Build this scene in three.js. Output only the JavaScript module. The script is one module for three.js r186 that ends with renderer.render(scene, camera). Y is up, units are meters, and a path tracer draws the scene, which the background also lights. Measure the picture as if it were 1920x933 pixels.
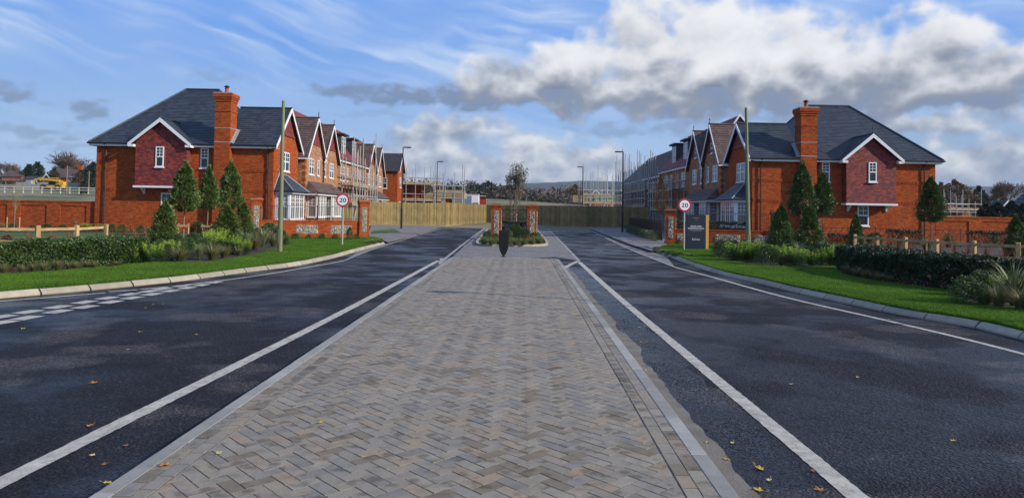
import * as THREE from 'three';
import { mergeGeometries } from 'three/addons/utils/BufferGeometryUtils.js';
import { createNoise2D } from 'simplex-noise';

// ------------------------------------------------------------------ camera
const scene = new THREE.Scene();
const FOC = 1300, EYE = 1.8, CX = 960, CY = 353;            // lens in photograph pixels (1920 wide)
const PITCH = Math.atan(41 / FOC), ROLL = 0.0175;
const camera = new THREE.PerspectiveCamera(2 * Math.atan(466.5 / FOC) * 180 / Math.PI, 1920 / 933, 0.1, 9000);
camera.position.set(0, EYE, 0);
camera.rotation.order = 'YXZ';
camera.rotation.set(PITCH, 0, ROLL);
camera.setViewOffset(1920, 933, 0, 113.5, 1920, 933);
camera.updateMatrixWorld(true);

// ------------------------------------------------------------------ random and noise
function rng(seed) { let s = seed >>> 0; return () => { s = (s + 0x6d2b79f5) | 0; let t = Math.imul(s ^ (s >>> 15), 1 | s); t = (t + Math.imul(t ^ (t >>> 7), 61 | t)) ^ t; return ((t ^ (t >>> 14)) >>> 0) / 4294967296; }; }
const nz = createNoise2D(rng(7)), nz2 = createNoise2D(rng(19));
function fbm(x, y, oct, f = nz) { let s = 0, a = 0.5, n = 0; for (let i = 0; i < oct; i++) { s += a * f(x, y); n += a; x = x * 2.03 + 17.1; y = y * 2.03 - 9.7; a *= 0.5; } return s / n; }
const clamp = (x, a = 0, b = 1) => Math.min(b, Math.max(a, x));
const sstep = (a, b, x) => { const t = clamp((x - a) / (b - a)); return t * t * (3 - 2 * t); };
const mix = (a, b, t) => a + (b - a) * t;

// ------------------------------------------------------------------ sky: blue air with cirrus, cumulus and grey stratus (degrees of azimuth from -z, degrees of elevation)
const SKY_GAIN = 1.0;
const BIG = [[5.27,12.03,3.28,2.90,0.1],[1.76,10.66,3.96,2.29,-0.1],[-1.98,10.16,2.73,1.85,-0.3],[10.46,14.76,2.64,2.86,-0.25],[15.89,14.06,3.87,3.90,0.25],[19.49,11.88,3.33,3.32,0.12],[23.68,12.40,3.14,2.66,0.12],[12.58,10.80,5.46,2.49,-0.05],[27.61,10.46,3.11,2.34,-0.1],[31.61,12.06,3.36,2.93,0.2],[29.65,9.93,4.33,2.22,-0.05],[35.29,9.63,2.64,2.23,0.05],[20.65,10.30,8.49,2.14,-0.1],[2.20,9.46,5.72,1.41,-0.3],[14.24,9.39,9.52,1.54,-0.25],[24.78,8.99,7.27,1.44,-0.2],[32.24,8.27,5.99,1.34,-0.2]];
const LOW = [[-8.53,5.76,2.24,1.31,-0.1],[-4.40,6.66,3.86,1.58,-0.2],[-5.71,3.80,5.45,2.02,0.05],[1.10,4.50,2.91,2.29,0.45],[4.62,3.98,3.28,1.76,0.1],[7.88,3.71,2.59,1.31,0.05],[-1.32,3.01,10.13,1.23,0],[-10.89,2.58,3.83,1.13,0.05],[32.87,3.83,3.26,1.70,0],[35.72,3.52,2.47,2.15,-0.2],[29.65,2.94,3.66,0.92,0],[12.15,2.75,5.90,0.86,0],[27.96,6.59,9.63,1.01,-0.1],[-0.44,2.15,11.46,0.79,-0.1],[21.80,3.80,8.36,1.23,-0.15]];
const DARK = [[-13.20,9.22,3.97,0.64,0.8],[-8.53,9.19,3.66,0.92,1],[-3.96,9.17,3.07,1.14,1],[-35.72,7.21,1.39,0.68,0.75],[-31.93,6.62,1.65,0.82,0.7],[-34.09,4.79,3.93,0.47,0.5],[-32.56,3.88,3.76,0.37,0.4],[-23.30,9.71,2.42,0.49,0.3],[8.32,6.61,3.45,0.70,0.45],[13.41,7.01,2.92,0.69,0.5],[15.89,6.14,2.85,0.51,0.4],[21.80,7.53,7.60,0.49,0.4],[-11.31,7.50,3.39,0.43,0.25]];
function blobs(list, a, e) {
  let sum = 0, wsum = 0, h = 0, side = 0, b = 0;
  for (const [ca, ce, ra, re, bias] of list) {
    const x = (a - ca) / ra, y = (e - ce) / re, q = x * x + y * y;
    const d = 1 - Math.sqrt(q);
    sum += Math.exp(d * 5);
    const w = Math.exp(d * 2.6);
    wsum += w; h += w * y; side += w * x; b += w * bias;
  }
  return wsum ? [Math.log(sum) / 5, h / wsum, side / wsum, b / wsum] : [-1.5, 0, 0, 0];
}
function puffs(x, y) {                                      // rounded billows, 0 to 1
  let s = 0, a = 0.55, n = 0;
  for (let i = 0; i < 5; i++) { s += a * (1 - Math.abs(nz2(x, y))); n += a; x = x * 1.93 + 5.3; y = y * 1.93 - 2.1; a *= 0.5; }
  return s / n;
}
function skyColour(a, e, out) {
  const q = sstep(0, 16, e), up = sstep(12, 70, e);
  let r = mix(0.40, 0.155, q), g = mix(0.58, 0.36, q), b = mix(0.80, 0.85, q);
  r = mix(r, 0.06, up); g = mix(g, 0.19, up); b = mix(b, 0.55, up);
  const inView = a > -46 && a < 46 && e < 24;
  const over = (cr, cg, cb, al) => { r = mix(r, cr, al); g = mix(g, cg, al); b = mix(b, cb, al); };
  // cirrus: long thin streaks that fall to the right
  const ca = a * 0.95 + e * 0.30, ce = e * 0.95 + a * 0.20, oc = inView ? 7 : 4;
  const warp = fbm(a * 0.05, e * 0.08, 3, nz2) * 0.3;
  const c1 = sstep(0.34, 0.85, fbm(ca * 0.03 + warp, ce * 0.30 + warp * 2, oc) * 0.5 + 0.5), c2 = sstep(0.40, 0.9, fbm(ca * 0.09 + 20 - warp, ce * 0.75 + warp * 3, oc, nz2) * 0.5 + 0.5);
  const patch = sstep(-0.5, 0.35, fbm(a * 0.045 + 3.4, e * 0.11 + 1, 3));
  const veil = sstep(-0.6, 0.7, fbm(a * 0.03 + 9, e * 0.14 - 4, 5));
  const where = inView ? mix(0.3, 1, sstep(5, 12, e)) : 0.7, lift = sstep(-14, 8, a) * 0.25;
  over(0.68, 0.79, 0.94, clamp((c1 * 0.46 + c2 * 0.34) * (0.25 + 0.75 * patch) * where + veil * (0.14 + lift) * where));
  if (inView) { const g = sstep(6, 26, a) * sstep(11, 4, e) * (0.55 + 0.3 * fbm(a * 0.06, e * 0.25, 4)); over(0.30, 0.41, 0.57, clamp(g * 0.95)); over(0.62, 0.72, 0.84, 0.35 * sstep(3.2, 0.6, e)); }
  if (inView) {
    let [s, h] = blobs(DARK, a + fbm(a * 0.25, e * 0.5, 4) * 1.6, e + fbm(a * 0.3 + 31, e * 0.7, 5, nz2) * 0.7);
    {                                                       // far cumulus
      const wx = fbm(a * 0.22 + 5, e * 0.26, 5) * 1.6, wy = fbm(a * 0.22 - 8, e * 0.26 + 3, 5, nz2) * 1.1;
      const [s2, h2, sd, bs] = blobs(LOW, a + wx, e + wy);
      const p = puffs(a * 0.16, e * 0.24), d = s2 + (p - 0.62) * 0.8 + 0.12, al = sstep(-0.1, 0.65, d) * 0.95;
      const rel = fbm(a * 0.24 - 0.1, e * 0.36 - 0.14, 5) - fbm(a * 0.24 + 0.1, e * 0.36 + 0.14, 5);
      const L = 1 / (1 + Math.exp(-4.4 * (0.36 + 0.2 * clamp(h2, -1, 1) + 0.08 * clamp(sd, -1, 1) + bs * 0.5 + rel * 0.4 + (p - 0.62) * 0.6 - 0.5)));
      over(mix(0.22, 0.86, L), mix(0.28, 0.88, L), mix(0.40, 0.90, L), al);
    }
    {                                                       // flat grey clouds
      let al = 0, best = 0;
      for (const [ca2, ce2, ra, re, o] of DARK) { const x = (a - ca2) / ra, y = (e - ce2) / re, w = Math.exp(-(x * x + y * y) * 0.9); if (w > best) { best = w; al = o; } }
      const d = s + fbm(a * 0.5 + 2, e * 1.0, 6) * 0.5;
      al *= sstep(-0.25, 0.75, d) * sstep(0, 0.2, best);
      over(0.185 + 0.05 * h, 0.24 + 0.05 * h, 0.35 + 0.05 * h, clamp(al * 0.92));
    }
    {                                                       // the great cumulus bank
      const wx = fbm(a * 0.17 + 15, e * 0.2, 5) * 1.7, wy = fbm(a * 0.17 - 18, e * 0.2 + 3, 5, nz2) * 1.3;
      const [s2, h2, sd, bs] = blobs(BIG, a + wx, e + wy);
      const p = puffs(a * 0.11 + 3, e * 0.15), n1 = fbm(a * 0.3, e * 0.36, 6);
      const d = s2 + (p - 0.62) * 0.75 + n1 * 0.16 + 0.14, al = sstep(-0.05, 0.55, d);
      const rel = fbm(a * 0.11 - 0.07, e * 0.15 - 0.1, 6) - fbm(a * 0.11 + 0.07, e * 0.15 + 0.1, 6);
      const base = sstep(7.2, 13.4, e + wy * 0.7 + n1 * 0.7 + (p - 0.62) * 3);
      const L = 1 / (1 + Math.exp(-4.8 * (0.145 + 0.68 * base + 0.10 * clamp(h2, -1, 1) + 0.07 * clamp(sd, -1, 1) + bs * 0.42 + rel * 0.32 + (p - 0.62) * 0.5 + n1 * 0.07 - 0.5)));
      over(mix(0.15, 0.93, L), mix(0.19, 0.94, L), mix(0.275, 0.955, L), al * 0.97);
    }
  } else {
    const cl = sstep(0.12, 0.55, fbm(a * 0.03 + 2, e * 0.05, 5, nz2)) * sstep(90, 60, e);
    over(0.55, 0.58, 0.64, cl * 0.8);
  }
  out[0] = r; out[1] = g; out[2] = b;
}
{
  const W = 4096, H = 2048, data = new Float32Array(W * H * 4), o = [0, 0, 0], o2 = [0, 0, 0];
  for (let y = 0; y < H; y++) {
    const el = ((y + 0.5) / H - 0.5) * 180, coarse = el > 26 ? 8 : 1;
    for (let x = 0; x < W; x++) {
      const i = (y * W + x) * 4;
      if (el <= 0) { o[0] = 0.16; o[1] = 0.17; o[2] = 0.16; }
      else {
        let az = ((x + 0.5) / W) * 360 - 90; if (az > 180) az -= 360;
        const far = Math.abs(az) > 47 ? 8 : coarse;
        if (x % far === 0 && y % far !== 0 && el > 1) { const k = i - W * 4; o[0] = data[k]; o[1] = data[k + 1]; o[2] = data[k + 2]; }
        else if (x % far === 0) {
          skyColour(az, el, o);
          if (Math.abs(az) > 168) { skyColour(az > 0 ? az - 360 : az + 360, el, o2); const t = 0.5 - (180 - Math.abs(az)) / 24; for (let c = 0; c < 3; c++) o[c] = mix(o[c], o2[c], t); }
        }
      }
      data[i] = o[0] * SKY_GAIN; data[i + 1] = o[1] * SKY_GAIN; data[i + 2] = o[2] * SKY_GAIN; data[i + 3] = 1;
    }
  }
  const t = new THREE.DataTexture(data, W, H, THREE.RGBAFormat, THREE.FloatType);
  t.mapping = THREE.EquirectangularReflectionMapping; t.magFilter = THREE.LinearFilter; t.minFilter = THREE.LinearFilter; t.needsUpdate = true;
  scene.background = t; scene.environment = t;
}

// ------------------------------------------------------------------ sun: low, from the right and a little behind the camera
const SUN_AZ = 21 * Math.PI / 180, SUN_EL = 25 * Math.PI / 180;
const sunDir = new THREE.Vector3(Math.cos(SUN_EL) * Math.cos(SUN_AZ), Math.sin(SUN_EL), Math.cos(SUN_EL) * Math.sin(SUN_AZ));
const sun = new THREE.DirectionalLight(new THREE.Color(1.0, 0.915, 0.79), 5.0);
sun.name = 'sun';
sun.position.copy(sunDir).multiplyScalar(150).add(new THREE.Vector3(0, 0, -40));
sun.target.position.set(0, 0, -40); sun.target.name = 'sun_target';
sun.castShadow = true;
Object.assign(sun.shadow.camera, { left: -110, right: 110, top: 90, bottom: -90, near: 1, far: 400 });
sun.shadow.mapSize.set(4096, 4096); sun.shadow.bias = -0.0004;
scene.add(sun, sun.target);
const renderer = new THREE.WebGLRenderer({ antialias: true });
renderer.toneMapping = THREE.LinearToneMapping;
renderer.toneMappingExposure = 1.0;
renderer.shadowMap.enabled = true;

// ------------------------------------------------------------------ naming
const used = {};
function numbered(n) { const k = used[n] = (used[n] ?? -1) + 1; return k ? n + '_' + String(k).padStart(3, '0') : n; }
function tag(o, label, category, group) { o.userData.label = label; o.userData.category = category; if (group) o.userData.group = group; return o; }
function thing(name, label, category, pos = [0, 0, 0], turn = 0, group) {
  const o = new THREE.Group(); o.name = numbered(name); o.position.set(...pos); o.rotation.y = turn; scene.add(o);
  return tag(o, label, category, group);
}
function part(parent, name, geo, mat, label) {
  const m = new THREE.Mesh(geo, mat); m.name = numbered(name); parent.add(m);
  if (label) m.userData.label = label;
  return m;
}
function pieces(parent, name, mb, mat) {                      // one part for every piece that stands apart
  const n = mb.p.length / 9, up = Array.from({ length: n }, (_, i) => i), find = (i) => { while (up[i] !== i) i = up[i] = up[up[i]]; return i; }, at = new Map();
  for (let t = 0; t < n; t++) for (let k = 0; k < 3; k++) { const i = t * 9 + k * 3, key = Math.round(mb.p[i] * 1000) + ',' + Math.round(mb.p[i + 1] * 1000) + ',' + Math.round(mb.p[i + 2] * 1000); if (at.has(key)) up[find(t)] = find(at.get(key)); else at.set(key, t); }
  const sets = new Map(); for (let t = 0; t < n; t++) { const f = find(t); if (!sets.has(f)) sets.set(f, []); sets.get(f).push(t); }
  let first; for (const ts of sets.values()) { const m = new MB(); m.any = mb.any; for (const t of ts) { m.p.push(...mb.p.slice(t * 9, t * 9 + 9)); m.n.push(...mb.n.slice(t * 9, t * 9 + 9)); m.c.push(...mb.c.slice(t * 9, t * 9 + 9)); m.uv.push(...mb.uv.slice(t * 6, t * 6 + 6)); } const o = part(parent, name, m.geo(), mat); first ??= o; }
  return first;
}
function struct(name, geo, mat) { const m = new THREE.Mesh(geo, mat); m.name = name; m.userData.kind = 'structure'; scene.add(m); return m; }
function stuff(parent, name, geo, mat, label, category) { const m = new THREE.Mesh(geo, mat); m.name = numbered(name); m.userData.kind = 'stuff'; parent.add(m); if (label) tag(m, label, category); return m; }
function copy(o, pos, turn, scale, label, group) {
  const c = o.clone(); c.name = numbered(o.name.replace(/_\d{3}$/, '')); c.position.set(...pos); c.rotation.y = turn;
  if (scale) c.scale.set(...[].concat(scale).length === 1 ? [scale, scale, scale] : scale);
  c.userData = { ...o.userData, label: label ?? o.userData.label, group: group ?? o.userData.group }; scene.add(c); return c;
}

// ------------------------------------------------------------------ from photograph pixels (1920 x 933) to places in the world
const mw = camera.matrixWorld, dv = new THREE.Vector3();
function ray(u, v) { return dv.set((u - CX) / FOC, (CY - v) / FOC, -1).transformDirection(mw); }
function G(u, v, y = 0) { ray(u, v); const t = (y - EYE) / dv.y; return [dv.x * t, dv.z * t]; }            // [x, z] on the level y
function P(u, v, d) { ray(u, v); const t = -d / dv.z; return [dv.x * t, EYE + dv.y * t, -d]; }             // the point d metres ahead
const X = (u, d) => P(u, 394, d)[0];

// ------------------------------------------------------------------ mesh builder: flat faces, uv in metres along each face
class MB {
  constructor(mirror = 1) { this.p = []; this.n = []; this.uv = []; this.c = []; this.m = mirror; this.any = false; }
  poly(pts, col, uvs) {
    if (this.m < 0) { pts = pts.map(([x, y, z]) => [-x, y, z]).reverse(); if (uvs) uvs = [...uvs].reverse(); }
    let nx = 0, ny = 0, nn = 0;
    for (let i = 0; i < pts.length; i++) { const a = pts[i], b = pts[(i + 1) % pts.length]; nx += (a[1] - b[1]) * (a[2] + b[2]); ny += (a[2] - b[2]) * (a[0] + b[0]); nn += (a[0] - b[0]) * (a[1] + b[1]); }
    const l = Math.hypot(nx, ny, nn) || 1; nx /= l; ny /= l; nn /= l;
    if (!uvs) {
      if (Math.abs(ny) > 0.95) uvs = pts.map((p) => [p[0], -p[2]]);
      else { const h = Math.hypot(nx, nn), tx = nn / h, tz = -nx / h, bx = ny * tz, by = nn * tx - nx * tz, bz = -ny * tx; uvs = pts.map((p) => [p[0] * tx + p[2] * tz, p[0] * bx + p[1] * by + p[2] * bz]); }
    }
    for (let i = 1; i + 1 < pts.length; i++) for (const k of [0, i, i + 1]) {
      this.p.push(...pts[k]); this.n.push(nx, ny, nn); this.uv.push(...uvs[k]);
      if (col) { this.c.push(...col); this.any = true; } else this.c.push(1, 1, 1);
    }
    return this;
  }
  box(x0, x1, y0, y1, z0, z1, col, skip = '') {
    const q = (f, ...p) => { if (!skip.includes(f)) this.poly(p, col); };
    q('f', [x0, y0, z1], [x1, y0, z1], [x1, y1, z1], [x0, y1, z1]);
    q('b', [x1, y0, z0], [x0, y0, z0], [x0, y1, z0], [x1, y1, z0]);
    q('r', [x1, y0, z1], [x1, y0, z0], [x1, y1, z0], [x1, y1, z1]);
    q('l', [x0, y0, z0], [x0, y0, z1], [x0, y1, z1], [x0, y1, z0]);
    q('t', [x0, y1, z1], [x1, y1, z1], [x1, y1, z0], [x0, y1, z0]);
    q('u', [x0, y0, z0], [x1, y0, z0], [x1, y0, z1], [x0, y0, z1]);
    return this;
  }
  // a box along a - b (level or sloping), w wide sideways and h high, standing on the line (up = 0) or centred on it
  beam(a, b, w, h, col, up = 0.5) {
    const dx = b[0] - a[0], dz = b[2] - a[2], l = Math.hypot(dx, dz) || 1e-6, sx = -dz / l * w / 2, sz = dx / l * w / 2, lo = -h * up, hi = h * (1 - up);
    const c = (p, s, y) => [p[0] + sx * s, p[1] + y, p[2] + sz * s];
    const A = [c(a, 1, lo), c(a, -1, lo), c(a, -1, hi), c(a, 1, hi)], B = [c(b, 1, lo), c(b, -1, lo), c(b, -1, hi), c(b, 1, hi)];
    this.poly([A[3], A[2], A[1], A[0]].reverse(), col); this.poly([B[3], B[2], B[1], B[0]], col);
    for (let i = 0; i < 4; i++) { const j = (i + 1) % 4; this.poly([A[j], A[i], B[i], B[j]].reverse(), col); }
    return this;
  }
  // round bar
  bar(a, b, r0, r1 = r0, n = 6, col, caps = true) {
    const A = new THREE.Vector3(...a), B = new THREE.Vector3(...b), d = B.clone().sub(A).normalize(), s = Math.abs(d.y) < 0.9 ? new THREE.Vector3(0, 1, 0) : new THREE.Vector3(1, 0, 0);
    const e1 = s.cross(d).normalize(), e2 = d.clone().cross(e1), ra = [], rb = [];
    for (let i = 0; i < n; i++) { const t = i / n * 2 * Math.PI, c = Math.cos(t), q = Math.sin(t); ra.push([A.x + (e1.x * c + e2.x * q) * r0, A.y + (e1.y * c + e2.y * q) * r0, A.z + (e1.z * c + e2.z * q) * r0]); rb.push([B.x + (e1.x * c + e2.x * q) * r1, B.y + (e1.y * c + e2.y * q) * r1, B.z + (e1.z * c + e2.z * q) * r1]); }
    const L = A.distanceTo(B);
    for (let i = 0; i < n; i++) { const j = (i + 1) % n, u0 = i / n * 6.28 * r0, u1 = (i + 1) / n * 6.28 * r0; this.poly([ra[i], ra[j], rb[j], rb[i]], col, [[u0, 0], [u1, 0], [u1, L], [u0, L]]); }
    if (caps) { this.poly([...ra].reverse(), col); this.poly(rb, col); }
    return this;
  }
  // any convex flat face laid in overlapping courses, each course tilted so its foot stands proud
  courses(pts, expo, lift, col) {
    const v = pts.map((p) => new THREE.Vector3(...p)), n = new THREE.Vector3();
    for (let i = 0; i < v.length; i++) { const a = v[i], b = v[(i + 1) % v.length]; n.x += (a.y - b.y) * (a.z + b.z); n.y += (a.z - b.z) * (a.x + b.x); n.z += (a.x - b.x) * (a.y + b.y); }
    n.normalize();
    const t = new THREE.Vector3(n.z, 0, -n.x).normalize(), bt = n.clone().cross(t), o = v[0];
    const two = v.map((p) => { const q = p.clone().sub(o); return [q.dot(t), q.dot(bt)]; });
    const lo = Math.min(...two.map((q) => q[1])), hi = Math.max(...two.map((q) => q[1]));
    const clip = (poly, y, keepAbove) => { const out = []; for (let i = 0; i < poly.length; i++) { const a = poly[i], b = poly[(i + 1) % poly.length], ia = keepAbove ? a[1] >= y : a[1] <= y, ib = keepAbove ? b[1] >= y : b[1] <= y; if (ia) out.push(a); if (ia !== ib) { const k = (y - a[1]) / (b[1] - a[1]); out.push([a[0] + (b[0] - a[0]) * k, y]); } } return out; };
    const cnt = Math.max(1, Math.round((hi - lo) / expo)), st = (hi - lo) / cnt;
    const back = (q, l) => [o.x + t.x * q[0] + bt.x * q[1] + n.x * l, o.y + t.y * q[0] + bt.y * q[1] + n.y * l, o.z + t.z * q[0] + bt.z * q[1] + n.z * l];
    for (let k = 0; k < cnt; k++) {
      const y0 = lo + k * st, y1 = y0 + st, band = clip(clip(two, y0, true), y1, false);
      if (band.length < 3) continue;
      const wv = o.x * t.x + o.z * t.z, hv = o.x * bt.x + o.y * bt.y + o.z * bt.z;
      const cc = col ? (typeof col === 'function' ? col(k) : col) : undefined;
      this.poly(band.map((q) => back(q, lift * (1 - (q[1] - y0) / st) + 0.002)), cc, band.map((q) => [q[0] + wv, q[1] + hv]));
      const foot = band.filter((q) => Math.abs(q[1] - y0) < 1e-6).sort((a, b) => a[0] - b[0]);
      if (foot.length >= 2) { const a = foot[0], b = foot[foot.length - 1]; this.poly([back(a, 0), back(b, 0), back(b, lift + 0.002), back(a, lift + 0.002)], cc); }
    }
    return this;
  }
  geo() {
    const g = new THREE.BufferGeometry();
    g.setAttribute('position', new THREE.Float32BufferAttribute(this.p, 3));
    g.setAttribute('normal', new THREE.Float32BufferAttribute(this.n, 3));
    g.setAttribute('uv', new THREE.Float32BufferAttribute(this.uv, 2));
    if (this.any) g.setAttribute('color', new THREE.Float32BufferAttribute(this.c, 3));
    return g;
  }
  get empty() { return !this.p.length; }
}

// ------------------------------------------------------------------ textures
const enc = (x) => { x = clamp(x); return Math.round(255 * (x <= 0.0031308 ? x * 12.92 : 1.055 * Math.pow(x, 1 / 2.4) - 0.055)); };
function tex(w, h, srgb, fn, metresX = 1, metresY = metresX) {
  const d = new Uint8Array(w * h * 4);
  for (let y = 0; y < h; y++) for (let x = 0; x < w; x++) { const c = fn(x, y), i = (y * w + x) * 4; for (let k = 0; k < 3; k++) d[i + k] = srgb ? enc(c.length ? c[k] : c) : Math.round(255 * clamp(c.length ? c[k] : c)); d[i + 3] = 255; }
  const t = new THREE.DataTexture(d, w, h); t.wrapS = t.wrapT = THREE.RepeatWrapping; t.magFilter = THREE.LinearFilter; t.minFilter = THREE.LinearMipmapLinearFilter; t.generateMipmaps = true; t.flipY = false;
  if (srgb) t.colorSpace = THREE.SRGBColorSpace; t.repeat.set(1 / metresX, 1 / metresY); t.needsUpdate = true; return t;
}
// noise that tiles over n cells
function tileNoise(seed) {
  const r = rng(seed), perm = Array.from({ length: 4096 }, () => r());
  const at = (x, y, n) => perm[(((x % n + n) % n) * 61 + ((y % n + n) % n) * 997 + n * 13) & 4095];
  return (x, y, n) => { const ix = Math.floor(x), iy = Math.floor(y), fx = x - ix, fy = y - iy, s = fx * fx * (3 - 2 * fx), t = fy * fy * (3 - 2 * fy); return mix(mix(at(ix, iy, n), at(ix + 1, iy, n), s), mix(at(ix, iy + 1, n), at(ix + 1, iy + 1, n), s), t); };
}
function tfbm(f, u, v, n, oct) { let s = 0, a = 0.5, t = 0; for (let i = 0; i < oct; i++) { s += a * f(u * n, v * n, n); t += a; n *= 2; a *= 0.5; } return s / t; }
const tn = tileNoise(3), tn2 = tileNoise(5);
const std = (o) => new THREE.MeshStandardMaterial({ roughness: 0.9, ...o });
const lin = (r, g, b) => new THREE.Color().setRGB(r, g, b);

function brick(seed, tones, mortar) {                        // stretcher courses, 225 x 75 mm, 3.6 m x 3.6 m; returns colour and height
  const N = 1024, r = rng(seed), id = [];
  for (let k = 0; k < 48; k++) { id.push([]); for (let j = 0; j < 24; j++) id[k].push([tones[Math.floor(r() * tones.length)], 0.88 + 0.24 * r()]); }
  const at = (x, y) => {
    const row = y / N * 48, k = Math.floor(row), fy = row - k, fl = k % 2;                // Flemish bond: headers and stretchers in turn
    const px = x / N * 3.6 + (fl ? 0.169 : 0), per = 0.3375, j = Math.floor(px / per), q = px - j * per, str = q < 0.225, fx = str ? q : q - 0.225, w = str ? 0.225 : 0.1125;
    const joint = fy < 0.12 || fx < 0.010;
    const b = id[k][((j * 2 + (str ? 0 : 1)) % 22 + 22) % 22];
    return [joint, b, str];
  };
  const color = tex(N, N, true, (x, y) => {
    const [j, b] = at(x, y), n = 0.85 + 0.3 * tfbm(tn, x / N, y / N, 64, 2), m = 0.96 + 0.14 * (tfbm(tn2, x / N, y / N, 5, 3) - 0.5) * 2;
    return j ? mortar.map((c) => c * n) : b[0].map((c) => c * b[1] * n * m);
  }, 3.6);
  const bump = tex(N, N, false, (x, y) => (at(x, y)[0] ? 0.1 : 0.75 + 0.25 * tfbm(tn, x / N, y / N, 128, 2)), 3.6);
  return new THREE.MeshPhysicalMaterial({ map: color, bumpMap: bump, bumpScale: 0.006, roughness: 0.95, specularIntensity: 0.4 });
}
const M = {};
M.brick = brick(11, [[0.375, 0.072, 0.015], [0.31, 0.056, 0.013], [0.42, 0.092, 0.020], [0.28, 0.050, 0.014], [0.35, 0.076, 0.018]], [0.27, 0.09, 0.035]);
M.buff = brick(12, [[0.40, 0.19, 0.085], [0.32, 0.13, 0.06], [0.24, 0.10, 0.055], [0.44, 0.24, 0.12], [0.30, 0.11, 0.05]], [0.42, 0.33, 0.24]);
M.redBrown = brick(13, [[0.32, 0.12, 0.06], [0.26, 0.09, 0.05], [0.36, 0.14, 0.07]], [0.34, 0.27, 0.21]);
// slates and tiles: tone from piece to piece, the courses are geometry
function slated(seed, tones, wide, tall, rough) {
  const N = 512, nx = Math.round(4.8 / wide), ny = Math.round(4.8 / tall), r = rng(seed), id = Array.from({ length: nx * ny }, () => [tones[Math.floor(r() * tones.length)], 0.8 + 0.4 * r()]);
  return std({ map: tex(N, N, true, (x, y) => { const k = Math.floor(y / N * ny), q = x / N * nx + (k % 2) * 0.5, j = Math.floor(q) % nx, b = id[k * nx + j], n = 0.85 + 0.3 * tfbm(tn, x / N, y / N, 64, 2); return b[0].map((c) => c * b[1] * n * (q - Math.floor(q) < 0.05 ? 0.6 : 1)); }, nx * wide, ny * tall), roughness: rough });
}
M.slate = slated(21, [[0.036, 0.045, 0.058], [0.030, 0.038, 0.050], [0.042, 0.052, 0.066]], 0.3, 0.2, 0.55);
M.brownTile = slated(22, [[0.115, 0.072, 0.060], [0.095, 0.058, 0.050], [0.13, 0.085, 0.07]], 0.3, 0.3, 0.75);
M.redTile = slated(23, [[0.22, 0.045, 0.048], [0.18, 0.036, 0.042], [0.25, 0.055, 0.05]], 0.3, 0.3, 0.7);
M.hungTile = slated(24, [[0.24, 0.034, 0.022], [0.19, 0.028, 0.022], [0.12, 0.02, 0.024], [0.28, 0.048, 0.026], [0.14, 0.024, 0.03]], 0.165, 0.1, 0.75);
M.greyTile = slated(25, [[0.05, 0.05, 0.055], [0.04, 0.04, 0.046]], 0.3, 0.3, 0.7);
const grain = tex(256, 256, false, (x, y) => 0.3 + 0.5 * tfbm(tn, x / 256, y / 256, 16, 4), 0.6);
M.white = std({ color: lin(0.78, 0.79, 0.80), roughness: 0.45 });
M.black = std({ color: lin(0.012, 0.012, 0.014), roughness: 0.45 });
M.lead = std({ color: lin(0.30, 0.32, 0.34), roughness: 0.6 });
M.dark = std({ color: lin(0.02, 0.021, 0.024), roughness: 0.8 });
M.glass = new THREE.MeshPhysicalMaterial({ color: lin(0.018, 0.022, 0.028), roughness: 0.04, ior: 1.52 });
M.curtain = new THREE.MeshPhysicalMaterial({ color: lin(0.20, 0.20, 0.19), roughness: 0.25, clearcoat: 1, clearcoatRoughness: 0.03 });
M.terracotta = std({ color: lin(0.35, 0.09, 0.04), roughness: 0.8 });
M.pole = std({ color: lin(0.17, 0.19, 0.10), roughness: 0.6, bumpMap: grain, bumpScale: 0.002 });
M.steel = std({ color: lin(0.42, 0.43, 0.43), roughness: 0.45, metalness: 0.6 });
M.galv = std({ color: lin(0.36, 0.37, 0.36), roughness: 0.6, metalness: 0.3 });
M.boards = std({ map: tex(256, 256, true, (x, y) => { const k = Math.floor(x / 32), n = tfbm(tn, x / 256, y / 1024, 32, 3), t = 0.8 + 0.4 * tn(k + 0.5, 3.5, 8); return [0.30 * t * (0.7 + 0.6 * n), 0.215 * t * (0.7 + 0.6 * n), 0.12 * t * (0.7 + 0.6 * n)]; }, 1.6), roughness: 0.9 });
M.timber = std({ map: tex(256, 256, true, (x, y) => { const n = tfbm(tn, x / 256, y / 256, 4, 5), s = tfbm(tn2, x / 1024, y / 256, 32, 3), t = (0.6 + 0.8 * n) * (0.7 + 0.6 * s); return [0.44 * t, 0.30 * t, 0.135 * t]; }, 0.8), roughness: 0.85, vertexColors: true, bumpMap: grain, bumpScale: 0.003 });
M.fenceWood = std({ map: tex(512, 512, true, (x, y) => { const n = tfbm(tn, x / 512, y / 512, 6, 4), s = tfbm(tn2, x / 512, y / 2048, 64, 3), t = (0.65 + 0.7 * n) * (0.7 + 0.6 * s); return [0.285 * t, 0.215 * t, 0.088 * t]; }, 2), roughness: 0.9, vertexColors: true });
M.leaf = std({ color: lin(1, 1, 1), roughness: 0.6, vertexColors: true, side: THREE.DoubleSide });
M.leafGloss = std({ color: lin(1.15, 1, 0.75), roughness: 0.45, vertexColors: true, side: THREE.DoubleSide });
M.bark = std({ map: tex(128, 256, true, (x, y) => { const n = tfbm(tn, x / 128, y / 256, 8, 4); return [0.20 * (0.5 + n), 0.155 * (0.5 + n), 0.105 * (0.5 + n)]; }, 0.4), roughness: 0.95 });
M.twig = std({ color: lin(0.15, 0.105, 0.078), roughness: 0.95, vertexColors: true });
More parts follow.
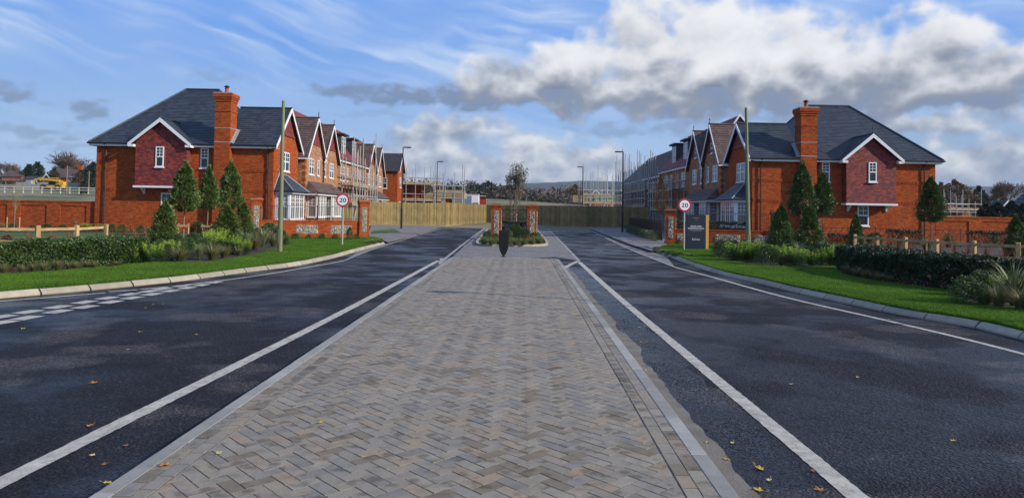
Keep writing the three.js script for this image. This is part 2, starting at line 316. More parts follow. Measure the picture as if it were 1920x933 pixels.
M.soil = std({ map: tex(512, 512, true, (x, y) => { const n = tfbm(tn, x / 512, y / 512, 12, 6), s = tn2(x / 4, y / 4, 128); return [0.045 * (0.4 + 1.2 * n) + (s > 0.93 ? 0.07 : 0), 0.028 * (0.4 + 1.2 * n) + (s > 0.93 ? 0.05 : 0), 0.017 * (0.4 + 1.2 * n) + (s > 0.93 ? 0.025 : 0)]; }, 2.5), bumpMap: grain, bumpScale: 0.03, roughness: 1 });
M.turf = std({ map: tex(1024, 1024, true, (x, y) => { const n = tfbm(tn, x / 1024, y / 1024, 6, 6), f = tn2(x / 2, y / 2, 512), t = 0.45 + 0.75 * n + 0.35 * (f - 0.5); return [0.05 * t + 0.01 * n, 0.125 * t, 0.009 * t]; }, 6), bumpMap: grain, bumpScale: 0.02, roughness: 1 });
M.kerb = std({ map: tex(256, 256, true, (x, y) => { const n = tfbm(tn, x / 256, y / 256, 8, 5), f = tn2(x, y, 256); const t = 0.7 + 0.45 * n + 0.15 * (f - 0.5); return [0.37 * t, 0.325 * t, 0.25 * t]; }, 1.2), roughness: 0.95, vertexColors: true });
M.paleKerb = std({ map: tex(256, 256, true, (x, y) => { const n = tfbm(tn2, x / 256, y / 256, 8, 5), f = tn(x, y, 256); const t = 0.65 + 0.5 * n + 0.25 * (f - 0.5); return [0.33 * t, 0.32 * t, 0.295 * t]; }, 1.2), roughness: 0.9, vertexColors: true });
M.roadPaint = std({ map: tex(512, 512, true, (x, y) => { const n = tfbm(tn, x / 512, y / 512, 10, 5), f = tn2(x, y, 512), w = 1 - 0.5 * sstep(0.55, 0.8, f * 0.55 + tfbm(tn2, x / 512, y / 512, 40, 3) * 0.6), t = (0.75 + 0.4 * n) * w; return [0.52 * t, 0.485 * t, 0.41 * t]; }, 2), roughness: 0.8 });
const pits = tex(1024, 1024, false, (x, y) => { const a = tn(x / 3.2, y / 3.2, 320), b = tn2(x / 6.4, y / 6.4, 160); return clamp(0.15 + 0.9 * Math.max(a, b * 0.9) - 0.25); }, 3.1);
// tarmac: fine chippings, darker and smoother where water lies
const tarWet = (u, v) => { const big = tfbm(tn, u, v, 6, 3), mid = tfbm(tn2, u, v, 28, 4); return sstep(0.40, 0.60, big * 0.32 + mid * 0.68); };
const TAR = 31, TARC = 11.3;
const tarColour = tex(2048, 2048, true, (x, y) => { const u = x / 2048, v = y / 2048, c = tn2(x / 1.6, y / 1.6, 1280), c2 = tn(x / 3.1, y / 3.1, 660), n = tfbm(tn, u, v, 32, 4), stone = (c > 0.72 ? 2.3 : c < 0.3 ? 0.4 : 1) * (c2 > 0.8 ? 1.5 : 1), dust = sstep(0.54, 0.70, tfbm(tn2, u, v, 13, 6)); const t = (0.6 + 0.8 * n) * stone; return [0.017 * t + 0.034 * dust * stone, 0.0165 * t + 0.029 * dust * stone, 0.019 * t + 0.024 * dust * stone]; }, TARC);
const chips = tex(1024, 1024, false, (x, y) => { const a = tn(x / 4.2, y / 4.2, 244), b = tn2(x / 8.5, y / 8.5, 120), c = tfbm(tn, x / 1024, y / 1024, 12, 3); return clamp(0.1 + 0.55 * a + 0.35 * b + 0.25 * (c - 0.5)); }, 3.4);
M.tarmac = new THREE.MeshPhysicalMaterial({
  map: tarColour,
  roughnessMap: tex(1024, 1024, false, (x, y) => { const u = x / 1024, v = y / 1024, wet = tarWet(u, v), n = tfbm(tn, u, v, 64, 3); return [0, mix(0.76, 0.32, wet) + 0.2 * (n - 0.5), 0]; }, TAR),
  specularIntensity: 0.38, bumpMap: chips, bumpScale: 0.026, roughness: 1,
});
M.wet = new THREE.MeshPhysicalMaterial({ map: tarColour, color: lin(0.6, 0.62, 0.7), roughnessMap: tex(512, 512, false, (x, y) => { const n = tfbm(tn, x / 512, y / 512, 8, 5); return [0, 0.14 + 0.25 * sstep(0.35, 0.7, n), 0]; }, 3.7), bumpMap: chips, bumpScale: 0.018, roughness: 1, specularIntensity: 0.6 });
M.silt = std({ map: tex(512, 512, true, (x, y) => { const n = tfbm(tn, x / 512, y / 512, 10, 5), f = tn2(x / 1.5, y / 1.5, 341), t = 0.6 + 0.5 * n + 0.35 * (f - 0.5); return [0.20 * t, 0.175 * t, 0.145 * t]; }, 1.6), bumpMap: pits, bumpScale: 0.003, roughness: 0.95 });
M.fieldGrass = std({ map: tex(1024, 1024, true, (x, y) => { const n = tfbm(tn, x / 1024, y / 1024, 5, 6), g = tfbm(tn2, x / 1024, y / 1024, 20, 4), k = sstep(0.42, 0.6, n), t = 0.6 + 0.8 * g; return [mix(0.20, 0.10, k) * t, mix(0.165, 0.115, k) * t, mix(0.095, 0.04, k) * t]; }, 90), roughness: 1 });
M.setts = (() => {                                           // distant block paving: rows of blocks
  const N = 1024, r = rng(41), id = Array.from({ length: 4096 }, () => r());
  const at = (x, y) => { const row = y / N * 40, k = Math.floor(row), q = x / N * 20 + (k % 2) * 0.5, j = Math.floor(q); return [row - k < 0.07 || q - j < 0.035, id[(k * 20 + j % 20) & 4095]]; };
  return std({ map: tex(N, N, true, (x, y) => { const [j, b] = at(x, y), n = 0.75 + 0.5 * tfbm(tn, x / N, y / N, 40, 4); return j ? [0.05, 0.047, 0.042] : [mix(0.15, 0.235, b) * n, mix(0.148, 0.215, b) * n, mix(0.15, 0.19, b) * n]; }, 4), bumpMap: tex(N, N, false, (x, y) => (at(x, y)[0] ? 0 : 0.8), 4), bumpScale: 0.004, roughness: 0.9 });
})();

// ------------------------------------------------------------------ the ground
function landAt(x, d) {                                      // rough land beyond the new houses climbs gently, more on the left
  const k = clamp(0.032 - 0.00028 * x, 0.015, 0.047);
  return -0.03 + k * (clamp(d - 62, 0, 190) - 12 * (1 - Math.exp(-clamp(d - 62, 0, 190) / 12))) + 0.25 * sstep(70, 120, d) * fbm(x * 0.02, d * 0.03, 4);
}
{
  const ds = [-300, -60, -20, 0, 10, 20, 30, 40, 50, 58, 62, 66, 70, 75, 80, 86, 92, 100, 108, 116, 125, 135, 145, 160, 175, 190, 210, 230, 252, 300, 400, 600, 1000, 1800, 3600];
  const xs = []; for (let x = -200; x <= 200; x += 10) xs.push(x); xs.unshift(-3000, -1500, -800, -400, -260); xs.push(260, 400, 800, 1500, 3000);
  const pos = [], uv = [], idx = [];
  for (const d of ds) for (const x of xs) { pos.push(x, landAt(x, d), -d); uv.push(x, d); }
  for (let i = 0; i + 1 < ds.length; i++) for (let j = 0; j + 1 < xs.length; j++) { const a = i * xs.length + j, b = a + xs.length; idx.push(a, a + 1, b + 1, a, b + 1, b); }
  const g = new THREE.BufferGeometry(); g.setAttribute('position', new THREE.Float32BufferAttribute(pos, 3)); g.setAttribute('uv', new THREE.Float32BufferAttribute(uv, 2)); g.setIndex(idx); g.computeVertexNormals();
  struct('ground', g, M.fieldGrass);
}
function sheet(pts, y) {                                     // flat sheet over [x, z] points
  const sh = pts.map(([x, z]) => new THREE.Vector2(x, -z)), area = THREE.ShapeUtils.area(sh);
  if (area < 0) sh.reverse();
  const f = THREE.ShapeUtils.triangulateShape(sh, []), pos = [], uv = [], nor = [];
  for (const t of f) for (const k of t) { pos.push(sh[k].x, y, -sh[k].y); uv.push(sh[k].x, sh[k].y); nor.push(0, 1, 0); }
  const g = new THREE.BufferGeometry(); g.setAttribute('position', new THREE.Float32BufferAttribute(pos, 3)); g.setAttribute('normal', new THREE.Float32BufferAttribute(nor, 3)); g.setAttribute('uv', new THREE.Float32BufferAttribute(uv, 2));
  return g;
}
function curve(px, y = 0, n = 80) { const c = new THREE.CatmullRomCurve3(px.map(([u, v]) => { const [x, z] = G(u, v, y); return new THREE.Vector3(x, y, z); }), false, 'centripetal'); return c.getSpacedPoints(n).map((p) => [p.x, p.z]); }
const side = (pts, i) => { const a = pts[Math.max(0, i - 1)], b = pts[Math.min(pts.length - 1, i + 1)], l = Math.hypot(b[0] - a[0], b[1] - a[1]) || 1; return [-(b[1] - a[1]) / l, (b[0] - a[0]) / l]; };
const offset = (pts, d) => pts.map((p, i) => { const n = side(pts, i); return [p[0] + n[0] * d, p[1] + n[1] * d]; });   // + is to the right of the way along
function ribbon(mb, pts, d0, d1, y, jag = 0, seed = 1) {
  const a = offset(pts, d0), b = offset(pts, d1).map((p, i) => jag ? [p[0] + fbm(i * 0.31, seed * 7.7, 4) * jag, p[1]] : p);
  for (let i = 0; i + 1 < pts.length; i++) mb.poly([[a[i][0], y, a[i][1]], [b[i][0], y, b[i][1]], [b[i + 1][0], y, b[i + 1][1]], [a[i + 1][0], y, a[i + 1][1]]].reverse());
  return mb;
}
const isUp = (mb) => { for (let i = 0; i < mb.n.length; i += 9) if (mb.n[i + 1] < 0) { for (let k = 0; k < 9; k += 3) { mb.n[i + k] *= -1; mb.n[i + k + 1] *= -1; mb.n[i + k + 2] *= -1; } for (const arr of [mb.p, mb.n, mb.c]) for (let k = 0; k < 3; k++) { const t = arr[i + 3 + k]; arr[i + 3 + k] = arr[i + 6 + k]; arr[i + 6 + k] = t; } const j = i / 3 * 2; for (let k = 0; k < 2; k++) { const t = mb.uv[j + 2 + k]; mb.uv[j + 2 + k] = mb.uv[j + 4 + k]; mb.uv[j + 4 + k] = t; } } return mb; };

// the tarmac: one sheet over the junction and both carriageways
struct('road', sheet([[-60, 40], [60, 40], [60, -6], [34, -9], [14, -16], [11, -40], [13, -78], [-9, -78], [-9, -40], [-12, -16], [-34, -9], [-60, -6]], 0), M.tarmac);

// kerb lines, from the left edge of the picture inwards
const kerbL = curve([[-420, 604], [-200, 580], [-80, 567], [0, 559], [118, 549], [239, 537.5], [332, 528], [401, 519], [480, 508], [532, 502], [612, 487], [669, 471.5], [722, 457.5]], 0, 140);
const kerbR = curve([[1222, 470], [1252, 481], [1283, 493], [1317, 505], [1360, 518], [1420, 531], [1480, 546], [1567, 565], [1688, 591], [1827, 614.5], [1920, 637.6], [2060, 672], [2250, 724], [2420, 770]], 0, 140);

const KH = 0.11;
function kerbStones(parent, pts, left) {                     // separate 0.915 m stones with a bull nose, laid along the line
  const mb = new MB(), w = 0.15, h = KH, L = 0.905;
  const prof = [[0, -0.1], [0, 0.03], [0.012, 0.045], [0.075, h - 0.012], [0.09, h], [w, h], [w, -0.1]];
  for (let i = 0; i + 1 < prof.length; i++) { const [a, b] = [prof[i], prof[i + 1]]; mb.poly([[a[0], a[1], L / 2], [a[0], a[1], -L / 2], [b[0], b[1], -L / 2], [b[0], b[1], L / 2]].reverse()); }
  mb.poly(prof.map(([x, y]) => [x, y, L / 2])); mb.poly(prof.map(([x, y]) => [x, y, -L / 2]).reverse());
  const g = mb.geo(), mats = [0.86, 0.94, 1, 1.06, 1.14].map((k) => { const m = M.kerb.clone(); m.vertexColors = false; m.color = lin(k, k * 0.99, k * 0.97); return m; }), r = rng(left ? 81 : 82);
  const curve3 = new THREE.CatmullRomCurve3(pts.map(([x, z]) => new THREE.Vector3(x, 0, z))), total = curve3.getLength(), n = Math.floor(total / 0.915);
  for (let i = 0; i < n; i++) {
    const a = curve3.getPointAt(i / n), b = curve3.getPointAt((i + 1) / n), m = part(parent, 'kerb_stone', g, mats[Math.floor(r() * 5)]);
    m.position.set((a.x + b.x) / 2, (r() - 0.5) * 0.008, (a.z + b.z) / 2);
    const turn = Math.atan2(b.x - a.x, b.z - a.z) ;
    m.rotation.y = left ? turn : turn; m.scale.x = 1;
    // the road side of the stone faces local -x
    const nx = Math.cos(turn), nzv = -Math.sin(turn);
    const roadX = left ? 1 : -1;
    if (nx * roadX > 0 ) m.rotation.y = turn + Math.PI;
    m.rotation.x = 0;
  }
}
// grass verges behind the kerbs
const bedL = curve([[-330, 545], [-200, 531], [-60, 520], [0, 517], [110, 510], [200, 501], [240, 498], [290, 494], [385, 493], [430, 487], [470, 480], [520, 467], [545, 458], [530, 449]], KH, 60);
const verge = struct('grass_verge', sheet([...offset(kerbL, -0.148), ...[[716, 449], [700, 444], [688, 446], [560, 446], [500, 440], [300, 436], [0, 436], [-400, 440]].map(([u, v]) => G(u, v, KH))], KH), M.turf);
kerbStones(verge, kerbL, true);
const bedR = curve([[1338, 474], [1348, 480], [1390, 493], [1440, 499], [1500, 502], [1561, 501], [1574, 511], [1600, 521], [1642, 529], [1720, 539], [1775, 543], [1787, 552], [1790, 560], [1822, 572], [1870, 578], [1920, 582], [2050, 600], [2200, 640]], KH, 80);
const vergeR = struct('grass_verge_right', sheet([...offset(kerbR, -0.148), ...[[2500, 560], [2100, 470], [1900, 452], [1500, 452], [1345, 458], [1262, 458], [1240, 463], [1234, 468]].map(([u, v]) => G(u, v, KH))], KH), M.turf);
kerbStones(vergeR, kerbR, false);
// planting beds, soil a little proud of the turf
struct('planting_bed', sheet([...bedL, ...[[480, 446], [300, 440], [290, 446], [0, 452], [-330, 460]].map(([u, v]) => G(u, v, KH))], KH + 0.012), M.soil);
struct('planting_bed_right', sheet([...bedR, ...[[2350, 520], [2100, 474], [1900, 462], [1560, 460], [1420, 462], [1345, 470]].map(([u, v]) => G(u, v, KH))], KH + 0.012), M.soil);

// gardens in front of the houses
struct('garden_soil', sheet([[-70, -25], [-19, -29], [-14.6, -36.5], [-9.2, -40.2], [-9.4, -46], [-12.9, -52], [-30, -60], [-70, -60]], KH - 0.02), M.soil);
struct('garden_soil_right', sheet([[70, -25], [20, -29], [15, -36], [9.6, -38.5], [9.6, -46], [12.5, -54], [30, -60], [70, -60]], KH - 0.02), M.soil);
struct('garden_lawn', sheet([[180, 441], [287, 440], [287, 436], [180, 436.5]].map(([u, v]) => G(u, v, KH)), KH + 0.02), M.turf);
{ const mb = new MB(); const e = curve([[0, 447], [150, 446], [290, 445]], KH, 20); ribbon(mb, e, -0.3, 0.3, KH + 0.03); struct('brick_path', isUp(mb).geo(), M.buff); }
{ const mb = new MB(); const e = curve([[530, 449.5], [600, 450], [700, 449]], KH, 20); ribbon(mb, e, -0.12, 0.12, KH + 0.02); struct('edging_path', isUp(mb).geo(), M.paleKerb); }
{ const mb = new MB(); const e = curve([[1222, 461], [1258, 467.5], [1345, 467.5]], KH, 20); ribbon(mb, e, -0.45, 0.45, KH + 0.02); struct('garden_path', isUp(mb).geo(), M.paleKerb); }

// block paved footways
const A_ = (l, y = 0) => l.map(([u, v]) => G(u, v, y));
struct('footway', sheet(A_([[728, 454], [760, 446], [822, 427.2], [838, 424.6], [775, 421.5], [697, 418.5], [692, 432], [688, 446], [712, 449]], 0.1), 0.1), M.setts);
struct('footway_right', sheet(A_([[1222, 470], [1180, 457], [1104, 428], [1100, 425], [1240, 429], [1248, 445], [1250, 459], [1262, 464], [1240, 468]], 0.1), 0.1), M.setts);
struct('gutter_paving', sheet(A_([[648, 488], [690, 470.5], [760, 448.5], [836, 425.8], [823, 426.8], [760, 446.5], [727, 454.8], [700, 464], [669, 472.5]]), 0.012), M.setts);
struct('gutter_paving_right', sheet(A_([[1266, 501], [1225, 485], [1180, 467], [1098, 427.5], [1104, 427.5], [1180, 457], [1221, 471], [1250, 482]]), 0.012), M.setts);
{ const mb = new MB(); for (const l of [[[728, 454], [760, 446], [822, 427]], [[647, 488], [690, 470.5], [760, 448.5], [837, 425.7]], [[1104, 427.8], [1180, 457], [1221, 471]], [[1098, 427.5], [1180, 467], [1225, 485], [1266, 501]]]) ribbon(mb, curve(l, 0.012, 24), -0.05, 0.05, 0.018); struct('flush_kerb', isUp(mb).geo(), M.paleKerb); }
{ const mb = new MB(); const l = curve([[728, 454], [760, 446], [822, 427]], 0.05, 20); for (let i = 0; i + 1 < l.length; i++) mb.poly([[l[i][0], 0.0, l[i][1]], [l[i + 1][0], 0.0, l[i + 1][1]], [l[i + 1][0], 0.104, l[i + 1][1]], [l[i][0], 0.104, l[i][1]]]); struct('footway_edge', mb.geo(), M.paleKerb); }
struct('grass_patch', sheet(A_([[695, 437], [750, 434], [738, 429], [700, 432]], 0.13), 0.13), M.turf);
struct('grass_patch_right', sheet(A_([[1262, 464], [1345, 462], [1345, 455], [1260, 457]], 0.13), 0.13), M.turf);

// ------------------------------------------------------------------ the paved island between the carriageways
const IS = { y: 0.065, half: 2.0 };
{
  const l0 = G(157, 933, IS.y), l1 = G(849, 483, IS.y), r0 = G(1395, 933, IS.y), r1 = G(1042, 483, IS.y);
  const a = [(l0[0] + r0[0]) / 2, (l0[1] + r0[1]) / 2], b = [(l1[0] + r1[0]) / 2, (l1[1] + r1[1]) / 2], L = Math.hypot(b[0] - a[0], b[1] - a[1]);
  IS.o = a; IS.dir = [(b[0] - a[0]) / L, (b[1] - a[1]) / L]; IS.rt = [-IS.dir[1], IS.dir[0]]; IS.len = L; IS.half = Math.hypot(r0[0] - l0[0], r0[1] - l0[1]) / 4 + Math.hypot(r1[0] - l1[0], r1[1] - l1[1]) / 4;
  IS.yaw = Math.atan2(-IS.dir[0], -IS.dir[1]);               // local -z along the island
}
const isl = (s, t) => [IS.o[0] + IS.dir[0] * s + IS.rt[0] * t, IS.o[1] + IS.dir[1] * s + IS.rt[1] * t];
const S0 = -9, S1 = IS.len + 0.15, H_ = IS.half, KW = 0.125, CR = 0.7;
const islandOutline = (inset) => { const o = [], h = H_ - inset, e = S1 - inset, c = Math.max(0.05, CR - inset); o.push([S0, -h], [S0, h]); for (let i = 0; i <= 8; i++) { const t = i / 8 * Math.PI / 2; o.push([e - c + Math.sin(t) * c, h - c + Math.cos(t) * c]); } for (let i = 0; i <= 8; i++) { const t = i / 8 * Math.PI / 2; o.push([e - c + Math.cos(t) * c, -h + c - Math.sin(t) * c]); } return o; };
const island = struct('paved_island', sheet(islandOutline(KW * 0.5).map(([s, t]) => isl(s, t)), IS.y - 0.0055), std({ color: lin(0.16, 0.145, 0.12), roughness: 1 }));
// kerb stones: flat pale setts 125 mm wide all round
{
  const path = [...islandOutline(KW / 2)].map(([s, t]) => { const [x, z] = isl(s, t); return new THREE.Vector3(x, 0, z); });
  path.push(path.shift()); // start at the near right corner, go round the far end, finish near left
  const stone = (len) => { const mb = new MB(), w = KW / 2, y = IS.y, b = 0.008, l = len / 2 - 0.003; mb.box(-w, w, -0.05, y - b, -l, l, undefined, 'tu'); mb.poly([[-w + b, y, l - b], [w - b, y, l - b], [w - b, y, -l + b], [-w + b, y, -l + b]]); mb.poly([[-w, y - b, l], [w, y - b, l], [w - b, y, l - b], [-w + b, y, l - b]]); mb.poly([[w, y - b, -l], [-w, y - b, -l], [-w + b, y, -l + b], [w - b, y, -l + b]]); mb.poly([[w, y - b, l], [w, y - b, -l], [w - b, y, -l + b], [w - b, y, l - b]]); mb.poly([[-w, y - b, -l], [-w, y - b, l], [-w + b, y, l - b], [-w + b, y, -l + b]]); return mb.geo(); };
  const g9 = stone(0.9), g2 = stone(0.2), mats = [0.82, 0.92, 1, 1.08].map((k) => { const m = M.paleKerb.clone(); m.vertexColors = false; m.color = lin(k, k, k * 0.98); return m; }), r = rng(83);
  const lay = (a, b, len, g) => { const L = a.distanceTo(b), n = Math.max(1, Math.round(L / len)); for (let i = 0; i < n; i++) { const p = a.clone().lerp(b, (i + 0.5) / n), m = part(island, 'kerb_stone', g, mats[Math.floor(r() * 4)]); m.position.set(p.x, (r() - 0.5) * 0.004, p.z); m.rotation.y = Math.atan2(b.x - a.x, b.z - a.z); m.scale.z = L / n / len; } };
  for (let i = 0; i + 1 < path.length; i++) { const L = path[i].distanceTo(path[i + 1]); if (L < 0.01) continue; lay(path[i], path[i + 1], L > 0.8 ? 0.9 : 0.2, L > 0.8 ? g9 : g2); }
}
// concrete blocks: two courses along each edge, 45 degree herringbone between
{
  const r = rng(84), tones = [[0.235, 0.222, 0.2], [0.215, 0.208, 0.198], [0.2, 0.197, 0.196], [0.248, 0.22, 0.185], [0.258, 0.216, 0.178], [0.225, 0.212, 0.186], [0.24, 0.214, 0.195], [0.21, 0.2, 0.184], [0.182, 0.18, 0.178], [0.25, 0.24, 0.218], [0.22, 0.213, 0.2], [0.248, 0.226, 0.194], [0.165, 0.148, 0.122], [0.228, 0.217, 0.196], [0.218, 0.21, 0.2]];
  const face = tex(512, 512, true, (x, y) => { const n = tfbm(tn, x / 512, y / 512, 12, 5), f = tn2(x / 1.2, y / 1.2, 426), st = sstep(0.54, 0.72, tfbm(tn2, x / 512, y / 512, 6, 6)); const t = (0.62 + 0.7 * n) * (0.72 + 0.56 * f) * (1 - 0.42 * st); return [t, t * (1 - 0.02 * st), t * (1 - 0.06 * st)]; }, 0.9);
  const bump = tex(512, 512, false, (x, y) => 0.5 * tn2(x / 1.3, y / 1.3, 393) + 0.5 * tfbm(tn, x / 512, y / 512, 32, 3), 0.9);
  const base = std({ map: face, bumpMap: bump, bumpScale: 0.0035, roughness: 0.88 });
  const mats = tones.map((t) => { const m = base.clone(); m.color = lin(...t).multiply(lin(1.18, 1.09, 0.95)); return m; }), all = base.clone(); all.vertexColors = true;
  const inner = H_ - KW, field = inner - 0.216, list = [];
  // [polygon in (s, t), angle, kind]
  for (let sgn of [-1, 1]) for (let c = 0; c < 2; c++) { const t0 = sgn * (field + 0.006 + c * 0.105), t1 = sgn * (field + 0.006 + (c + 1) * 0.105); for (let s = S0 + (c ? 0.1 : 0); s < S1 - CR * 0.6; s += 0.21) list.push({ poly: [[s, Math.min(t0, t1)], [s + 0.21, Math.min(t0, t1)], [s + 0.21, Math.max(t0, t1)], [s, Math.max(t0, t1)]], full: 'border' }); }
  const W = 0.1025, q = Math.SQRT1_2, rot = (a, b) => [(a + b) * q, (b - a) * q], end = S1 - KW;
  const clipT = (poly, axis, v, below) => { const out = []; for (let i = 0; i < poly.length; i++) { const a = poly[i], b = poly[(i + 1) % poly.length], ia = below ? a[axis] <= v : a[axis] >= v, ib = below ? b[axis] <= v : b[axis] >= v; if (ia) out.push(a); if (ia !== ib) { const k = (v - a[axis]) / (b[axis] - a[axis]); out.push([a[0] + (b[0] - a[0]) * k, a[1] + (b[1] - a[1]) * k]); } } return out; };
  const R = 380;
  for (let c = -R; c < R; c++) for (let w = -R; w < R; w++) {
    const m = (((c - w) % 4) + 4) % 4; if (m !== 0 && m !== 3) continue;
    const mid = m === 0 ? rot((c + 1) * W, (w + 0.5) * W) : rot((c + 0.5) * W, (w + 1) * W);
    if (mid[0] < S0 + 6.5 || mid[0] > end + 0.1 || Math.abs(mid[1]) > field + 0.15) continue;
    const box = m === 0 ? [[c, w], [c + 2, w], [c + 2, w + 1], [c, w + 1]] : [[c, w], [c + 1, w], [c + 1, w + 2], [c, w + 2]];
    let poly = box.map(([a, b]) => rot(a * W, b * W));
    const cut = poly.some(([s, t]) => Math.abs(t) > field || s > end);
    if (cut) { poly = clipT(clipT(clipT(poly, 1, field, true), 1, -field, false), 0, end, true); if (mid[0] > end - CR && Math.abs(mid[1]) > field - 0.2) continue; if (poly.length < 3) continue; }
    let area = 0; for (let i = 0; i < poly.length; i++) { const a = poly[i], b = poly[(i + 1) % poly.length]; area += a[0] * b[1] - a[1] * b[0]; }
    if (Math.abs(area) / 2 < 0.0012) continue;
    if (area < 0) poly.reverse();
    list.push({ poly, full: cut ? null : m === 0 ? 'a' : 'b', mid });
  }
  const joint = 0.0055, bev = 0.002, up = (k) => IS.y + k;
  function block(mb, poly, place, lift, tiltA, tiltB, col) {   // poly counter-clockwise in (s, t); shrink towards each edge
    const n = poly.length, ins = (d) => poly.map((p, i) => { const a = poly[(i + n - 1) % n], b = poly[(i + 1) % n], e1 = [p[0] - a[0], p[1] - a[1]], e2 = [b[0] - p[0], b[1] - p[1]], l1 = Math.hypot(...e1) || 1e-9, l2 = Math.hypot(...e2) || 1e-9, n1 = [-e1[1] / l1, e1[0] / l1], n2 = [-e2[1] / l2, e2[0] / l2], k = d / Math.max(0.3, 1 + n1[0] * n2[0] + n1[1] * n2[1]); return [p[0] + (n1[0] + n2[0]) * k, p[1] + (n1[1] + n2[1]) * k]; });
    const o = ins(joint * 0.5), i2 = ins(joint * 0.5 + bev), cs = poly.reduce((s, p) => s + p[0], 0) / n, ct = poly.reduce((s, p) => s + p[1], 0) / n, h = (p) => lift + (p[0] - cs) * tiltA + (p[1] - ct) * tiltB;
    const T = i2.map((p) => place(p, up(h(p)))), E = o.map((p) => place(p, up(h(p) - bev * 0.6))), F = o.map((p) => place(p, up(-0.02)));
    mb.poly(T, col, i2.map((p) => [p[0] + cs * 3.1, p[1] + ct * 1.7])); 
    for (let k = 0; k < n; k++) { const j = (k + 1) % n; mb.poly([E[k], E[j], T[j], T[k]], col); mb.poly([F[k], F[j], E[j], E[k]], col); }
  }
  // (s, t) counter-clockwise seen from above: s forward, t right means x = t, z = -s, so turn the order
  const world = (p, y) => { const [x, z] = isl(p[0], p[1]); return [x, y, z]; };
  for (const b of list) { const cs = b.poly.reduce((s, p) => s + p[0], 0) / b.poly.length, ct = b.poly.reduce((s, p) => s + p[1], 0) / b.poly.length; b.c = [cs, ct]; const [x, z] = isl(cs, ct), d = -z, hw = d * 0.74; b.see = d > 4.25 && Math.abs(x) < hw ? 1 / (d * d) : 0; }
  const near = new Set(list.filter((b) => b.see && b.full !== 'border').sort((a, b) => b.see - a.see).slice(0, 299)), nearB = new Set(list.filter((b) => b.see && b.full === 'border').sort((a, b) => b.see - a.see).slice(0, 299));
  const rest = new MB(), restB = new MB();
  const tone = () => tones[Math.floor(r() * tones.length)];
  for (const b of list) {
    const lift = (r() - 0.5) * 0.003, ta = (r() - 0.5) * 0.016, tb = (r() - 0.5) * 0.016, k = Math.floor(r() * tones.length);
    const rev = [...b.poly].reverse();                       // keep the winding upward once mapped to the ground
    const isN = near.has(b), isB = nearB.has(b);
    if (isN || isB) {
      const mb = new MB(), [cx, cz] = isl(...b.c);
      block(mb, b.poly, (p, y) => { const w = world(p, y); return [w[0] - cx, w[1], w[2] - cz]; }, lift, ta, tb);
      const m = part(island, isB ? 'edge_paver' : 'paver', flipUp(mb).geo(), mats[k]); m.position.set(cx, 0, cz);
    } else { const v = 0.92 + 0.16 * r(), tt = tones[k]; block(b.full === 'border' ? restB : rest, b.poly, world, lift, ta, tb, tt.map((q2, qi) => q2 * v * [1.18, 1.09, 0.95][qi])); }
  }
  stuff(island, 'paver', flipUp(rest).geo(), all); stuff(island, 'edge_paver', flipUp(restB).geo(), all);
}
function flipUp(mb) {                                        // turn any triangle of a block that faces down or inwards
  let down = 0, upN = 0; for (let i = 0; i < mb.n.length; i += 9) { if (mb.n[i + 1] < -0.9) down++; if (mb.n[i + 1] > 0.9) upN++; }
  if (down > upN) for (let i = 0; i < mb.n.length; i += 9) { for (let k = 0; k < 9; k++) mb.n[i + k] *= -1; for (let k = 0; k < 3; k++) { const t = mb.p[i + 3 + k]; mb.p[i + 3 + k] = mb.p[i + 6 + k]; mb.p[i + 6 + k] = t; } const j = i / 3 * 2; for (let k = 0; k < 2; k++) { const t = mb.uv[j + 2 + k]; mb.uv[j + 2 + k] = mb.uv[j + 4 + k]; mb.uv[j + 4 + k] = t; } }
  return mb;
}
// beyond the island the paving runs on, flush with the road, round the planted bed
struct('median_paving', sheet(A_([[829, 489], [848, 482], [912, 424], [1024, 425], [1085, 489], [1043, 482]].map((p) => p)), 0.01), M.setts);
{ const mb = new MB(); ribbon(mb, curve([[828, 490], [870, 456.5], [913, 424]], 0.01, 24), -0.06, 0.06, 0.016); ribbon(mb, curve([[1086, 489], [1055, 456.5], [1024, 425]], 0.01, 24), -0.06, 0.06, 0.016); struct('median_kerb', isUp(mb).geo(), M.paleKerb); }
{
  const a = [...curve([[915, 430], [902, 446], [897, 454], [902, 458.5], [912, 459.5], [960, 460], [1010, 459.5], [1020, 458.5], [1023, 455], [1017, 446], [1005, 430]], 0.06, 60)];
  const bed = struct('median_bed', sheet(a, 0.07), M.soil);
  const mb = new MB(); ribbon(mb, a, 0, 0.14, 0.115); isUp(mb); const o = offset(a, 0), i2 = offset(a, 0.14);
  for (let i = 0; i + 1 < a.length; i++) for (const l of [o, i2]) mb.poly([[l[i][0], 0, l[i][1]], [l[i + 1][0], 0, l[i + 1][1]], [l[i + 1][0], 0.115, l[i + 1][1]], [l[i][0], 0.115, l[i][1]]]);
  part(bed, 'kerb', mb.geo(), M.kerb);
}

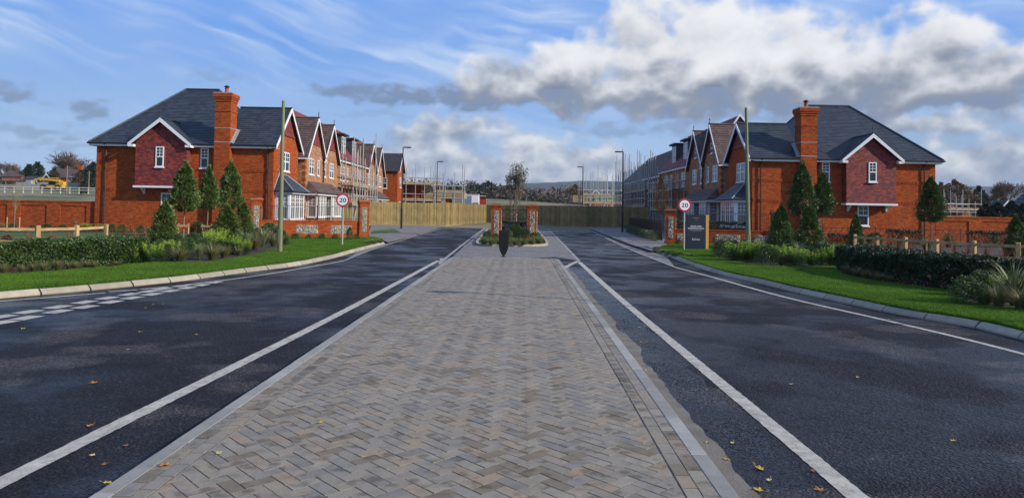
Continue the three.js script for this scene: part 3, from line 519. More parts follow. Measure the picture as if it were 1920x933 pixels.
// ------------------------------------------------------------------ road markings, each a thin sheet of paint
function paint(l, w, n = 40) { const mb = new MB(); const pl = curve(l, 0, n * 6), jg = offset(pl, 0); for (let i = 0; i + 1 < pl.length; i++) { const e = (k, sgn) => { const s2 = side(pl, k), q = w / 2 + 0.010 * fbm(k * 0.9 + sgn * 31, l[0][0] * 0.37, 3); return [pl[k][0] + s2[0] * q * sgn, 0.005, pl[k][1] + s2[1] * q * sgn]; }; mb.poly([e(i, -1), e(i, 1), e(i + 1, 1), e(i + 1, -1)].reverse()); }; return struct(numbered('road_marking'), isUp(mb).geo(), M.roadPaint); }
paint([[-300, 1055], [150, 830.5], [612, 600.5], [822, 488.5]], 0.15, 60);
paint([[1780, 1079], [1605, 930], [1163, 560], [1086, 491]], 0.15, 60);
paint([[1085, 489], [1072, 495], [1059, 502]], 0.16, 6);
paint([[831, 484.5], [829.5, 490], [828, 495]], 0.22, 4);
paint([[-380, 610], [-150, 582], [0, 565], [100, 557], [196, 549]], 0.11, 30);
paint([[203, 547.2], [257, 543.2]], 0.11, 4); paint([[262, 542.5], [315, 537.4]], 0.11, 4);
paint([[332, 535.5], [401, 527.5], [480, 517], [560, 504], [646, 488.5]], 0.11, 30);
paint([[1266, 501], [1334, 519], [1480, 559], [1659, 600], [1770, 626], [1865, 649.5], [1920, 664], [2060, 702], [2300, 770]], 0.11, 60);
for (const [f, len] of [[[[-120, 610], [0, 594], [53, 584.7], [108, 575.5], [158, 566.5], [201, 558.8], [242, 551.8], [279, 546.2], [304, 541.3], [340, 536]], 0.42], [[[-120, 622], [0, 605], [49, 596], [108, 584], [159, 575.5], [207, 566.2], [247, 558.5], [285, 551.6], [319, 545.4], [350, 539.7], [377, 534.3], [401, 529.2]], 0.42]]) {
  const c = new THREE.CatmullRomCurve3(f.map(([u, v]) => { const [x, z] = G(u, v); return new THREE.Vector3(x, 0, z); }));
  for (let i = 0; i < f.length; i++) { const [x, z] = G(...f[i]), t = i / (f.length - 1), d = c.getTangent(t), nx2 = -d.z, nz3 = d.x, h = 0.135, L = len / 2; const mb = new MB(); mb.poly([[x - d.x * L - nx2 * h, 0.005, z - d.z * L - nz3 * h], [x + d.x * L - nx2 * h, 0.005, z + d.z * L - nz3 * h], [x + d.x * L + nx2 * h, 0.005, z + d.z * L + nz3 * h], [x - d.x * L + nx2 * h, 0.005, z - d.z * L + nz3 * h]]); struct(numbered('give_way_dash'), isUp(mb).geo(), M.roadPaint); }
}
// wet gutters and the silt dried along the right kerb
{
  const line = []; for (let s = -1; s < 17; s += 0.15) line.push(isl(s, H_ + 0.0));
  const wet = new MB(); ribbon(wet, line, 0.02, 0.62, 0.0022, 0.10, 3); struct('wet_tarmac', isUp(wet).geo(), M.wet);
  const silt = new MB(); const l2 = []; for (let s = -2; s < 19; s += 0.06) l2.push(isl(s, H_ + 0.0));
  const b = l2.map((p, i) => { const w = 0.17 + 0.09 * fbm(i * 0.022, 3, 3) + 0.022 * fbm(i * 0.16, 9, 4); return [p[0] + IS.rt[0] * w, p[1] + IS.rt[1] * w]; });
  for (let i = 0; i + 1 < l2.length; i++) silt.poly([[l2[i][0], 0.0048, l2[i][1]], [b[i][0], 0.0048, b[i][1]], [b[i + 1][0], 0.0048, b[i + 1][1]], [l2[i + 1][0], 0.0048, l2[i + 1][1]]]);
  struct('silt', isUp(silt).geo(), M.silt);
}

// ------------------------------------------------------------------ houses
// a frame on a wall: origin o, turned so that out faces angle th (0 = towards +z, 90 = towards +x)
const frame = (o, deg) => { const t = deg * Math.PI / 180, s = Math.sin(t), c = Math.cos(t); return (a, b, w) => [o[0] + a * c + w * s, o[1] + b, o[2] - a * s + w * c]; };
function fbox(mb, f, a0, a1, b0, b1, c0, c1, col) {
  const p = (a, b, c) => f(a, b, c);
  mb.poly([p(a0, b0, c1), p(a1, b0, c1), p(a1, b1, c1), p(a0, b1, c1)], col); mb.poly([p(a1, b0, c1), p(a1, b0, c0), p(a1, b1, c0), p(a1, b1, c1)], col);
  mb.poly([p(a0, b0, c0), p(a0, b0, c1), p(a0, b1, c1), p(a0, b1, c0)], col); mb.poly([p(a0, b1, c1), p(a1, b1, c1), p(a1, b1, c0), p(a0, b1, c0)], col);
  mb.poly([p(a0, b0, c0), p(a1, b0, c0), p(a1, b0, c1), p(a0, b0, c1)], col); mb.poly([p(a1, b0, c0), p(a0, b0, c0), p(a0, b1, c0), p(a1, b1, c0)], col);
}
// a sash window: white frame, meeting rail, glazing bars in the top sash, stone sill; the glass is its child
function sash(house, mir, f, a0, a1, b0, b1, o = {}) {
  const { lights = 1, cols = 2, rows = 2, low = 0, glass = M.glass, sill = true } = o;
  const fr = new MB(mir), gl = new MB(mir), d = 0.03, t = 0.065, w = (a1 - a0) / lights;
  for (let k = 0; k < lights; k++) {
    const x0 = a0 + k * w, x1 = x0 + w, mid = (b0 + b1) / 2;
    fbox(fr, f, x0, x0 + t, b0, b1, -0.03, d); fbox(fr, f, x1 - t, x1, b0, b1, -0.03, d); fbox(fr, f, x0 + t, x1 - t, b0, b0 + t, -0.03, d); fbox(fr, f, x0 + t, x1 - t, b1 - t, b1, -0.03, d);
    fbox(fr, f, x0 + t, x1 - t, mid - 0.035, mid + 0.035, -0.03, d + 0.012);
    const bars = (y0, y1, c, r, z) => { for (let i = 1; i < c; i++) { const x = mix(x0 + t, x1 - t, i / c); fbox(fr, f, x - 0.014, x + 0.014, y0, y1, 0, z); } for (let i = 1; i < r; i++) { const y = mix(y0, y1, i / r); fbox(fr, f, x0 + t, x1 - t, y - 0.014, y + 0.014, 0, z - 0.003); } };
    bars(mid + 0.035, b1 - t, cols, rows, 0.022); if (low) bars(b0 + t, mid - 0.035, low, 1, 0.022);
    gl.poly([f(x0 + t, b0 + t, 0.006), f(x1 - t, b0 + t, 0.006), f(x1 - t, mid - 0.035, 0.006), f(x0 + t, mid - 0.035, 0.006)]);
    gl.poly([f(x0 + t, mid + 0.035, 0.012), f(x1 - t, mid + 0.035, 0.012), f(x1 - t, b1 - t, 0.012), f(x0 + t, b1 - t, 0.012)]);
  }
  if (sill) fbox(fr, f, a0 - 0.05, a1 + 0.05, b0 - 0.07, b0, -0.02, 0.09);
  const win = part(house, 'window', fr.geo(), M.white); part(win, 'pane', gl.geo(), glass); return win;
}
const slope = (name, house, mir, mat, polys, expo = 0.2, lift = 0.018) => { const mb = new MB(mir); for (const p of polys) mb.courses(p, expo, lift); return part(house, name, mb.geo(), mat); };
// row of bricks standing proud, every other one missing
function dentils(house, mir, mat, f, a0, a1, b) { const mb = new MB(mir); for (let a = a0; a + 0.11 < a1; a += 0.225) fbox(mb, f, a, a + 0.112, b, b + 0.065, -0.01, 0.035); fbox(mb, f, a0, a1, b + 0.066, b + 0.131, -0.01, 0.022); fbox(mb, f, a0, a1, b - 0.066, b - 0.001, -0.01, 0.022); part(house, 'dentil_course', mb.geo(), mat); }
function verge2(mb, f, a0, a1, e, apex, c, th = 0.2) {      // two barge boards from the eaves to the apex, in frame f
  const m = (a0 + a1) / 2;
  for (const [p, q] of [[a0, m], [a1, m]]) { const s = q > p ? 1 : -1, P0 = [p, e], P1 = [q, apex]; const quad = (cc) => [f(P0[0], P0[1] - th, cc), f(P1[0], P1[1] - th * 1.25, cc), f(P1[0], P1[1], cc), f(P0[0], P0[1], cc)]; let A = quad(c + 0.045), B = quad(c); if (s < 0) { A = A.reverse(); B = B.reverse(); } mb.poly(A); mb.poly([...B].reverse()); for (let i = 0; i < 4; i++) { const j = (i + 1) % 4; mb.poly([A[j], A[i], B[i], B[j]]); } }
}
function pipe(house, mir, pts, r = 0.04) { const mb = new MB(mir); for (let i = 0; i + 1 < pts.length; i++) mb.bar(pts[i], pts[i + 1], r, r, 7); return part(house, 'downpipe', mb.geo(), M.black); }
function finial(mb, x, y, z) { mb.bar([x, y - 0.05, z], [x, y + 0.28, z], 0.05, 0.02, 6); mb.bar([x, y + 0.26, z], [x, y + 0.36, z], 0.05, 0.05, 6); mb.bar([x, y + 0.36, z], [x, y + 0.5, z], 0.025, 0.01, 6); }

function cornerHouse(mir, pos, label, p) {                   // orange brick corner house; origin at the corner by the road, the wall towards the camera runs along -x
  const h = thing('brick_house', label, 'house', pos), { L, E, RM, RW, bay, narrow, chim, chTop } = p, D1 = 4.9, D2 = 10.8, xm = -2.9, F0 = frame([0, 0, 0], 0), FS = frame([0, 0, 0], 90);
  const w = new MB(mir);
  w.box(-L, xm, 0, E, -D2, 0, undefined, 'rtu'); w.box(xm, 0, 0, E, -D1, 0, undefined, 'ltu'); w.poly([[xm, 0, -D1], [xm, 0, -D2], [xm, E, -D2], [xm, E, -D1]]);
  w.poly([[0, E, 0], [0, E, -D1], [0, RW - 0.12, -D1 / 2]]);
  part(h, 'wall', w.geo(), M.brick);
  dentils(h, mir, M.brick, F0, -L, -0.02, 2.58); dentils(h, mir, M.brick, F0, chim[1] + 0.1, -0.02, 3.86); dentils(h, mir, M.brick, F0, -L, bay[0] - 0.1, 3.86);
  dentils(h, mir, M.brick, FS, 0.02, D1, 3.86);
  // tile hung gable end above the road side
  { const mb = new MB(mir), y0 = E + 0.95, k = (RW - 0.2 - y0) / (RW - E); mb.courses([[0.05, y0, -D1 / 2 + k * D1 / 2], [0.05, y0, -D1 / 2 - k * D1 / 2], [0.05, RW - 0.2, -D1 / 2]], 0.1, 0.02); fbox(mb, frame([0, 0, 0], 90), D1 / 2 - k * D1 / 2 - 0.1, D1 / 2 + k * D1 / 2 + 0.1, y0 - 0.1, y0, 0, 0.08); part(h, 'tile_hung_gable', mb.geo(), M.hungTile); }
  const ov = 0.32, r0 = p.ridge[0], r1 = p.ridge[1], zr = -D2 / 2;
  const front = [[-L - ov, E, ov], [xm + ov, E, ov], [r1, RM, zr], [r0, RM, zr]];
  const roof = slope('roof', h, mir, M.slate, [front, [[xm + ov, E, ov], [xm + ov, E, -D2 - ov], [r1, RM, zr]], [[-L - ov, E, -D2 - ov], [-L - ov, E, ov], [r0, RM, zr]], [[xm + ov, E, -D2 - ov], [-L - ov, E, -D2 - ov], [r0, RM, zr], [r1, RM, zr]]]);
  const xw = xm - 0.25, zz = -D1 / 2;
  const wing = new MB(mir); wing.courses([[xw, E, ov], [0.3, E, ov], [0.3, RW, zz], [xw, RW, zz]], 0.2, 0.018); wing.courses([[0.3, E, -D1 - ov], [xw, E, -D1 - ov], [xw, RW, zz], [0.3, RW, zz]], 0.2, 0.018); wing.poly([[xw, E, -D1 - ov], [xw, E, ov], [xw, RW, zz]]); part(h, 'wing_roof', wing.geo(), M.slate);
  { const mb = new MB(mir), hip = (a, b) => mb.bar(a, b, 0.075, 0.075, 6); hip([-L - ov, E + 0.03, ov], [r0, RM + 0.03, zr]); hip([r0, RM + 0.03, zr], [r1, RM + 0.03, zr]); hip([r1, RM + 0.03, zr], [xm + ov, E + 0.03, -D2 - ov]); hip([r1, RM + 0.03, zr], [xm + ov, E + 0.03, ov]); hip([-L - ov, E + 0.03, -D2 - ov], [r0, RM + 0.03, zr]); hip([xw, RW + 0.03, zz], [0.3, RW + 0.03, zz]); pieces(roof, 'ridge_tiles', mb, M.slate); }
  // eaves: white fascia and soffit, black gutter
  { const mb = new MB(mir); mb.box(-L - ov, 0.3, E - 0.2, E - 0.02, ov - 0.03, ov); mb.box(-L - ov + 0.03, 0.3, E - 0.2, E - 0.17, 0.003, ov - 0.03); mb.box(-L - ov, -L - ov + 0.03, E - 0.2, E - 0.02, -D2 - ov, ov - 0.03); mb.box(-L - ov + 0.03, -L - 0.003, E - 0.2, E - 0.17, -D2, ov - 0.03); verge2(mb, frame([0.26, 0, 0], 90), -ov - 0.06, D1 + ov + 0.06, E - 0.02, RW + 0.05, 0, 0.22); mb.box(0.003, 0.26, E - 0.2, E - 0.17, 0.003, ov); pieces(h, 'fascia', mb, M.white); }
  { const mb = new MB(mir), y = E - 0.03, z = ov + 0.055; mb.bar([-L - ov - 0.05, y, z], [bay[0] - 0.3, y, z], 0.06, 0.06, 7); mb.bar([bay[1] + 0.3, y, z], [chim[0], y, z], 0.06, 0.06, 7); mb.bar([chim[1], y, z], [0.28, y, z], 0.06, 0.06, 7); mb.bar([-L - ov - 0.055, y, z], [-L - ov - 0.055, y, -D2], 0.06, 0.06, 7); pieces(h, 'gutter', mb, M.black); }
  for (const x of p.pipes) pipe(h, mir, [[x, E - 0.06, ov + 0.05], [x, E - 0.32, 0.09], [x, 0.1, 0.09]]);
  // chimney breast and stack
  { const mb = new MB(mir), [c0, c1] = chim; mb.box(c0, c1, 0, chTop - 0.5, -0.55, 0.42, undefined, 'u'); for (const [i, [g, a, b]] of [[0.03, 1.15, 1.08], [0.04, 0.5, 0.36], [0.08, 0.36, 0.24], [0.12, 0.24, 0]].entries()) mb.box(c0 - g, c1 + g, chTop - a, chTop - b, -0.55 - g, 0.42 + g); const st = part(h, 'chimney', mb.geo(), M.brick);
    const ld = new MB(mir), band = (y, t) => ld.box(c0 - 0.012, c1 + 0.012, y, y + t, -0.5, 0.432); band(E + 0.12, 0.05); band(E + 1.0, 0.04); ld.box(c0 - 0.1, c1 + 0.1, chTop, chTop + 0.05, -0.66, 0.53); pieces(st, 'flashing', ld, M.lead);
    const fl = new MB(mir); for (let i = 0; i < 5; i++) fl.box(c1, c1 + 0.02 , E + 0.05 + i * 0.18, E + 0.36 + i * 0.18, -0.08 - i * 0.18 - 0.1, 0.22 - i * 0.18); fl.poly([[c1, E + 0.04, ov], [c1 + 0.22, E + 0.04, ov], [c1 + 0.22, E + 1.0, ov - 0.96], [c1, E + 1.0, ov - 0.96]].map(([x, y, z]) => [x, y + 0.05, z])); part(st, 'step_flashing', fl.geo(), M.lead);
    const pot = new THREE.LatheGeometry([[0.14, 0], [0.15, 0.05], [0.115, 0.1], [0.11, 0.26], [0.13, 0.29], [0.13, 0.33]].map(([x, y]) => new THREE.Vector2(x, y)), 16), cx = mir * (c0 + c1) / 2; const pm = part(st, 'chimney_pot', pot, M.terracotta); pm.position.set(cx, chTop + 0.04, -0.07);
    const cap = new THREE.LatheGeometry([[0.0, 0.2], [0.17, 0.1], [0.17, 0.06], [0.1, 0.05], [0.1, -0.02]].map(([x, y]) => new THREE.Vector2(x, y)), 16), cm = part(st, 'chimney_cowl', cap, M.dark); cm.position.set(cx, chTop + 0.40, -0.07); }
  // tile hung oriel with its own gable
  { const [b0, b1] = bay, m = (b0 + b1) / 2, B = p.bayLow, z = 0.55, A = p.bayTop, mb = new MB(mir);
    mb.courses([[b0, B, z], [b1, B, z], [b1, E + 0.1, z], [b0, E + 0.1, z]], 0.1, 0.02); mb.courses([[b0 + 0.02, E + 0.1, z], [b1 - 0.02, E + 0.1, z], [m, A - 0.1, z]], 0.1, 0.02); mb.courses([[b1, B, z], [b1, B, 0], [b1, E, 0], [b1, E, z]], 0.1, 0.02); mb.courses([[b0, B, 0], [b0, B, z], [b0, E, z], [b0, E, 0]], 0.1, 0.02);
    const o = part(h, 'tile_hung_bay', mb.geo(), M.hungTile);
    const g = (E - 0.02), zr2 = ov - (A - E) / ((RM - E) / (ov - zr)), q = 0.34, c = new MB(mir); c.courses([[b0 - q, g - 0.05, ov], [b0 - q, g - 0.05, z + 0.28], [m, A + 0.06, z + 0.28], [m, A + 0.06, zr2]], 0.2, 0.018); c.courses([[b1 + q, g - 0.05, z + 0.28], [b1 + q, g - 0.05, ov], [m, A + 0.06, zr2], [m, A + 0.06, z + 0.28]], 0.2, 0.018); part(o, 'gable_roof', c.geo(), M.slate);
    const r = new MB(mir); r.bar([m, A + 0.1, z + 0.28], [m, A + 0.1, zr2 - 0.1], 0.06, 0.06, 6); finial(r, m, A + 0.12, z + 0.2); pieces(o, 'gable_ridge', r, M.slate);
    const t = new MB(mir); verge2(t, frame([0, 0, z + 0.25], 0), b0 - q - 0.03, b1 + q + 0.03, g - 0.02, A + 0.1, 0, 0.2); t.box(b0 - q, b0 - 0.02, g - 0.24, g - 0.1, 0.33, z + 0.28); t.box(b1 + 0.02, b1 + q, g - 0.24, g - 0.1, 0.33, z + 0.28); t.box(b0 - 0.06, b1 + 0.06, B - 0.14, B - 0.02, 0.003, z + 0.1); pieces(o, 'bargeboard', t, M.white);
    for (const x of [b0 + 0.35, b1 - 0.35]) { const k = new MB(mir); k.box(x - 0.05, x + 0.05, B - 0.52, B - 0.142, 0.003, 0.09); k.box(x - 0.045, x + 0.045, B - 0.25, B - 0.142, 0.09, 0.4); k.poly([[x - 0.04, B - 0.5, 0.09], [x + 0.04, B - 0.5, 0.09], [x + 0.04, B - 0.25, 0.36], [x - 0.04, B - 0.25, 0.36]]); part(o, 'bracket', k.geo(), M.white); }
    const wc = p.bayWin; sash(h, mir, frame([0, 0, z + 0.03], 0), wc - 0.25, wc + 0.25, p.winY[0], p.winY[1], { cols: 2, rows: 3 });
  }
  sash(h, mir, F0, narrow[0], narrow[1], p.winY[0], p.winY[1], { cols: 2, rows: 3 });
  sash(h, mir, F0, p.low[0], p.low[1], 1.12, 2.42, { cols: 2, rows: 2 });
  sash(h, mir, FS, 1.35, 3.0, p.winY[0], p.winY[1], { lights: 2, cols: 2, rows: 2 });
  // bay window on the road side with a slate hipped roof
  { const b0 = 0.45, b1 = 3.35, o = 0.95, Y = 2.62, A = 3.75, base = 0.9, bw = new MB(mir); bw.box(0, o, 0, base, -b1, -b0, undefined, 'lu'); const bayP = part(h, 'bay', bw.geo(), M.brick);
    const t = new MB(mir); for (const [x, z] of [[o, -b0], [o, -b1]]) t.box(x - 0.12, x + 0.015, base, Y, z - 0.065, z + 0.065); t.box(-0.0, 0.1, base, Y, -b0 - 0.06, -b0 + 0.012); t.box(-0.0, o + 0.22, Y - 0.1, Y + 0.06, -b1 - 0.2, -b0 + 0.2); t.box(0, o - 0.03, base, Y - 0.1, -b1 + 0.04, -b1 + 0.08); pieces(bayP, 'bay_frame', t, M.white);
    const x1 = o + 0.28, c = new MB(mir); c.courses([[x1, Y + 0.05, -b0 + 0.25], [x1, Y + 0.05, -b1 - 0.25], [0.02, A, -b1 + 0.75], [0.02, A, -b0 - 0.75]], 0.16, 0.016); c.courses([[0, Y + 0.05, -b0 + 0.25], [x1, Y + 0.05, -b0 + 0.25], [0.02, A, -b0 - 0.75]], 0.16, 0.016); c.courses([[x1, Y + 0.05, -b1 - 0.25], [0, Y + 0.05, -b1 - 0.25], [0.02, A, -b1 + 0.75]], 0.16, 0.016); part(bayP, 'bay_roof', c.geo(), M.slate);
    const g = new MB(mir); g.bar([x1 + 0.04, Y + 0.04, -b0 + 0.29], [x1 + 0.04, Y + 0.04, -b1 - 0.25], 0.05, 0.05, 6); g.bar([0.02, Y + 0.04, -b0 + 0.29], [x1 + 0.04, Y + 0.04, -b0 + 0.29], 0.05, 0.05, 6); pieces(bayP, 'bay_gutter', g, M.black);
    const ld = new MB(mir); ld.bar([0.03, A + 0.02, -b0 - 0.75], [x1, Y + 0.09, -b0 + 0.25], 0.035, 0.035, 5); ld.bar([0.03, A + 0.02, -b1 + 0.75], [x1, Y + 0.09, -b1 - 0.25], 0.035, 0.035, 5); ld.box(0.0, 0.02, A - 0.1, A + 0.14, -b1 + 0.6, -b0 - 0.6); ld.poly([[0.025, Y + 0.12, -b0 + 0.3], [0.025, A + 0.12, -b0 - 0.75], [0.025, A + 0.3, -b0 - 0.75], [0.025, Y + 0.3, -b0 + 0.3]].reverse()); pieces(bayP, 'bay_flashing', ld, M.lead);
    sash(h, mir, frame([0, 0, -b0], 0), 0.1, o - 0.12, base, Y - 0.1, { cols: 3, rows: 3, glass: M.curtain });
    sash(h, mir, frame([o, 0, 0], 90), b0 + 0.065, b1 - 0.065, base, Y - 0.1, { lights: 3, cols: 2, rows: 3, low: 2, glass: M.curtain });
  }
  return h;
}
cornerHouse(1, [-15.02, KH - 0.02, -43.5], 'orange brick corner house with slate hipped roof and tall chimney, left of the road', { L: 11.15, E: 5.5, RM: 9.85, RW: 8.2, ridge: [-8.2, -5.9], bay: [-8.4, -5.25], bayTop: 6.95, bayLow: 2.86, bayWin: -6.88, narrow: [-4.6, -4.1], chim: [-3.6, -2.62], chTop: 8.7, winY: [4.02, 5.28], low: [-7.0, -6.35], pipes: [-10.5, -0.28] });
cornerHouse(-1, [15.27, KH - 0.02, -44], 'orange brick corner house with slate hipped roof and tall chimney, right of the road', { L: 11.65, E: 5.3, RM: 9.55, RW: 7.8, ridge: [-8.75, -5.8], bay: [-8.85, -5.72], bayTop: 6.8, bayLow: 2.55, bayWin: -7.35, narrow: [-4.92, -4.42], chim: [-3.92, -2.92], chTop: 8.5, winY: [3.88, 5.12], low: [-7.4, -6.7], pipes: [-10.9, -0.5, -4.15] });

function twinGable(mir, pos, label, group) {                  // buff brick house with two steep gables over the road; origin at its near road corner
  const h = thing('gabled_house', label, 'house', pos, 0, group), E = 5.8, A = 9.15, W = 5.0, Dp = 6.5, F = (z) => frame([0, 0, z], 90);
  const w = new MB(mir); w.box(-Dp, 0, 0, E, -2 * W, 0, undefined, 'tu'); for (const z of [0, -W]) w.poly([[0, E, z], [0, E, z - W], [0, A - 0.15, z - W / 2]]); part(h, 'wall', w.geo(), M.buff);
  const q = new MB(mir); for (const z of [0, -W]) for (let k = 0; k < 11; k++) { const y = 0.3 + k * 0.5; q.box(-0.2, 0.025, y, y + 0.26, z - 0.22, z + (z ? 0 : 0.025)); } pieces(h, 'quoin', q, M.brick);
  const ph = part(h, 'roof', (() => { const mb = new MB(mir); for (const z of [0, -W]) { const m = z - W / 2, ov = z === 0 ? 0.3 : 0.02, ov2 = z === 0 ? 0.02 : 0.3, s = (A - E) / (W / 2); mb.courses([[-Dp - 0.2, E - ov * s * 0.3, z + ov], [0.32, E - ov * s * 0.3, z + ov], [0.32, A, m], [-Dp - 0.2, A, m]], 0.26, 0.03); mb.courses([[0.32, E - ov2 * s * 0.3, z - W - ov2], [-Dp - 0.2, E - ov2 * s * 0.3, z - W - ov2], [-Dp - 0.2, A, m], [0.32, A, m]], 0.26, 0.03); } return mb.geo(); })(), M.brownTile);
  const rd = new MB(mir); for (const z of [0, -W]) { rd.bar([0.34, A + 0.04, z - W / 2], [-Dp - 0.2, A + 0.04, z - W / 2], 0.09, 0.09, 6); finial(rd, 0.25, A + 0.08, z - W / 2); } pieces(ph, 'ridge_tiles', rd, M.brownTile);
  // main roof behind, ridge along the street
  const mr = new MB(mir), x0 = -2.85, R = 10.25, z0 = -4.3, z1 = -2 * W - 0.0; mr.courses([[0.0, E + 0.1, z0], [0.0, E + 0.1, z1], [x0, R, z1], [x0, R, z0]], 0.26, 0.03); mr.courses([[-Dp, E, z1], [-Dp, E, z0], [x0, R, z0], [x0, R, z1]], 0.26, 0.03); const m2 = part(h, 'main_roof', mr.geo(), M.redTile);
  const gw = new MB(mir); gw.poly([[-Dp + 0.2, E, z0 - 0.2], [-0.1, E, z0 - 0.2], [x0, R - 0.2, z0 - 0.2]]); part(m2, 'gable_wall', gw.geo(), M.buff);
  const gb = new MB(mir); for (const [xa, ya] of [[0.02, E + 0.1], [-Dp, E]]) gb.beam([xa, ya - 0.02, z0 + 0.02], [x0, R + 0.02, z0 + 0.02], 0.06, 0.24); pieces(m2, 'bargeboard', gb, M.white);
  const t = new MB(mir); for (const z of [0, -W]) verge2(t, F(z), -0.25, W + 0.25, E - 0.02, A + 0.06, 0.28, 0.22); t.box(-Dp, 0.3, E - 0.25, E - 0.1, 0.22, 0.28); pieces(h, 'fascia', t, M.white);
  for (const z of [0, -W]) { const mb = new MB(mir), y0 = E + 1.2, k = (A - 0.2 - y0) / (A - E), m = z - W / 2; mb.courses([[0.04, y0, m + k * W / 2], [0.04, y0, m - k * W / 2], [0.04, A - 0.25, m]], 0.12, 0.02); mb.box(-0.02, 0.07, y0 - 0.1, y0, m - k * W / 2 - 0.08, m + k * W / 2 + 0.08); part(h, 'tile_hung_gable', mb.geo(), M.hungTile); }
  if (mir < 0) for (const z of [0, -W]) sash(h, mir, frame([0.03, 0, 0], 90), -z + W / 2 - 0.28, -z + W / 2 + 0.28, E + 0.95, E + 1.85, { cols: 2, rows: 2 });
  const ft = F(0); for (const [a, b, l] of [[0.95, 2.3, 2], [3.4, 3.95, 1], [5.35, 5.95, 1], [7.3, 8.6, 2]]) sash(h, mir, ft, a, b, 4.4, 5.72, { lights: l, cols: 2, rows: 2 });
  pipe(h, mir, [[0.1, E + 0.1, -W], [0.1, 5.3, -W - 0.05], [0.1, 3.9, -W - 0.05]], 0.05); pipe(h, mir, [[-0.6, E - 0.1, 0.3], [-0.6, 5.3, 0.09], [-0.6, 0.1, 0.09]], 0.045);
  // long lean-to roof over two square bays and the door
  const lr = new MB(mir), o = 1.15; lr.courses([[o, 2.92, 0.1], [o, 2.92, -8.9], [0.02, 3.85, -7.9], [0.02, 3.85, -0.9]], 0.24, 0.025); lr.courses([[0, 2.92, 0.1], [o, 2.92, 0.1], [0.02, 3.85, -0.9]], 0.24, 0.025); lr.courses([[o, 2.92, -8.9], [0, 2.92, -8.9], [0.02, 3.85, -7.9]], 0.24, 0.025); const lean = part(h, 'porch_roof', lr.geo(), M.brownTile);
  const lf = new MB(mir); lf.box(0.003, o - 0.06, 2.72, 2.89, -8.8, 0.02); part(lean, 'fascia', lf.geo(), M.white); const lg = new MB(mir); lg.bar([o + 0.04, 2.9, 0.12], [o + 0.04, 2.9, -8.9], 0.05, 0.05, 6); part(lean, 'gutter', lg.geo(), M.black); pipe(h, mir, [[0.95, 2.72, -0.55], [0.95, 0.1, -0.55]], 0.04);
  for (const [b0, b1] of [[0.6, 3.2], [5.6, 8.3]]) { const bw = new MB(mir); bw.box(0, 0.85, 0, 0.95, -b1, -b0, undefined, 'lu'); const bp = part(h, 'bay', bw.geo(), M.buff), t2 = new MB(mir); for (const z of [-b0, -b1]) t2.box(0.75, 0.865, 0.95, 2.72, z - 0.06, z + 0.06); t2.box(0, 0.1, 0.95, 2.72, -b0 - 0.05, -b0 + 0.01); pieces(bp, 'bay_frame', t2, M.white); sash(h, mir, frame([0, 0, -b0], 0), 0.1, 0.75, 0.95, 2.7, { cols: 2, rows: 3, glass: M.curtain }); sash(h, mir, frame([0.85, 0, 0], 90), b0 + 0.06, b1 - 0.06, 0.95, 2.7, { lights: 3, cols: 2, rows: 3, low: 2, glass: M.curtain }); }
  { const d = new MB(mir); fbox(d, ft, 4.0, 4.95, 0.05, 2.2, 0, 0.05); const dm = part(h, 'door', d.geo(), M.dark), fr = new MB(mir); fbox(fr, ft, 3.9, 4.0, 0, 2.3, 0, 0.08); fbox(fr, ft, 4.95, 5.05, 0, 2.3, 0, 0.08); fbox(fr, ft, 3.9, 5.05, 2.2, 2.32, 0, 0.085); fbox(fr, ft, 4.44, 4.52, 0, 2.72, 0.95, 1.03); pieces(dm, 'door_frame', fr, M.white); }
  return h;
}
twinGable(1, [-16.46, 0.02, -55], 'buff brick twin gabled house with brown tiles, next to the left orange house');
twinGable(1, [-16.5, 0.02, -78.4], 'buff brick twin gabled house with brown tiles, farther along the left row beyond the dormers');
twinGable(-1, [16.5, 0.02, -54.6], 'shaded buff brick twin gabled house with brown tiles, next to the right orange house');

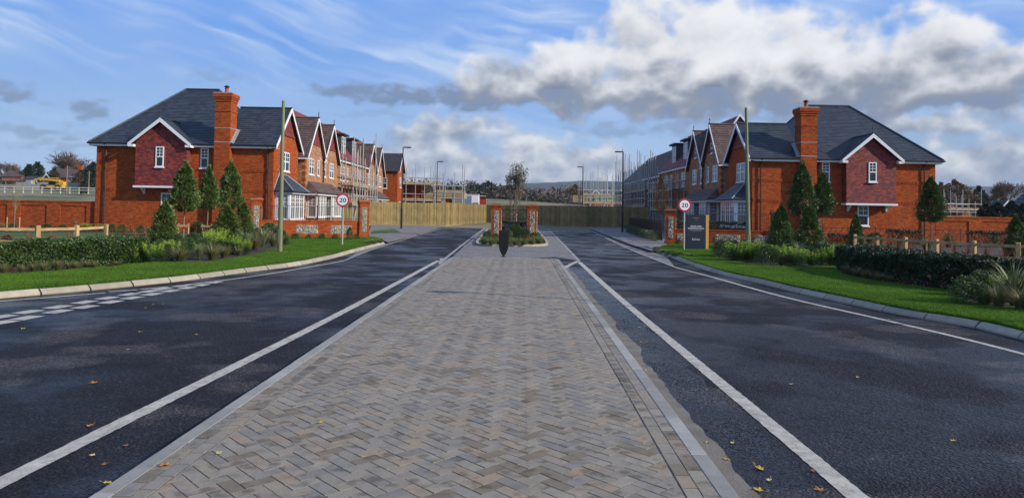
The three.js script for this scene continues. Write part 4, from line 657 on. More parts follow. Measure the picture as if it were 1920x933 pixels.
function dormerHouse(mir, pos, len, label, roofMat, wallMat, dormers, E = 6.35, wins) {   // terrace house, ridge along the street, flat topped dormers in the roof
  const h = thing('dormer_house', label, 'house', pos), Dp = 6.5, R = 10.2, xr = -3.0;
  const w = new MB(mir); w.box(-Dp, 0, 0, E, -len, 0, undefined, 'tu'); w.poly([[0, E, 0], [xr, R, 0], [-Dp, E, 0]].reverse()); w.poly([[0, E, -len], [-Dp, E, -len], [xr, R, -len]].reverse()); part(h, 'wall', w.geo(), wallMat);
  const roof = slope('roof', h, mir, roofMat, [[[0.3, E, 0.05], [0.3, E, -len - 0.05], [xr, R, -len - 0.05], [xr, R, 0.05]], [[-Dp - 0.3, E, -len - 0.05], [-Dp - 0.3, E, 0.05], [xr, R, 0.05], [xr, R, -len - 0.05]]], 0.26, 0.03);
  const rd = new MB(mir); rd.bar([xr, R + 0.03, 0.05], [xr, R + 0.03, -len - 0.05], 0.09, 0.09, 6); part(roof, 'ridge_tiles', rd.geo(), roofMat);
  const t = new MB(mir); t.box(0.24, 0.3, E - 0.22, E - 0.03, -len, 0); t.box(0.003, 0.24, E - 0.22, E - 0.18, -len, 0); pieces(h, 'fascia', t, M.white); const g = new MB(mir); g.bar([0.35, E - 0.02, 0], [0.35, E - 0.02, -len], 0.055, 0.055, 6); part(h, 'gutter', g.geo(), M.black);
  for (const a of dormers) { const c = new MB(mir), x = -0.35, y0 = E + 0.45, y1 = E + 2.55; c.box(xr, x, y0, y1, -a - 2.0, -a, undefined, 'u'); const dm = part(h, 'dormer', c.geo(), M.greyTile), top = new MB(mir); top.box(xr - 0.2, x + 0.28, y1 + 0.002, y1 + 0.16, -a - 2.2, -a + 0.2); part(dm, 'dormer_roof', top.geo(), M.dark); sash(h, mir, frame([x, 0, 0], 90), a + 0.22, a + 1.78, y0 + 0.2, y1 - 0.14, { lights: 2, cols: 2, rows: 2, low: 2 }); }
  const ft = frame([0, 0, 0], 90); for (const [a, b, l] of wins) { sash(h, mir, ft, a, b, 4.35, 5.7, { lights: l, cols: 2, rows: 2 }); sash(h, mir, ft, a, b, 1.0, 2.5, { lights: l, cols: 2, rows: 2 }); }
  return h;
}
const WINS = [[1.3, 2.7, 2], [3.9, 4.5, 1], [6.6, 7.2, 1], [8.6, 10.0, 2]];
dormerHouse(1, [-16.5, 0.02, -65.2], 13.0, 'buff brick terrace house with red roof and two grey dormers, in the left row', M.redTile, M.buff, [2.6, 7.2], 6.35, WINS);
dormerHouse(-1, [16.55, 0.02, -64.9], 12.0, 'shaded brick terrace house with purple roof and two grey dormers, in the right row', M.redTile, M.buff, [1.6, 6.4], 6.3, WINS);
{ // long brown roofed terrace at the end of the right row, hipped at its far end
  const h = thing('terrace_house', 'long brown brick terrace under brown roof behind scaffold poles, far end of the right row', 'house', [16.7, 0.02, -77.2]), mir = -1, len = 27, E = 6.0, R = 9.6, Dp = 6.5, xr = -3.1;
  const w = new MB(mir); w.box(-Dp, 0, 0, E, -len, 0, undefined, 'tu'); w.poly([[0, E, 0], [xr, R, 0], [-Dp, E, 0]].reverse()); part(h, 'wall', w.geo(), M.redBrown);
  slope('roof', h, mir, M.brownTile, [[[0.3, E, 0.05], [0.3, E, -len - 0.3], [xr, R, -len + 4], [xr, R, 0.05]], [[-Dp - 0.3, E, -len - 0.3], [-Dp - 0.3, E, 0.05], [xr, R, 0.05], [xr, R, -len + 4]], [[0.3, E, -len - 0.3], [-Dp - 0.3, E, -len - 0.3], [xr, R, -len + 4]]], 0.26, 0.03);
  const t = new MB(mir); t.box(0.24, 0.3, E - 0.22, E - 0.03, -len, 0); pieces(h, 'fascia', t, M.white);
  const ft = frame([0, 0, 0], 90); for (let a = 1; a < 26; a += 3.1) sash(h, mir, ft, a, a + 1.2, 4.1, 5.5, { lights: 2, cols: 2, rows: 2 });
}
{ // orange brick house with a grey tiled gable, end of the left row
  const h = thing('end_house', 'small orange brick house with dark tiled gable roof, far end of the left row', 'house', [-15.3, 0.02, -92.5]), E = 6.7, R = 9.3, W = 4.6, L = 5.5, ft = frame([0, 0, 0], 90);
  const w = new MB(); w.box(-L, 0, 0, E, -W, 0, undefined, 'tu'); w.poly([[0, E, 0], [0, E, -W], [0, R - 0.1, -W / 2]]); w.box(-L - 2.2, -L, 0, E, -W, 0.9, undefined, 'tu'); part(h, 'wall', w.geo(), M.brick);
  slope('roof', h, 1, M.greyTile, [[[-L - 3, E, 0.3], [0.35, E, 0.3], [0.35, R, -W / 2], [-L - 3, R, -W / 2]], [[0.35, E, -W - 0.3], [-L - 3, E, -W - 0.3], [-L - 3, R, -W / 2], [0.35, R, -W / 2]]], 0.26, 0.03);
  const t = new MB(); verge2(t, ft, -0.35, W + 0.35, E - 0.02, R + 0.05, 0.3, 0.22); pieces(h, 'bargeboard', t, M.white);
  sash(h, 1, ft, 1.5, 2.9, 4.6, 6.0, { lights: 2 }); sash(h, 1, ft, 1.5, 2.9, 1.2, 2.7, { lights: 2 }); pipe(h, 1, [[0.1, E, -W - 0.05], [0.1, 0, -W - 0.05]], 0.05);
  for (const y of [4.4, 1.3]) sash(h, 1, frame([0, 0, 0], 0), -2.6, -1.4, y, y + 1.4, { lights: 2 });
}

// ------------------------------------------------------------------ walls, pillars, railings
M.flint = std({ roughness: 0.5, vertexColors: true });
M.mortar = std({ map: tex(128, 128, true, (x, y) => { const n = tfbm(tn, x / 128, y / 128, 12, 4); return [0.26 * (0.6 + 0.8 * n), 0.22 * (0.6 + 0.8 * n), 0.16 * (0.6 + 0.8 * n)]; }, 0.5), roughness: 1 });
M.stone = std({ color: lin(0.36, 0.29, 0.21), roughness: 0.9, bumpMap: grain, bumpScale: 0.003 });
function flints(parent, f, a0, a1, b0, b1, seed) {           // nodules of flint set in mortar, in frame f
  const back = new MB(); back.poly([f(a0, b0, 0.004), f(a1, b0, 0.004), f(a1, b1, 0.004), f(a0, b1, 0.004)]); const m = part(parent, 'flint_panel', back.geo(), M.mortar), mb = new MB(), r = rng(seed), st = 0.085;
  for (let b = b0 + 0.045; b < b1 - 0.02; b += st * 0.86) for (let a = a0 + 0.045 + (r() * 0.04); a < a1 - 0.03; a += st * (0.8 + 0.5 * r())) {
    const s = 0.03 + 0.018 * r(), sy = s * (0.7 + 0.4 * r()), d = 0.035 + 0.02 * r(), k = r(), c = k < 0.42 ? [0.52, 0.49, 0.42] : k < 0.68 ? [0.30, 0.27, 0.22] : k < 0.85 ? [0.13, 0.125, 0.13] : [0.36, 0.26, 0.16], n = 6, ring = [], t0 = r() * 6;
    const bb = b + (r() - 0.5) * 0.03; for (let i = 0; i < n; i++) { const t = t0 + i / n * 6.283, q = 0.8 + 0.4 * r(); ring.push([a + Math.cos(t) * s * q, bb + Math.sin(t) * sy * q]); }
    const top = f(a + (r() - 0.5) * s * 0.6, bb + (r() - 0.5) * sy * 0.6, d), v = 0.75 + 0.5 * r();
    for (let i = 0; i < n; i++) { const p = ring[i], q = ring[(i + 1) % n]; mb.poly([f(p[0], p[1], 0.005), f(q[0], q[1], 0.005), top], c.map((x) => x * v)); }
  }
  stuff(m, 'flint', mb.geo(), M.flint);
}
function pillar(parent, name, x, z, w, h, turn, seed, sides = [0, 90, -90]) {   // square brick pier with flint panels, corbelled head and stone cap
  const mb = new MB(), k = w / 2; mb.box(-k, k, -0.1, h - 0.24, -k, k, undefined, 'u'); mb.box(-k - 0.02, k + 0.02, h - 0.24, h - 0.16, -k - 0.02, k + 0.02); mb.box(-k - 0.05, k + 0.05, h - 0.16, h - 0.08, -k - 0.05, k + 0.05); mb.box(-k - 0.015, k + 0.015, h - 0.08, h, -k - 0.015, k + 0.015); mb.box(-k - 0.03, k + 0.03, -0.1, 0.16, -k - 0.03, k + 0.03);
  const p = part(parent, name, mb.geo(), M.brick); p.position.set(x, 0, z); p.rotation.y = turn;
  const cp = new MB(); cp.box(-k - 0.07, k + 0.07, h - 0.081, h - 0.055, -k - 0.07, k + 0.07); part(p, 'cap', cp.geo(), M.stone);
  for (const s of sides) { const t = s * Math.PI / 180; flints(p, frame([Math.sin(t) * k, 0, Math.cos(t) * k], s), -k + 0.13, k - 0.13, 0.3, h - 0.42, seed + s); }
  return p;
}
function lowWall(name, label, a, b, top, ph, pw, panels, seed, group) {   // brick wall from a to b [x, d] with a pier at each end and iron railings on top
  const t = thing(name, label, 'wall', [a[0], KH - 0.02, -a[1]], Math.atan2(b[1] - a[1], b[0] - a[0])), L = Math.hypot(b[0] - a[0], b[1] - a[1]), mb = new MB(), th = 0.17;
  mb.box(pw / 2, L - pw / 2, -0.1, top - 0.075, -th, th, undefined, 'u'); mb.box(pw / 2, L - pw / 2, top - 0.0745, top, -th - 0.02, th + 0.02); mb.box(pw / 2, L - pw / 2, -0.1, 0.12, -th - 0.03, th + 0.03, undefined, 'u'); const w = part(t, 'wall', mb.geo(), M.brick);
  for (const [p0, p1] of panels) flints(w, frame([0, 0, th], 0), p0 * L, p1 * L, 0.2, top - 0.26, seed + Math.round(p0 * 100));
  pillar(t, 'pillar', 0, 0, pw, ph, 0, seed + 50); pillar(t, 'pillar', L, 0, pw, ph, 0, seed + 60);
  const r = new MB(); r.box(pw / 2, L - pw / 2, 1.72, 1.74, -0.02, 0.02); r.box(pw / 2, L - pw / 2, top + 0.08, top + 0.1, -0.02, 0.02); for (let x = pw / 2 + 0.1; x < L - pw / 2; x += 0.115) r.bar([x, top, 0], [x, 1.8, 0], 0.008, 0.008, 4); stuff(t, 'railing', r.geo(), M.black);
  return t;
}
lowWall('boundary_wall', 'low brick and flint wall with two flint pillars beside the left speed sign', [-14.0, 38.0], [-8.6, 40.3], 0.95, 2.16, 0.56, [[0.03, 0.22], [0.36, 0.56], [0.68, 0.88]], 300);
lowWall('boundary_wall', 'low brick and flint wall with flint pillars behind the navy board', [8.85, 38.6], [14.4, 37.6], 0.84, 1.95, 0.56, [[0.06, 0.14], [0.42, 0.66], [0.78, 0.93]], 400);
{ // garden walls with sunk panels
  for (const [x, d, len, label, at, dir] of [[-26.22, 43.75, 24, 'long red brick garden wall with sunk panels left of the corner house', [0.55, 2.2, 3.05, 4.7, 5.55, 7.2, 8.05, 9.7, 10.55, 12.2], -1], [27.0, 44.2, 5.2, 'red brick garden wall with two sunk panels at the right house', [0.5, 2.1, 3.0, 4.75], 1]]) {
    const t = thing('garden_wall', label, 'wall', [x, KH - 0.02, -d]), H = 1.72, mb = new MB(), f = frame([0, 0, 0.12], 0), s = (a) => dir * a; const q = (a0, a1, b0, b1, c0, c1) => { const [p, r] = [s(a0), s(a1)].sort((m, n) => m - n); fbox(mb, f, p, r, b0, b1, c0, c1); };
    q(0, len, -0.1, H, -0.24, -0.05); q(0, len, H - 0.2, H - 0.003, -0.05, 0.0); q(0, len, -0.1, 0.12, -0.05, 0.0);
    let prev = 0; for (let i = 0; i < at.length; i += 2) { q(prev, at[i], 0.12, H - 0.2, -0.05, 0.0); prev = at[i + 1]; } q(prev, len, 0.12, H - 0.2, -0.05, 0.0); part(t, 'wall', mb.geo(), M.brick);
    const c = new MB(); { const [p, r] = [s(0), s(len)].sort((m, n) => m - n); fbox(c, f, p, r, H, H + 0.1, -0.27, 0.03); } part(t, 'coping', c.geo(), M.brick);
  }
}
{ // two flint pillars and the railing of the median
  const zs = -41.5; const a = thing('flint_pillar', 'brick and flint pillar of the central planted bed, nearer the left carriageway', 'pillar', [X(931, 41.5), 0.06, zs]); pillar(a, 'shaft', 0, 0, 0.58, 2.12, 0, 510);
  const b = thing('flint_pillar', 'brick and flint pillar of the central planted bed, nearer the right carriageway', 'pillar', [X(997.5, 41.5), 0.06, zs]); pillar(b, 'shaft', 0, 0, 0.58, 2.12, 0, 520);
  const x0 = X(931, 41.5) + 0.31, x1 = X(997.5, 41.5) - 0.31, t = thing('iron_railing', 'black crossed iron railing between the two median pillars', 'railing', [x0, 0.07, zs]), W = x1 - x0;
  const fr = new MB(); for (const y of [0.35, 1.0, 1.2, 1.75]) fr.box(0, W, y, y + 0.03, -0.015, 0.015); fr.box(0, 0.03, 0, 1.78, -0.016, 0.016); fr.box(W - 0.03, W, 0, 1.78, -0.016, 0.016); pieces(t, 'rail_frame', fr, M.black);
  for (const [y0, y1] of [[0.38, 1.0], [1.23, 1.75]]) for (let k = -1; k < 3; k++) for (const d of [1, -1]) { const st = W / 2, a0 = k * st / 1 + (d > 0 ? 0 : st); const c = new MB(); const xa = clamp(k * st * 0.5, 0, W), xb = clamp(k * st * 0.5 + st, 0, W); if (xb - xa < st * 0.99) continue; c.bar(d > 0 ? [xa, y0, 0] : [xa, y1, 0], d > 0 ? [xb, y1, 0] : [xb, y0, 0], 0.014, 0.014, 5); part(t, 'cross_bar', c.geo(), M.black); }
}
// ------------------------------------------------------------------ hoarding: close boarded fence round the building site
{
  const path = [[-16.0, 63.5], [-14.2, 69.6], [-6.75, 71.3], [-3.0, 82.5], [3.1, 80.2], [8.1, 76.2], [11.8, 76.6], [16.6, 75.6]], r = rng(61);
  const t = thing('close_board_fence', 'tall timber close board fence across the end of the road', 'fence', [0, 0, -70]);
  for (let i = 0; i + 1 < path.length; i++) {
    const [ax, ad] = path[i], [bx, bd] = path[i + 1], L = Math.hypot(bx - ax, bd - ad), n = Math.max(1, Math.round(L / 2.4));
    for (let k = 0; k < n; k++) {
      const p = [mix(ax, bx, k / n), mix(ad, bd, k / n)], q = [mix(ax, bx, (k + 1) / n), mix(ad, bd, (k + 1) / n)], l = L / n, mb = new MB(), ux = (q[0] - p[0]) / l, ud = (q[1] - p[1]) / l, H = 2.42, f = (a, b, c) => [p[0] + ux * a + ud * c, b, 70 - (p[1] + ud * a - ux * c)];
      // overlapping feather boards on the side towards the road
      const nb = Math.round(l / 0.115), tone = 0.8 + 0.25 * r(), rs = 40 * r(); for (let j = 0; j < nb; j++) { const a0 = j * l / nb, a1 = a0 + l / nb + 0.012, v = tone * (0.78 + 0.3 * r() + 0.3 * nz(j * 0.45 + rs, i)), col = [v, v * (0.97 + 0.05 * r()), v * (0.9 + 0.15 * r())], h = H - 0.015 * r(); mb.poly([f(a0, 0.16, 0.03), f(a1, 0.16, 0.012), f(a1, h, 0.012), f(a0, h, 0.03)], col); mb.poly([f(a0, 0.16, 0.008), f(a0, 0.16, 0.03), f(a0, h, 0.03), f(a0, h, 0.008)], col); mb.poly([f(a0, h, 0.03), f(a1, h, 0.012), f(a1, h, -0.002), f(a0, h, -0.002)], col); mb.poly([f(a1, 0.16, -0.002), f(a0, 0.16, -0.002), f(a0, h, -0.002), f(a1, h, -0.002)], col); }
      const pm = stuff(t, 'board_panel', mb.geo(), M.fenceWood);
      const g = new MB(), v = 1.15; fbox(g, f, 0, l, -0.05, 0.158, -0.02, 0.022, [v, v, v * 1.1]); fbox(g, f, -0.05, 0.05, -0.05, H - 0.05, -0.12, -0.02, [1, 1, 1]); for (const y of [0.5, 1.25, 2.0]) fbox(g, f, 0.05, l, y, y + 0.08, -0.06, -0.004, [0.95, 0.95, 0.95]); part(pm, 'fence_frame', g.geo(), M.fenceWood);
    }
  }
}
// ------------------------------------------------------------------ timber post and rail fences along the beds
function railFence(label, posts, h) {
  const [x0, d0] = posts[0], t = thing('post_and_rail_fence', label, 'fence', [x0, KH, -d0]), r = rng(70 + posts.length), w = 0.13;
  const L = posts.map(([x, d]) => [x - x0, -(d - d0)]);
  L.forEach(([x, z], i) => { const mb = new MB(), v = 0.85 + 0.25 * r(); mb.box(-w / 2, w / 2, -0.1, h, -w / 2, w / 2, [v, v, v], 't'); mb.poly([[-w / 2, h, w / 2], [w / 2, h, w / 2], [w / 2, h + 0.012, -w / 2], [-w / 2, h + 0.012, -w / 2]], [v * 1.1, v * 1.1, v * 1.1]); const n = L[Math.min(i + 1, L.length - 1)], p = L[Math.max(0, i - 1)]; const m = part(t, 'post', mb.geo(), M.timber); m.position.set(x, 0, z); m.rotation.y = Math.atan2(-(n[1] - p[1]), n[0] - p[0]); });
  for (let i = 0; i + 1 < L.length; i++) for (const y of [h - 0.13, h - 0.58]) { const [a, b] = [L[i], L[i + 1]], l = Math.hypot(b[0] - a[0], b[1] - a[1]), ux = (b[0] - a[0]) / l, uz = (b[1] - a[1]) / l, k = w / 2 + 0.002, mb = new MB(), v = 0.85 + 0.3 * r(), j = (r() - 0.5) * 0.02; mb.beam([a[0] + ux * k, y + j, a[1] + uz * k], [b[0] - ux * k, y - j, b[1] - uz * k], 0.045, 0.1, [v, v, v]); part(t, 'rail', mb.geo(), M.timber); }
}
railFence('low timber post and rail fence behind the left hedge', [[-24.6, 22.6], [-22.4, 23.6], [-20.2, 24.5], [X(73, 25.4), 25.4], [X(144, 26.6), 26.6], [X(199, 28.6), 28.6]], 0.82);
railFence('low timber post and rail fence behind the right hedge', [[X(1604, 33.6), 33.6], [X(1645.6, 31.7), 31.7], [X(1698.6, 30), 30], [X(1757, 28.2), 28.2], [X(1827, 26.8), 26.8], [X(1910, 25.4), 25.4], [20.8, 24.2]], 0.82);
{ // iron estate railing with diamond lattice below the right house
  const a = [X(1540, 41), 41], b = [X(1912, 39), 39], t = thing('iron_railing', 'black lattice iron railing in front of the right garden wall', 'railing', [a[0], KH, -a[1]], Math.atan2(b[1] - a[1], b[0] - a[0])), L = Math.hypot(b[0] - a[0], b[1] - a[1]), H = 1.0;
  const mb = new MB(); for (const y of [0.1, 0.42, H - 0.02]) mb.box(0, L, y, y + 0.025, -0.012, 0.012); part(t, 'rail', mb.geo(), M.black);
  const x = new MB(); for (let s = 0; s + 0.3 < L; s += 0.3) { x.bar([s, 0.44, 0.005], [s + 0.3, H - 0.02, 0.005], 0.008, 0.008, 4); x.bar([s + 0.3, 0.44, -0.005], [s, H - 0.02, -0.005], 0.008, 0.008, 4); } stuff(t, 'lattice', x.geo(), M.black);
  for (let s = 0; s <= L; s += L / 7) { const p = new MB(); p.bar([s, -0.1, 0], [s, H + 0.12, 0], 0.02, 0.02, 6); p.bar([s, H + 0.12, 0], [s, H + 0.16, 0], 0.03, 0.012, 6); part(t, 'post', p.geo(), M.black); }
}
{ // dark railing beside the right footway
  const a = [11.2, 66], b = [8.9, 40.8], t = thing('iron_railing', 'dark upright bar railing along the right footway behind a low hedge', 'railing', [a[0], KH, -a[1]], Math.atan2(-(a[1] - b[1]), b[0] - a[0])), L = Math.hypot(b[0] - a[0], b[1] - a[1]), mb = new MB();
  t.rotation.y = Math.atan2(-(b[1] - a[1]) * -1, b[0] - a[0]);
  for (const y of [0.15, 1.1]) mb.box(0, L, y, y + 0.035, -0.015, 0.015); pieces(t, 'rail', mb, M.black); const u = new MB(); for (let s = 0.1; s < L; s += 0.13) u.bar([s, 0.05, 0], [s, 1.22, 0], 0.012, 0.012, 4); stuff(t, 'upright', u.geo(), M.black);
}
// ------------------------------------------------------------------ street furniture
function lamp(u, d, H, dir, label) {
  const [x] = P(u, 394, d), y0 = landAt(x, d) > 0 ? landAt(x, d) : 0.08, t = thing('street_lamp', label, 'street lamp', [x, y0, -d], 0, 'black street lamps along the road');
  const g = (mb) => mb.geo(), c = new MB(); c.bar([0, 0, 0], [0, 1.7, 0], 0.085, 0.085, 12); c.bar([0, 1.7, 0], [0, 1.78, 0], 0.085, 0.055, 12); c.bar([0, 1.78, 0], [0, H, 0], 0.055, 0.042, 12); part(t, 'post', g(c), M.black);
  const a = new MB(); a.bar([0, H - 0.02, 0], [dir * 0.25, H - 0.02, 0], 0.03, 0.03, 8); part(t, 'arm', g(a), M.black);
  const sh = new THREE.Shape(); sh.moveTo(0, -0.1); sh.lineTo(0.5, -0.14); sh.quadraticCurveTo(0.62, 0, 0.5, 0.14); sh.lineTo(0, 0.1); const e = new THREE.ExtrudeGeometry(sh, { depth: 0.05, bevelEnabled: true, bevelSize: 0.012, bevelThickness: 0.02, bevelSegments: 2 }); e.rotateX(-Math.PI / 2); if (dir < 0) e.rotateY(Math.PI); const hd = part(t, 'lantern', e, M.black); hd.position.set(dir * 0.12, H - 0.05, 0);
  const lens = new MB(); lens.box(dir > 0 ? 0.2 : -0.5, dir > 0 ? 0.5 : -0.2, -0.032, -0.0215, -0.09, 0.09); part(hd, 'lens', lens.geo(), M.white);
}
lamp(753, 58.5, 6.9, 1, 'black street lamp on the left footway in front of the fence');
lamp(818, 79, 7.0, 1, 'black street lamp standing behind the left part of the fence');
lamp(1167.5, 58.5, 6.85, -1, 'black street lamp on the right footway by the dark railing');
lamp(1092, 86, 7.0, -1, 'black street lamp behind the right part of the fence, the farthest one');
// two lamps beyond the right edge of the picture, whose shadows cross the island
lamp(2760, 9.3, 6.9, -1, 'black street lamp outside the picture to the right, the nearer of two');
function pole(u0, v0, u1, v1, d, label) { const a = P(u0, v0, d), b = P(u1, v1, d), t = thing('green_pole', label, 'pole', [a[0], a[1], a[2]]), H = b[1] - a[1], dx = b[0] - a[0]; const p = new THREE.CylinderGeometry(0.055, 0.088, H + 0.1, 20, 1); p.translate(0, H / 2 - 0.05, 0); const m = part(t, 'shaft', p, M.pole); m.rotation.z = -Math.atan2(dx, H); const c = new THREE.CylinderGeometry(0.03, 0.058, 0.04, 16); const cap = part(m, 'cap', c, M.pole); cap.position.y = H + 0.02; const k = new MB(); k.box(-0.045, 0.045, 0.5, 0.95, 0.07, 0.0835); part(m, 'service_door', k.geo(), M.pole); return t; }
pole(524, 479, 531, 190, 25.3, 'plain green pole without a lantern on the left verge');
pole(1404.5, 486, 1399.5, 203, 27.2, 'plain green pole without a lantern among the right shrubs');
function speedSign(u, v, cv, D, label) {
  const [x, z] = G(u, v, KH), d = -z, t = thing('speed_sign', label, 'road sign', [x, KH, z]), cy = P(u, cv, d)[1] - KH, R = D / 2;
  const p = new THREE.CylinderGeometry(0.038, 0.038, cy + R * 0.8 + 0.1, 16); p.translate(0, (cy + R * 0.8) / 2 - 0.05, 0); const post = part(t, 'post', p, M.galv);
  const cap = part(post, 'cap', new THREE.CylinderGeometry(0.02, 0.04, 0.02, 16), M.black); cap.position.y = cy + R * 0.8 + 0.01;
  const c = document.createElement('canvas'); c.width = c.height = 256; const q = c.getContext('2d'); q.fillStyle = '#c6142a'; q.fillRect(0, 0, 256, 256); q.fillStyle = '#f4f5f6'; q.beginPath(); q.arc(128, 128, 98, 0, 7); q.fill(); q.fillStyle = '#101114'; q.font = 'bold 112px sans-serif'; q.textAlign = 'center'; q.textBaseline = 'middle'; q.save(); q.translate(128, 130); q.scale(1.08, 1); q.fillText('20', 0, 0); q.restore();
  const ct = new THREE.CanvasTexture(c); ct.colorSpace = THREE.SRGBColorSpace;
  const disc = new THREE.CylinderGeometry(R, R, 0.03, 48); disc.rotateX(Math.PI / 2); const b = part(t, 'sign_plate', disc, M.lead); b.position.set(0, cy, 0.075);
  const face = part(b, 'sign_face', new THREE.CircleGeometry(R - 0.004, 48), std({ map: ct, roughness: 0.35 })); face.position.z = 0.0175;
  const k = new MB(); for (const y of [-0.14, 0.14]) k.box(-0.07, 0.07, y - 0.02, y + 0.02, -0.115, -0.016); pieces(b, 'clamp', k, M.galv);
}
speedSign(641, 460, 375, 0.6, 'round white 20 speed limit sign with red ring on the left verge');
speedSign(1282.5, 470, 384.5, 0.6, 'round white 20 speed limit sign with red ring beside the navy board');
{ // navy information board
  const d = 32.2, x0 = X(1287.5, d), x1 = X(1324, d), x2 = X(1329.5, d), y1 = P(1307, 402.5, d)[1], t = thing('information_board', 'tall navy information board with pale lettering and a yellow timber edge', 'sign board', [x0, KH, -d]), W = x1 - x0, H = y1 - KH, mb = new MB();
  mb.box(0, W, 0, H, -0.14, 0); const pan = part(t, 'panel', mb.geo(), std({ color: lin(0.012, 0.018, 0.032), roughness: 0.55 })); const e = new MB(); e.box(W + 0.002, x2 - x0, -0.08, H + 0.01, -0.15, 0.012); part(t, 'edge_post', e.geo(), std({ color: lin(0.62, 0.34, 0.075), roughness: 0.7 }));
  const c = document.createElement('canvas'); c.width = 512; c.height = 1024; const q = c.getContext('2d'); q.fillStyle = '#1b2433'; q.fillRect(0, 0, 512, 1024); q.textAlign = 'center'; q.fillStyle = '#93918c'; q.fillRect(170, 78, 172, 9); q.strokeStyle = '#6d675c'; q.lineWidth = 6; q.beginPath(); q.arc(262, 148, 24, 0, 7); q.moveTo(262, 124); q.lineTo(262, 172); q.moveTo(238, 148); q.lineTo(286, 148); q.stroke(); q.fillStyle = '#5b5852'; q.fillRect(140, 226, 240, 6);
  q.fillStyle = '#e3e6ea'; q.font = 'bold 58px sans-serif'; q.fillText('SALES AND', 256, 352); q.font = 'bold 50px sans-serif'; q.fillText('MARKETING SUITE', 256, 414, 440); q.fillStyle = '#b9bdc4'; q.fillRect(92, 452, 320, 8); q.fillStyle = '#c9cbd2'; q.font = 'bold 74px serif'; q.fillText('Elivia', 256, 742);
  const ct = new THREE.CanvasTexture(c); ct.colorSpace = THREE.SRGBColorSpace; const f = new MB(); f.poly([[0.01, 0.01, 0.003], [W - 0.01, 0.01, 0.003], [W - 0.01, H - 0.01, 0.003], [0.01, H - 0.01, 0.003]], undefined, [[0, 0], [1, 0], [1, 1], [0, 1]]); part(pan, 'board_face', f.geo(), std({ map: ct, roughness: 0.5 }));
}
{ // keep left bollard seen from behind
  const [x, z] = G(944, 481.5, 0.065), t = thing('traffic_bollard', 'black shield shaped traffic bollard at the far end of the paved island', 'bollard', [x, 0.065, z]), sh = new THREE.Shape(); const h = 0.97, w = 0.17; sh.moveTo(-w, h); sh.lineTo(w, h); sh.lineTo(w * 0.98, 0.42); sh.quadraticCurveTo(w * 0.9, 0.25, 0.035, 0.07); sh.lineTo(-0.035, 0.07); sh.quadraticCurveTo(-w * 0.9, 0.25, -w * 0.98, 0.42); sh.closePath();
  const g = new THREE.ExtrudeGeometry(sh, { depth: 0.10, bevelEnabled: true, bevelSize: 0.015, bevelThickness: 0.02, bevelSegments: 3, curveSegments: 10 }); g.translate(0, 0, -0.05); part(t, 'shield', g, std({ color: lin(0.006, 0.0065, 0.008), roughness: 0.95 }));
  const b = new THREE.LatheGeometry([[0, 0.09], [0.035, 0.08], [0.04, 0.03], [0.1, 0.022], [0.12, 0.0]].map(([a, c]) => new THREE.Vector2(a, c)), 20); part(t, 'foot', b, M.dark); const r = new MB(); r.box(-w + 0.02, w - 0.02, 0.45, h - 0.03, -0.0765, -0.0715); part(t, 'face', r.geo(), M.white);
}
for (const [u, v, label] of [[563, 471, 'dark round drain cover in the left lawn'], [1356, 486.5, 'dark round drain cover in the right lawn']]) { const [x, z] = G(u, v, KH + 0.02), t = thing('drain_cover', label, 'drain cover', [x, KH, z]); const g = new THREE.CylinderGeometry(0.27, 0.28, 0.045, 28); part(t, 'rim', g, M.dark); const i = new THREE.CylinderGeometry(0.22, 0.22, 0.006, 28), m = part(t, 'lid', i, M.black); m.position.y = 0.027; }

// ------------------------------------------------------------------ the building site: scaffolding, shells, cabin
const tubeG = new THREE.CylinderGeometry(0.05, 0.05, 1, 6); tubeG.translate(0, 0.5, 0);
function scaffold(label, a, b, depth, y0, decks, tops, seed, group, boardsUp = true) {   // a - b: [x, d] ends of the run; standards of uneven height, ledgers and boarded lifts
  const t = thing('scaffold', label, 'scaffold', [a[0], y0, -a[1]], Math.atan2(b[1] - a[1], b[0] - a[0])), L = Math.hypot(b[0] - a[0], b[1] - a[1]), r = rng(seed), n = Math.max(2, Math.round(L / 1.25));
  for (let i = 0; i <= n; i++) for (const z of [0, -depth]) { const m = part(t, 'standard', tubeG, M.galv); m.position.set(i / n * L, -0.1, z + (r() - 0.5) * 0.1); m.scale.y = mix(tops[0], tops[1], r()); }
  for (const y of decks) { for (const z of [0.05, -depth - 0.05]) for (const dy of [0, 0.95]) { const m = part(t, 'ledger', tubeG, M.galv); m.position.set(-0.3, y + dy, z); m.rotation.z = -Math.PI / 2; m.scale.y = L + 0.6; } const bd = new MB(); bd.box(-0.2, L + 0.2, y + 0.05, y + 0.1, -depth + 0.06, -0.06); if (boardsUp) bd.box(-0.2, L + 0.2, y + 0.102, y + 0.34, -0.058, -0.018); pieces(t, 'deck', bd, M.boards); }
  for (let i = 0; i < n; i += 2) { const p = [i / n * L, 0, 0.06], q = [(i + 1) / n * L, decks[0], 0.06], l = Math.hypot(q[0] - p[0], q[1]), m = part(t, 'brace', tubeG, M.galv); m.position.set(...p); m.rotation.z = -Math.atan2(q[0] - p[0], q[1]); m.scale.y = l; }
  return t;
}
scaffold('galvanised scaffold with pale boards against the red roofed dormer house', [-15.0, 65.5], [-15.0, 77], 1.1, 0, [2.0, 3.85], [4.2, 10.2], 901);
scaffold('nearer of the tall scaffolds round the unfinished shell left of the road', [-16.0, 96], [-9.8, 98], 2.2, 0.6, [2.3, 4.6], [5.6, 8.2], 902);
scaffold('lower scaffold with boarded lifts right of the unfinished shell', [-10.2, 92], [-6.4, 93], 1.4, 0.6, [1.7, 3.4], [3.8, 8.6], 903);
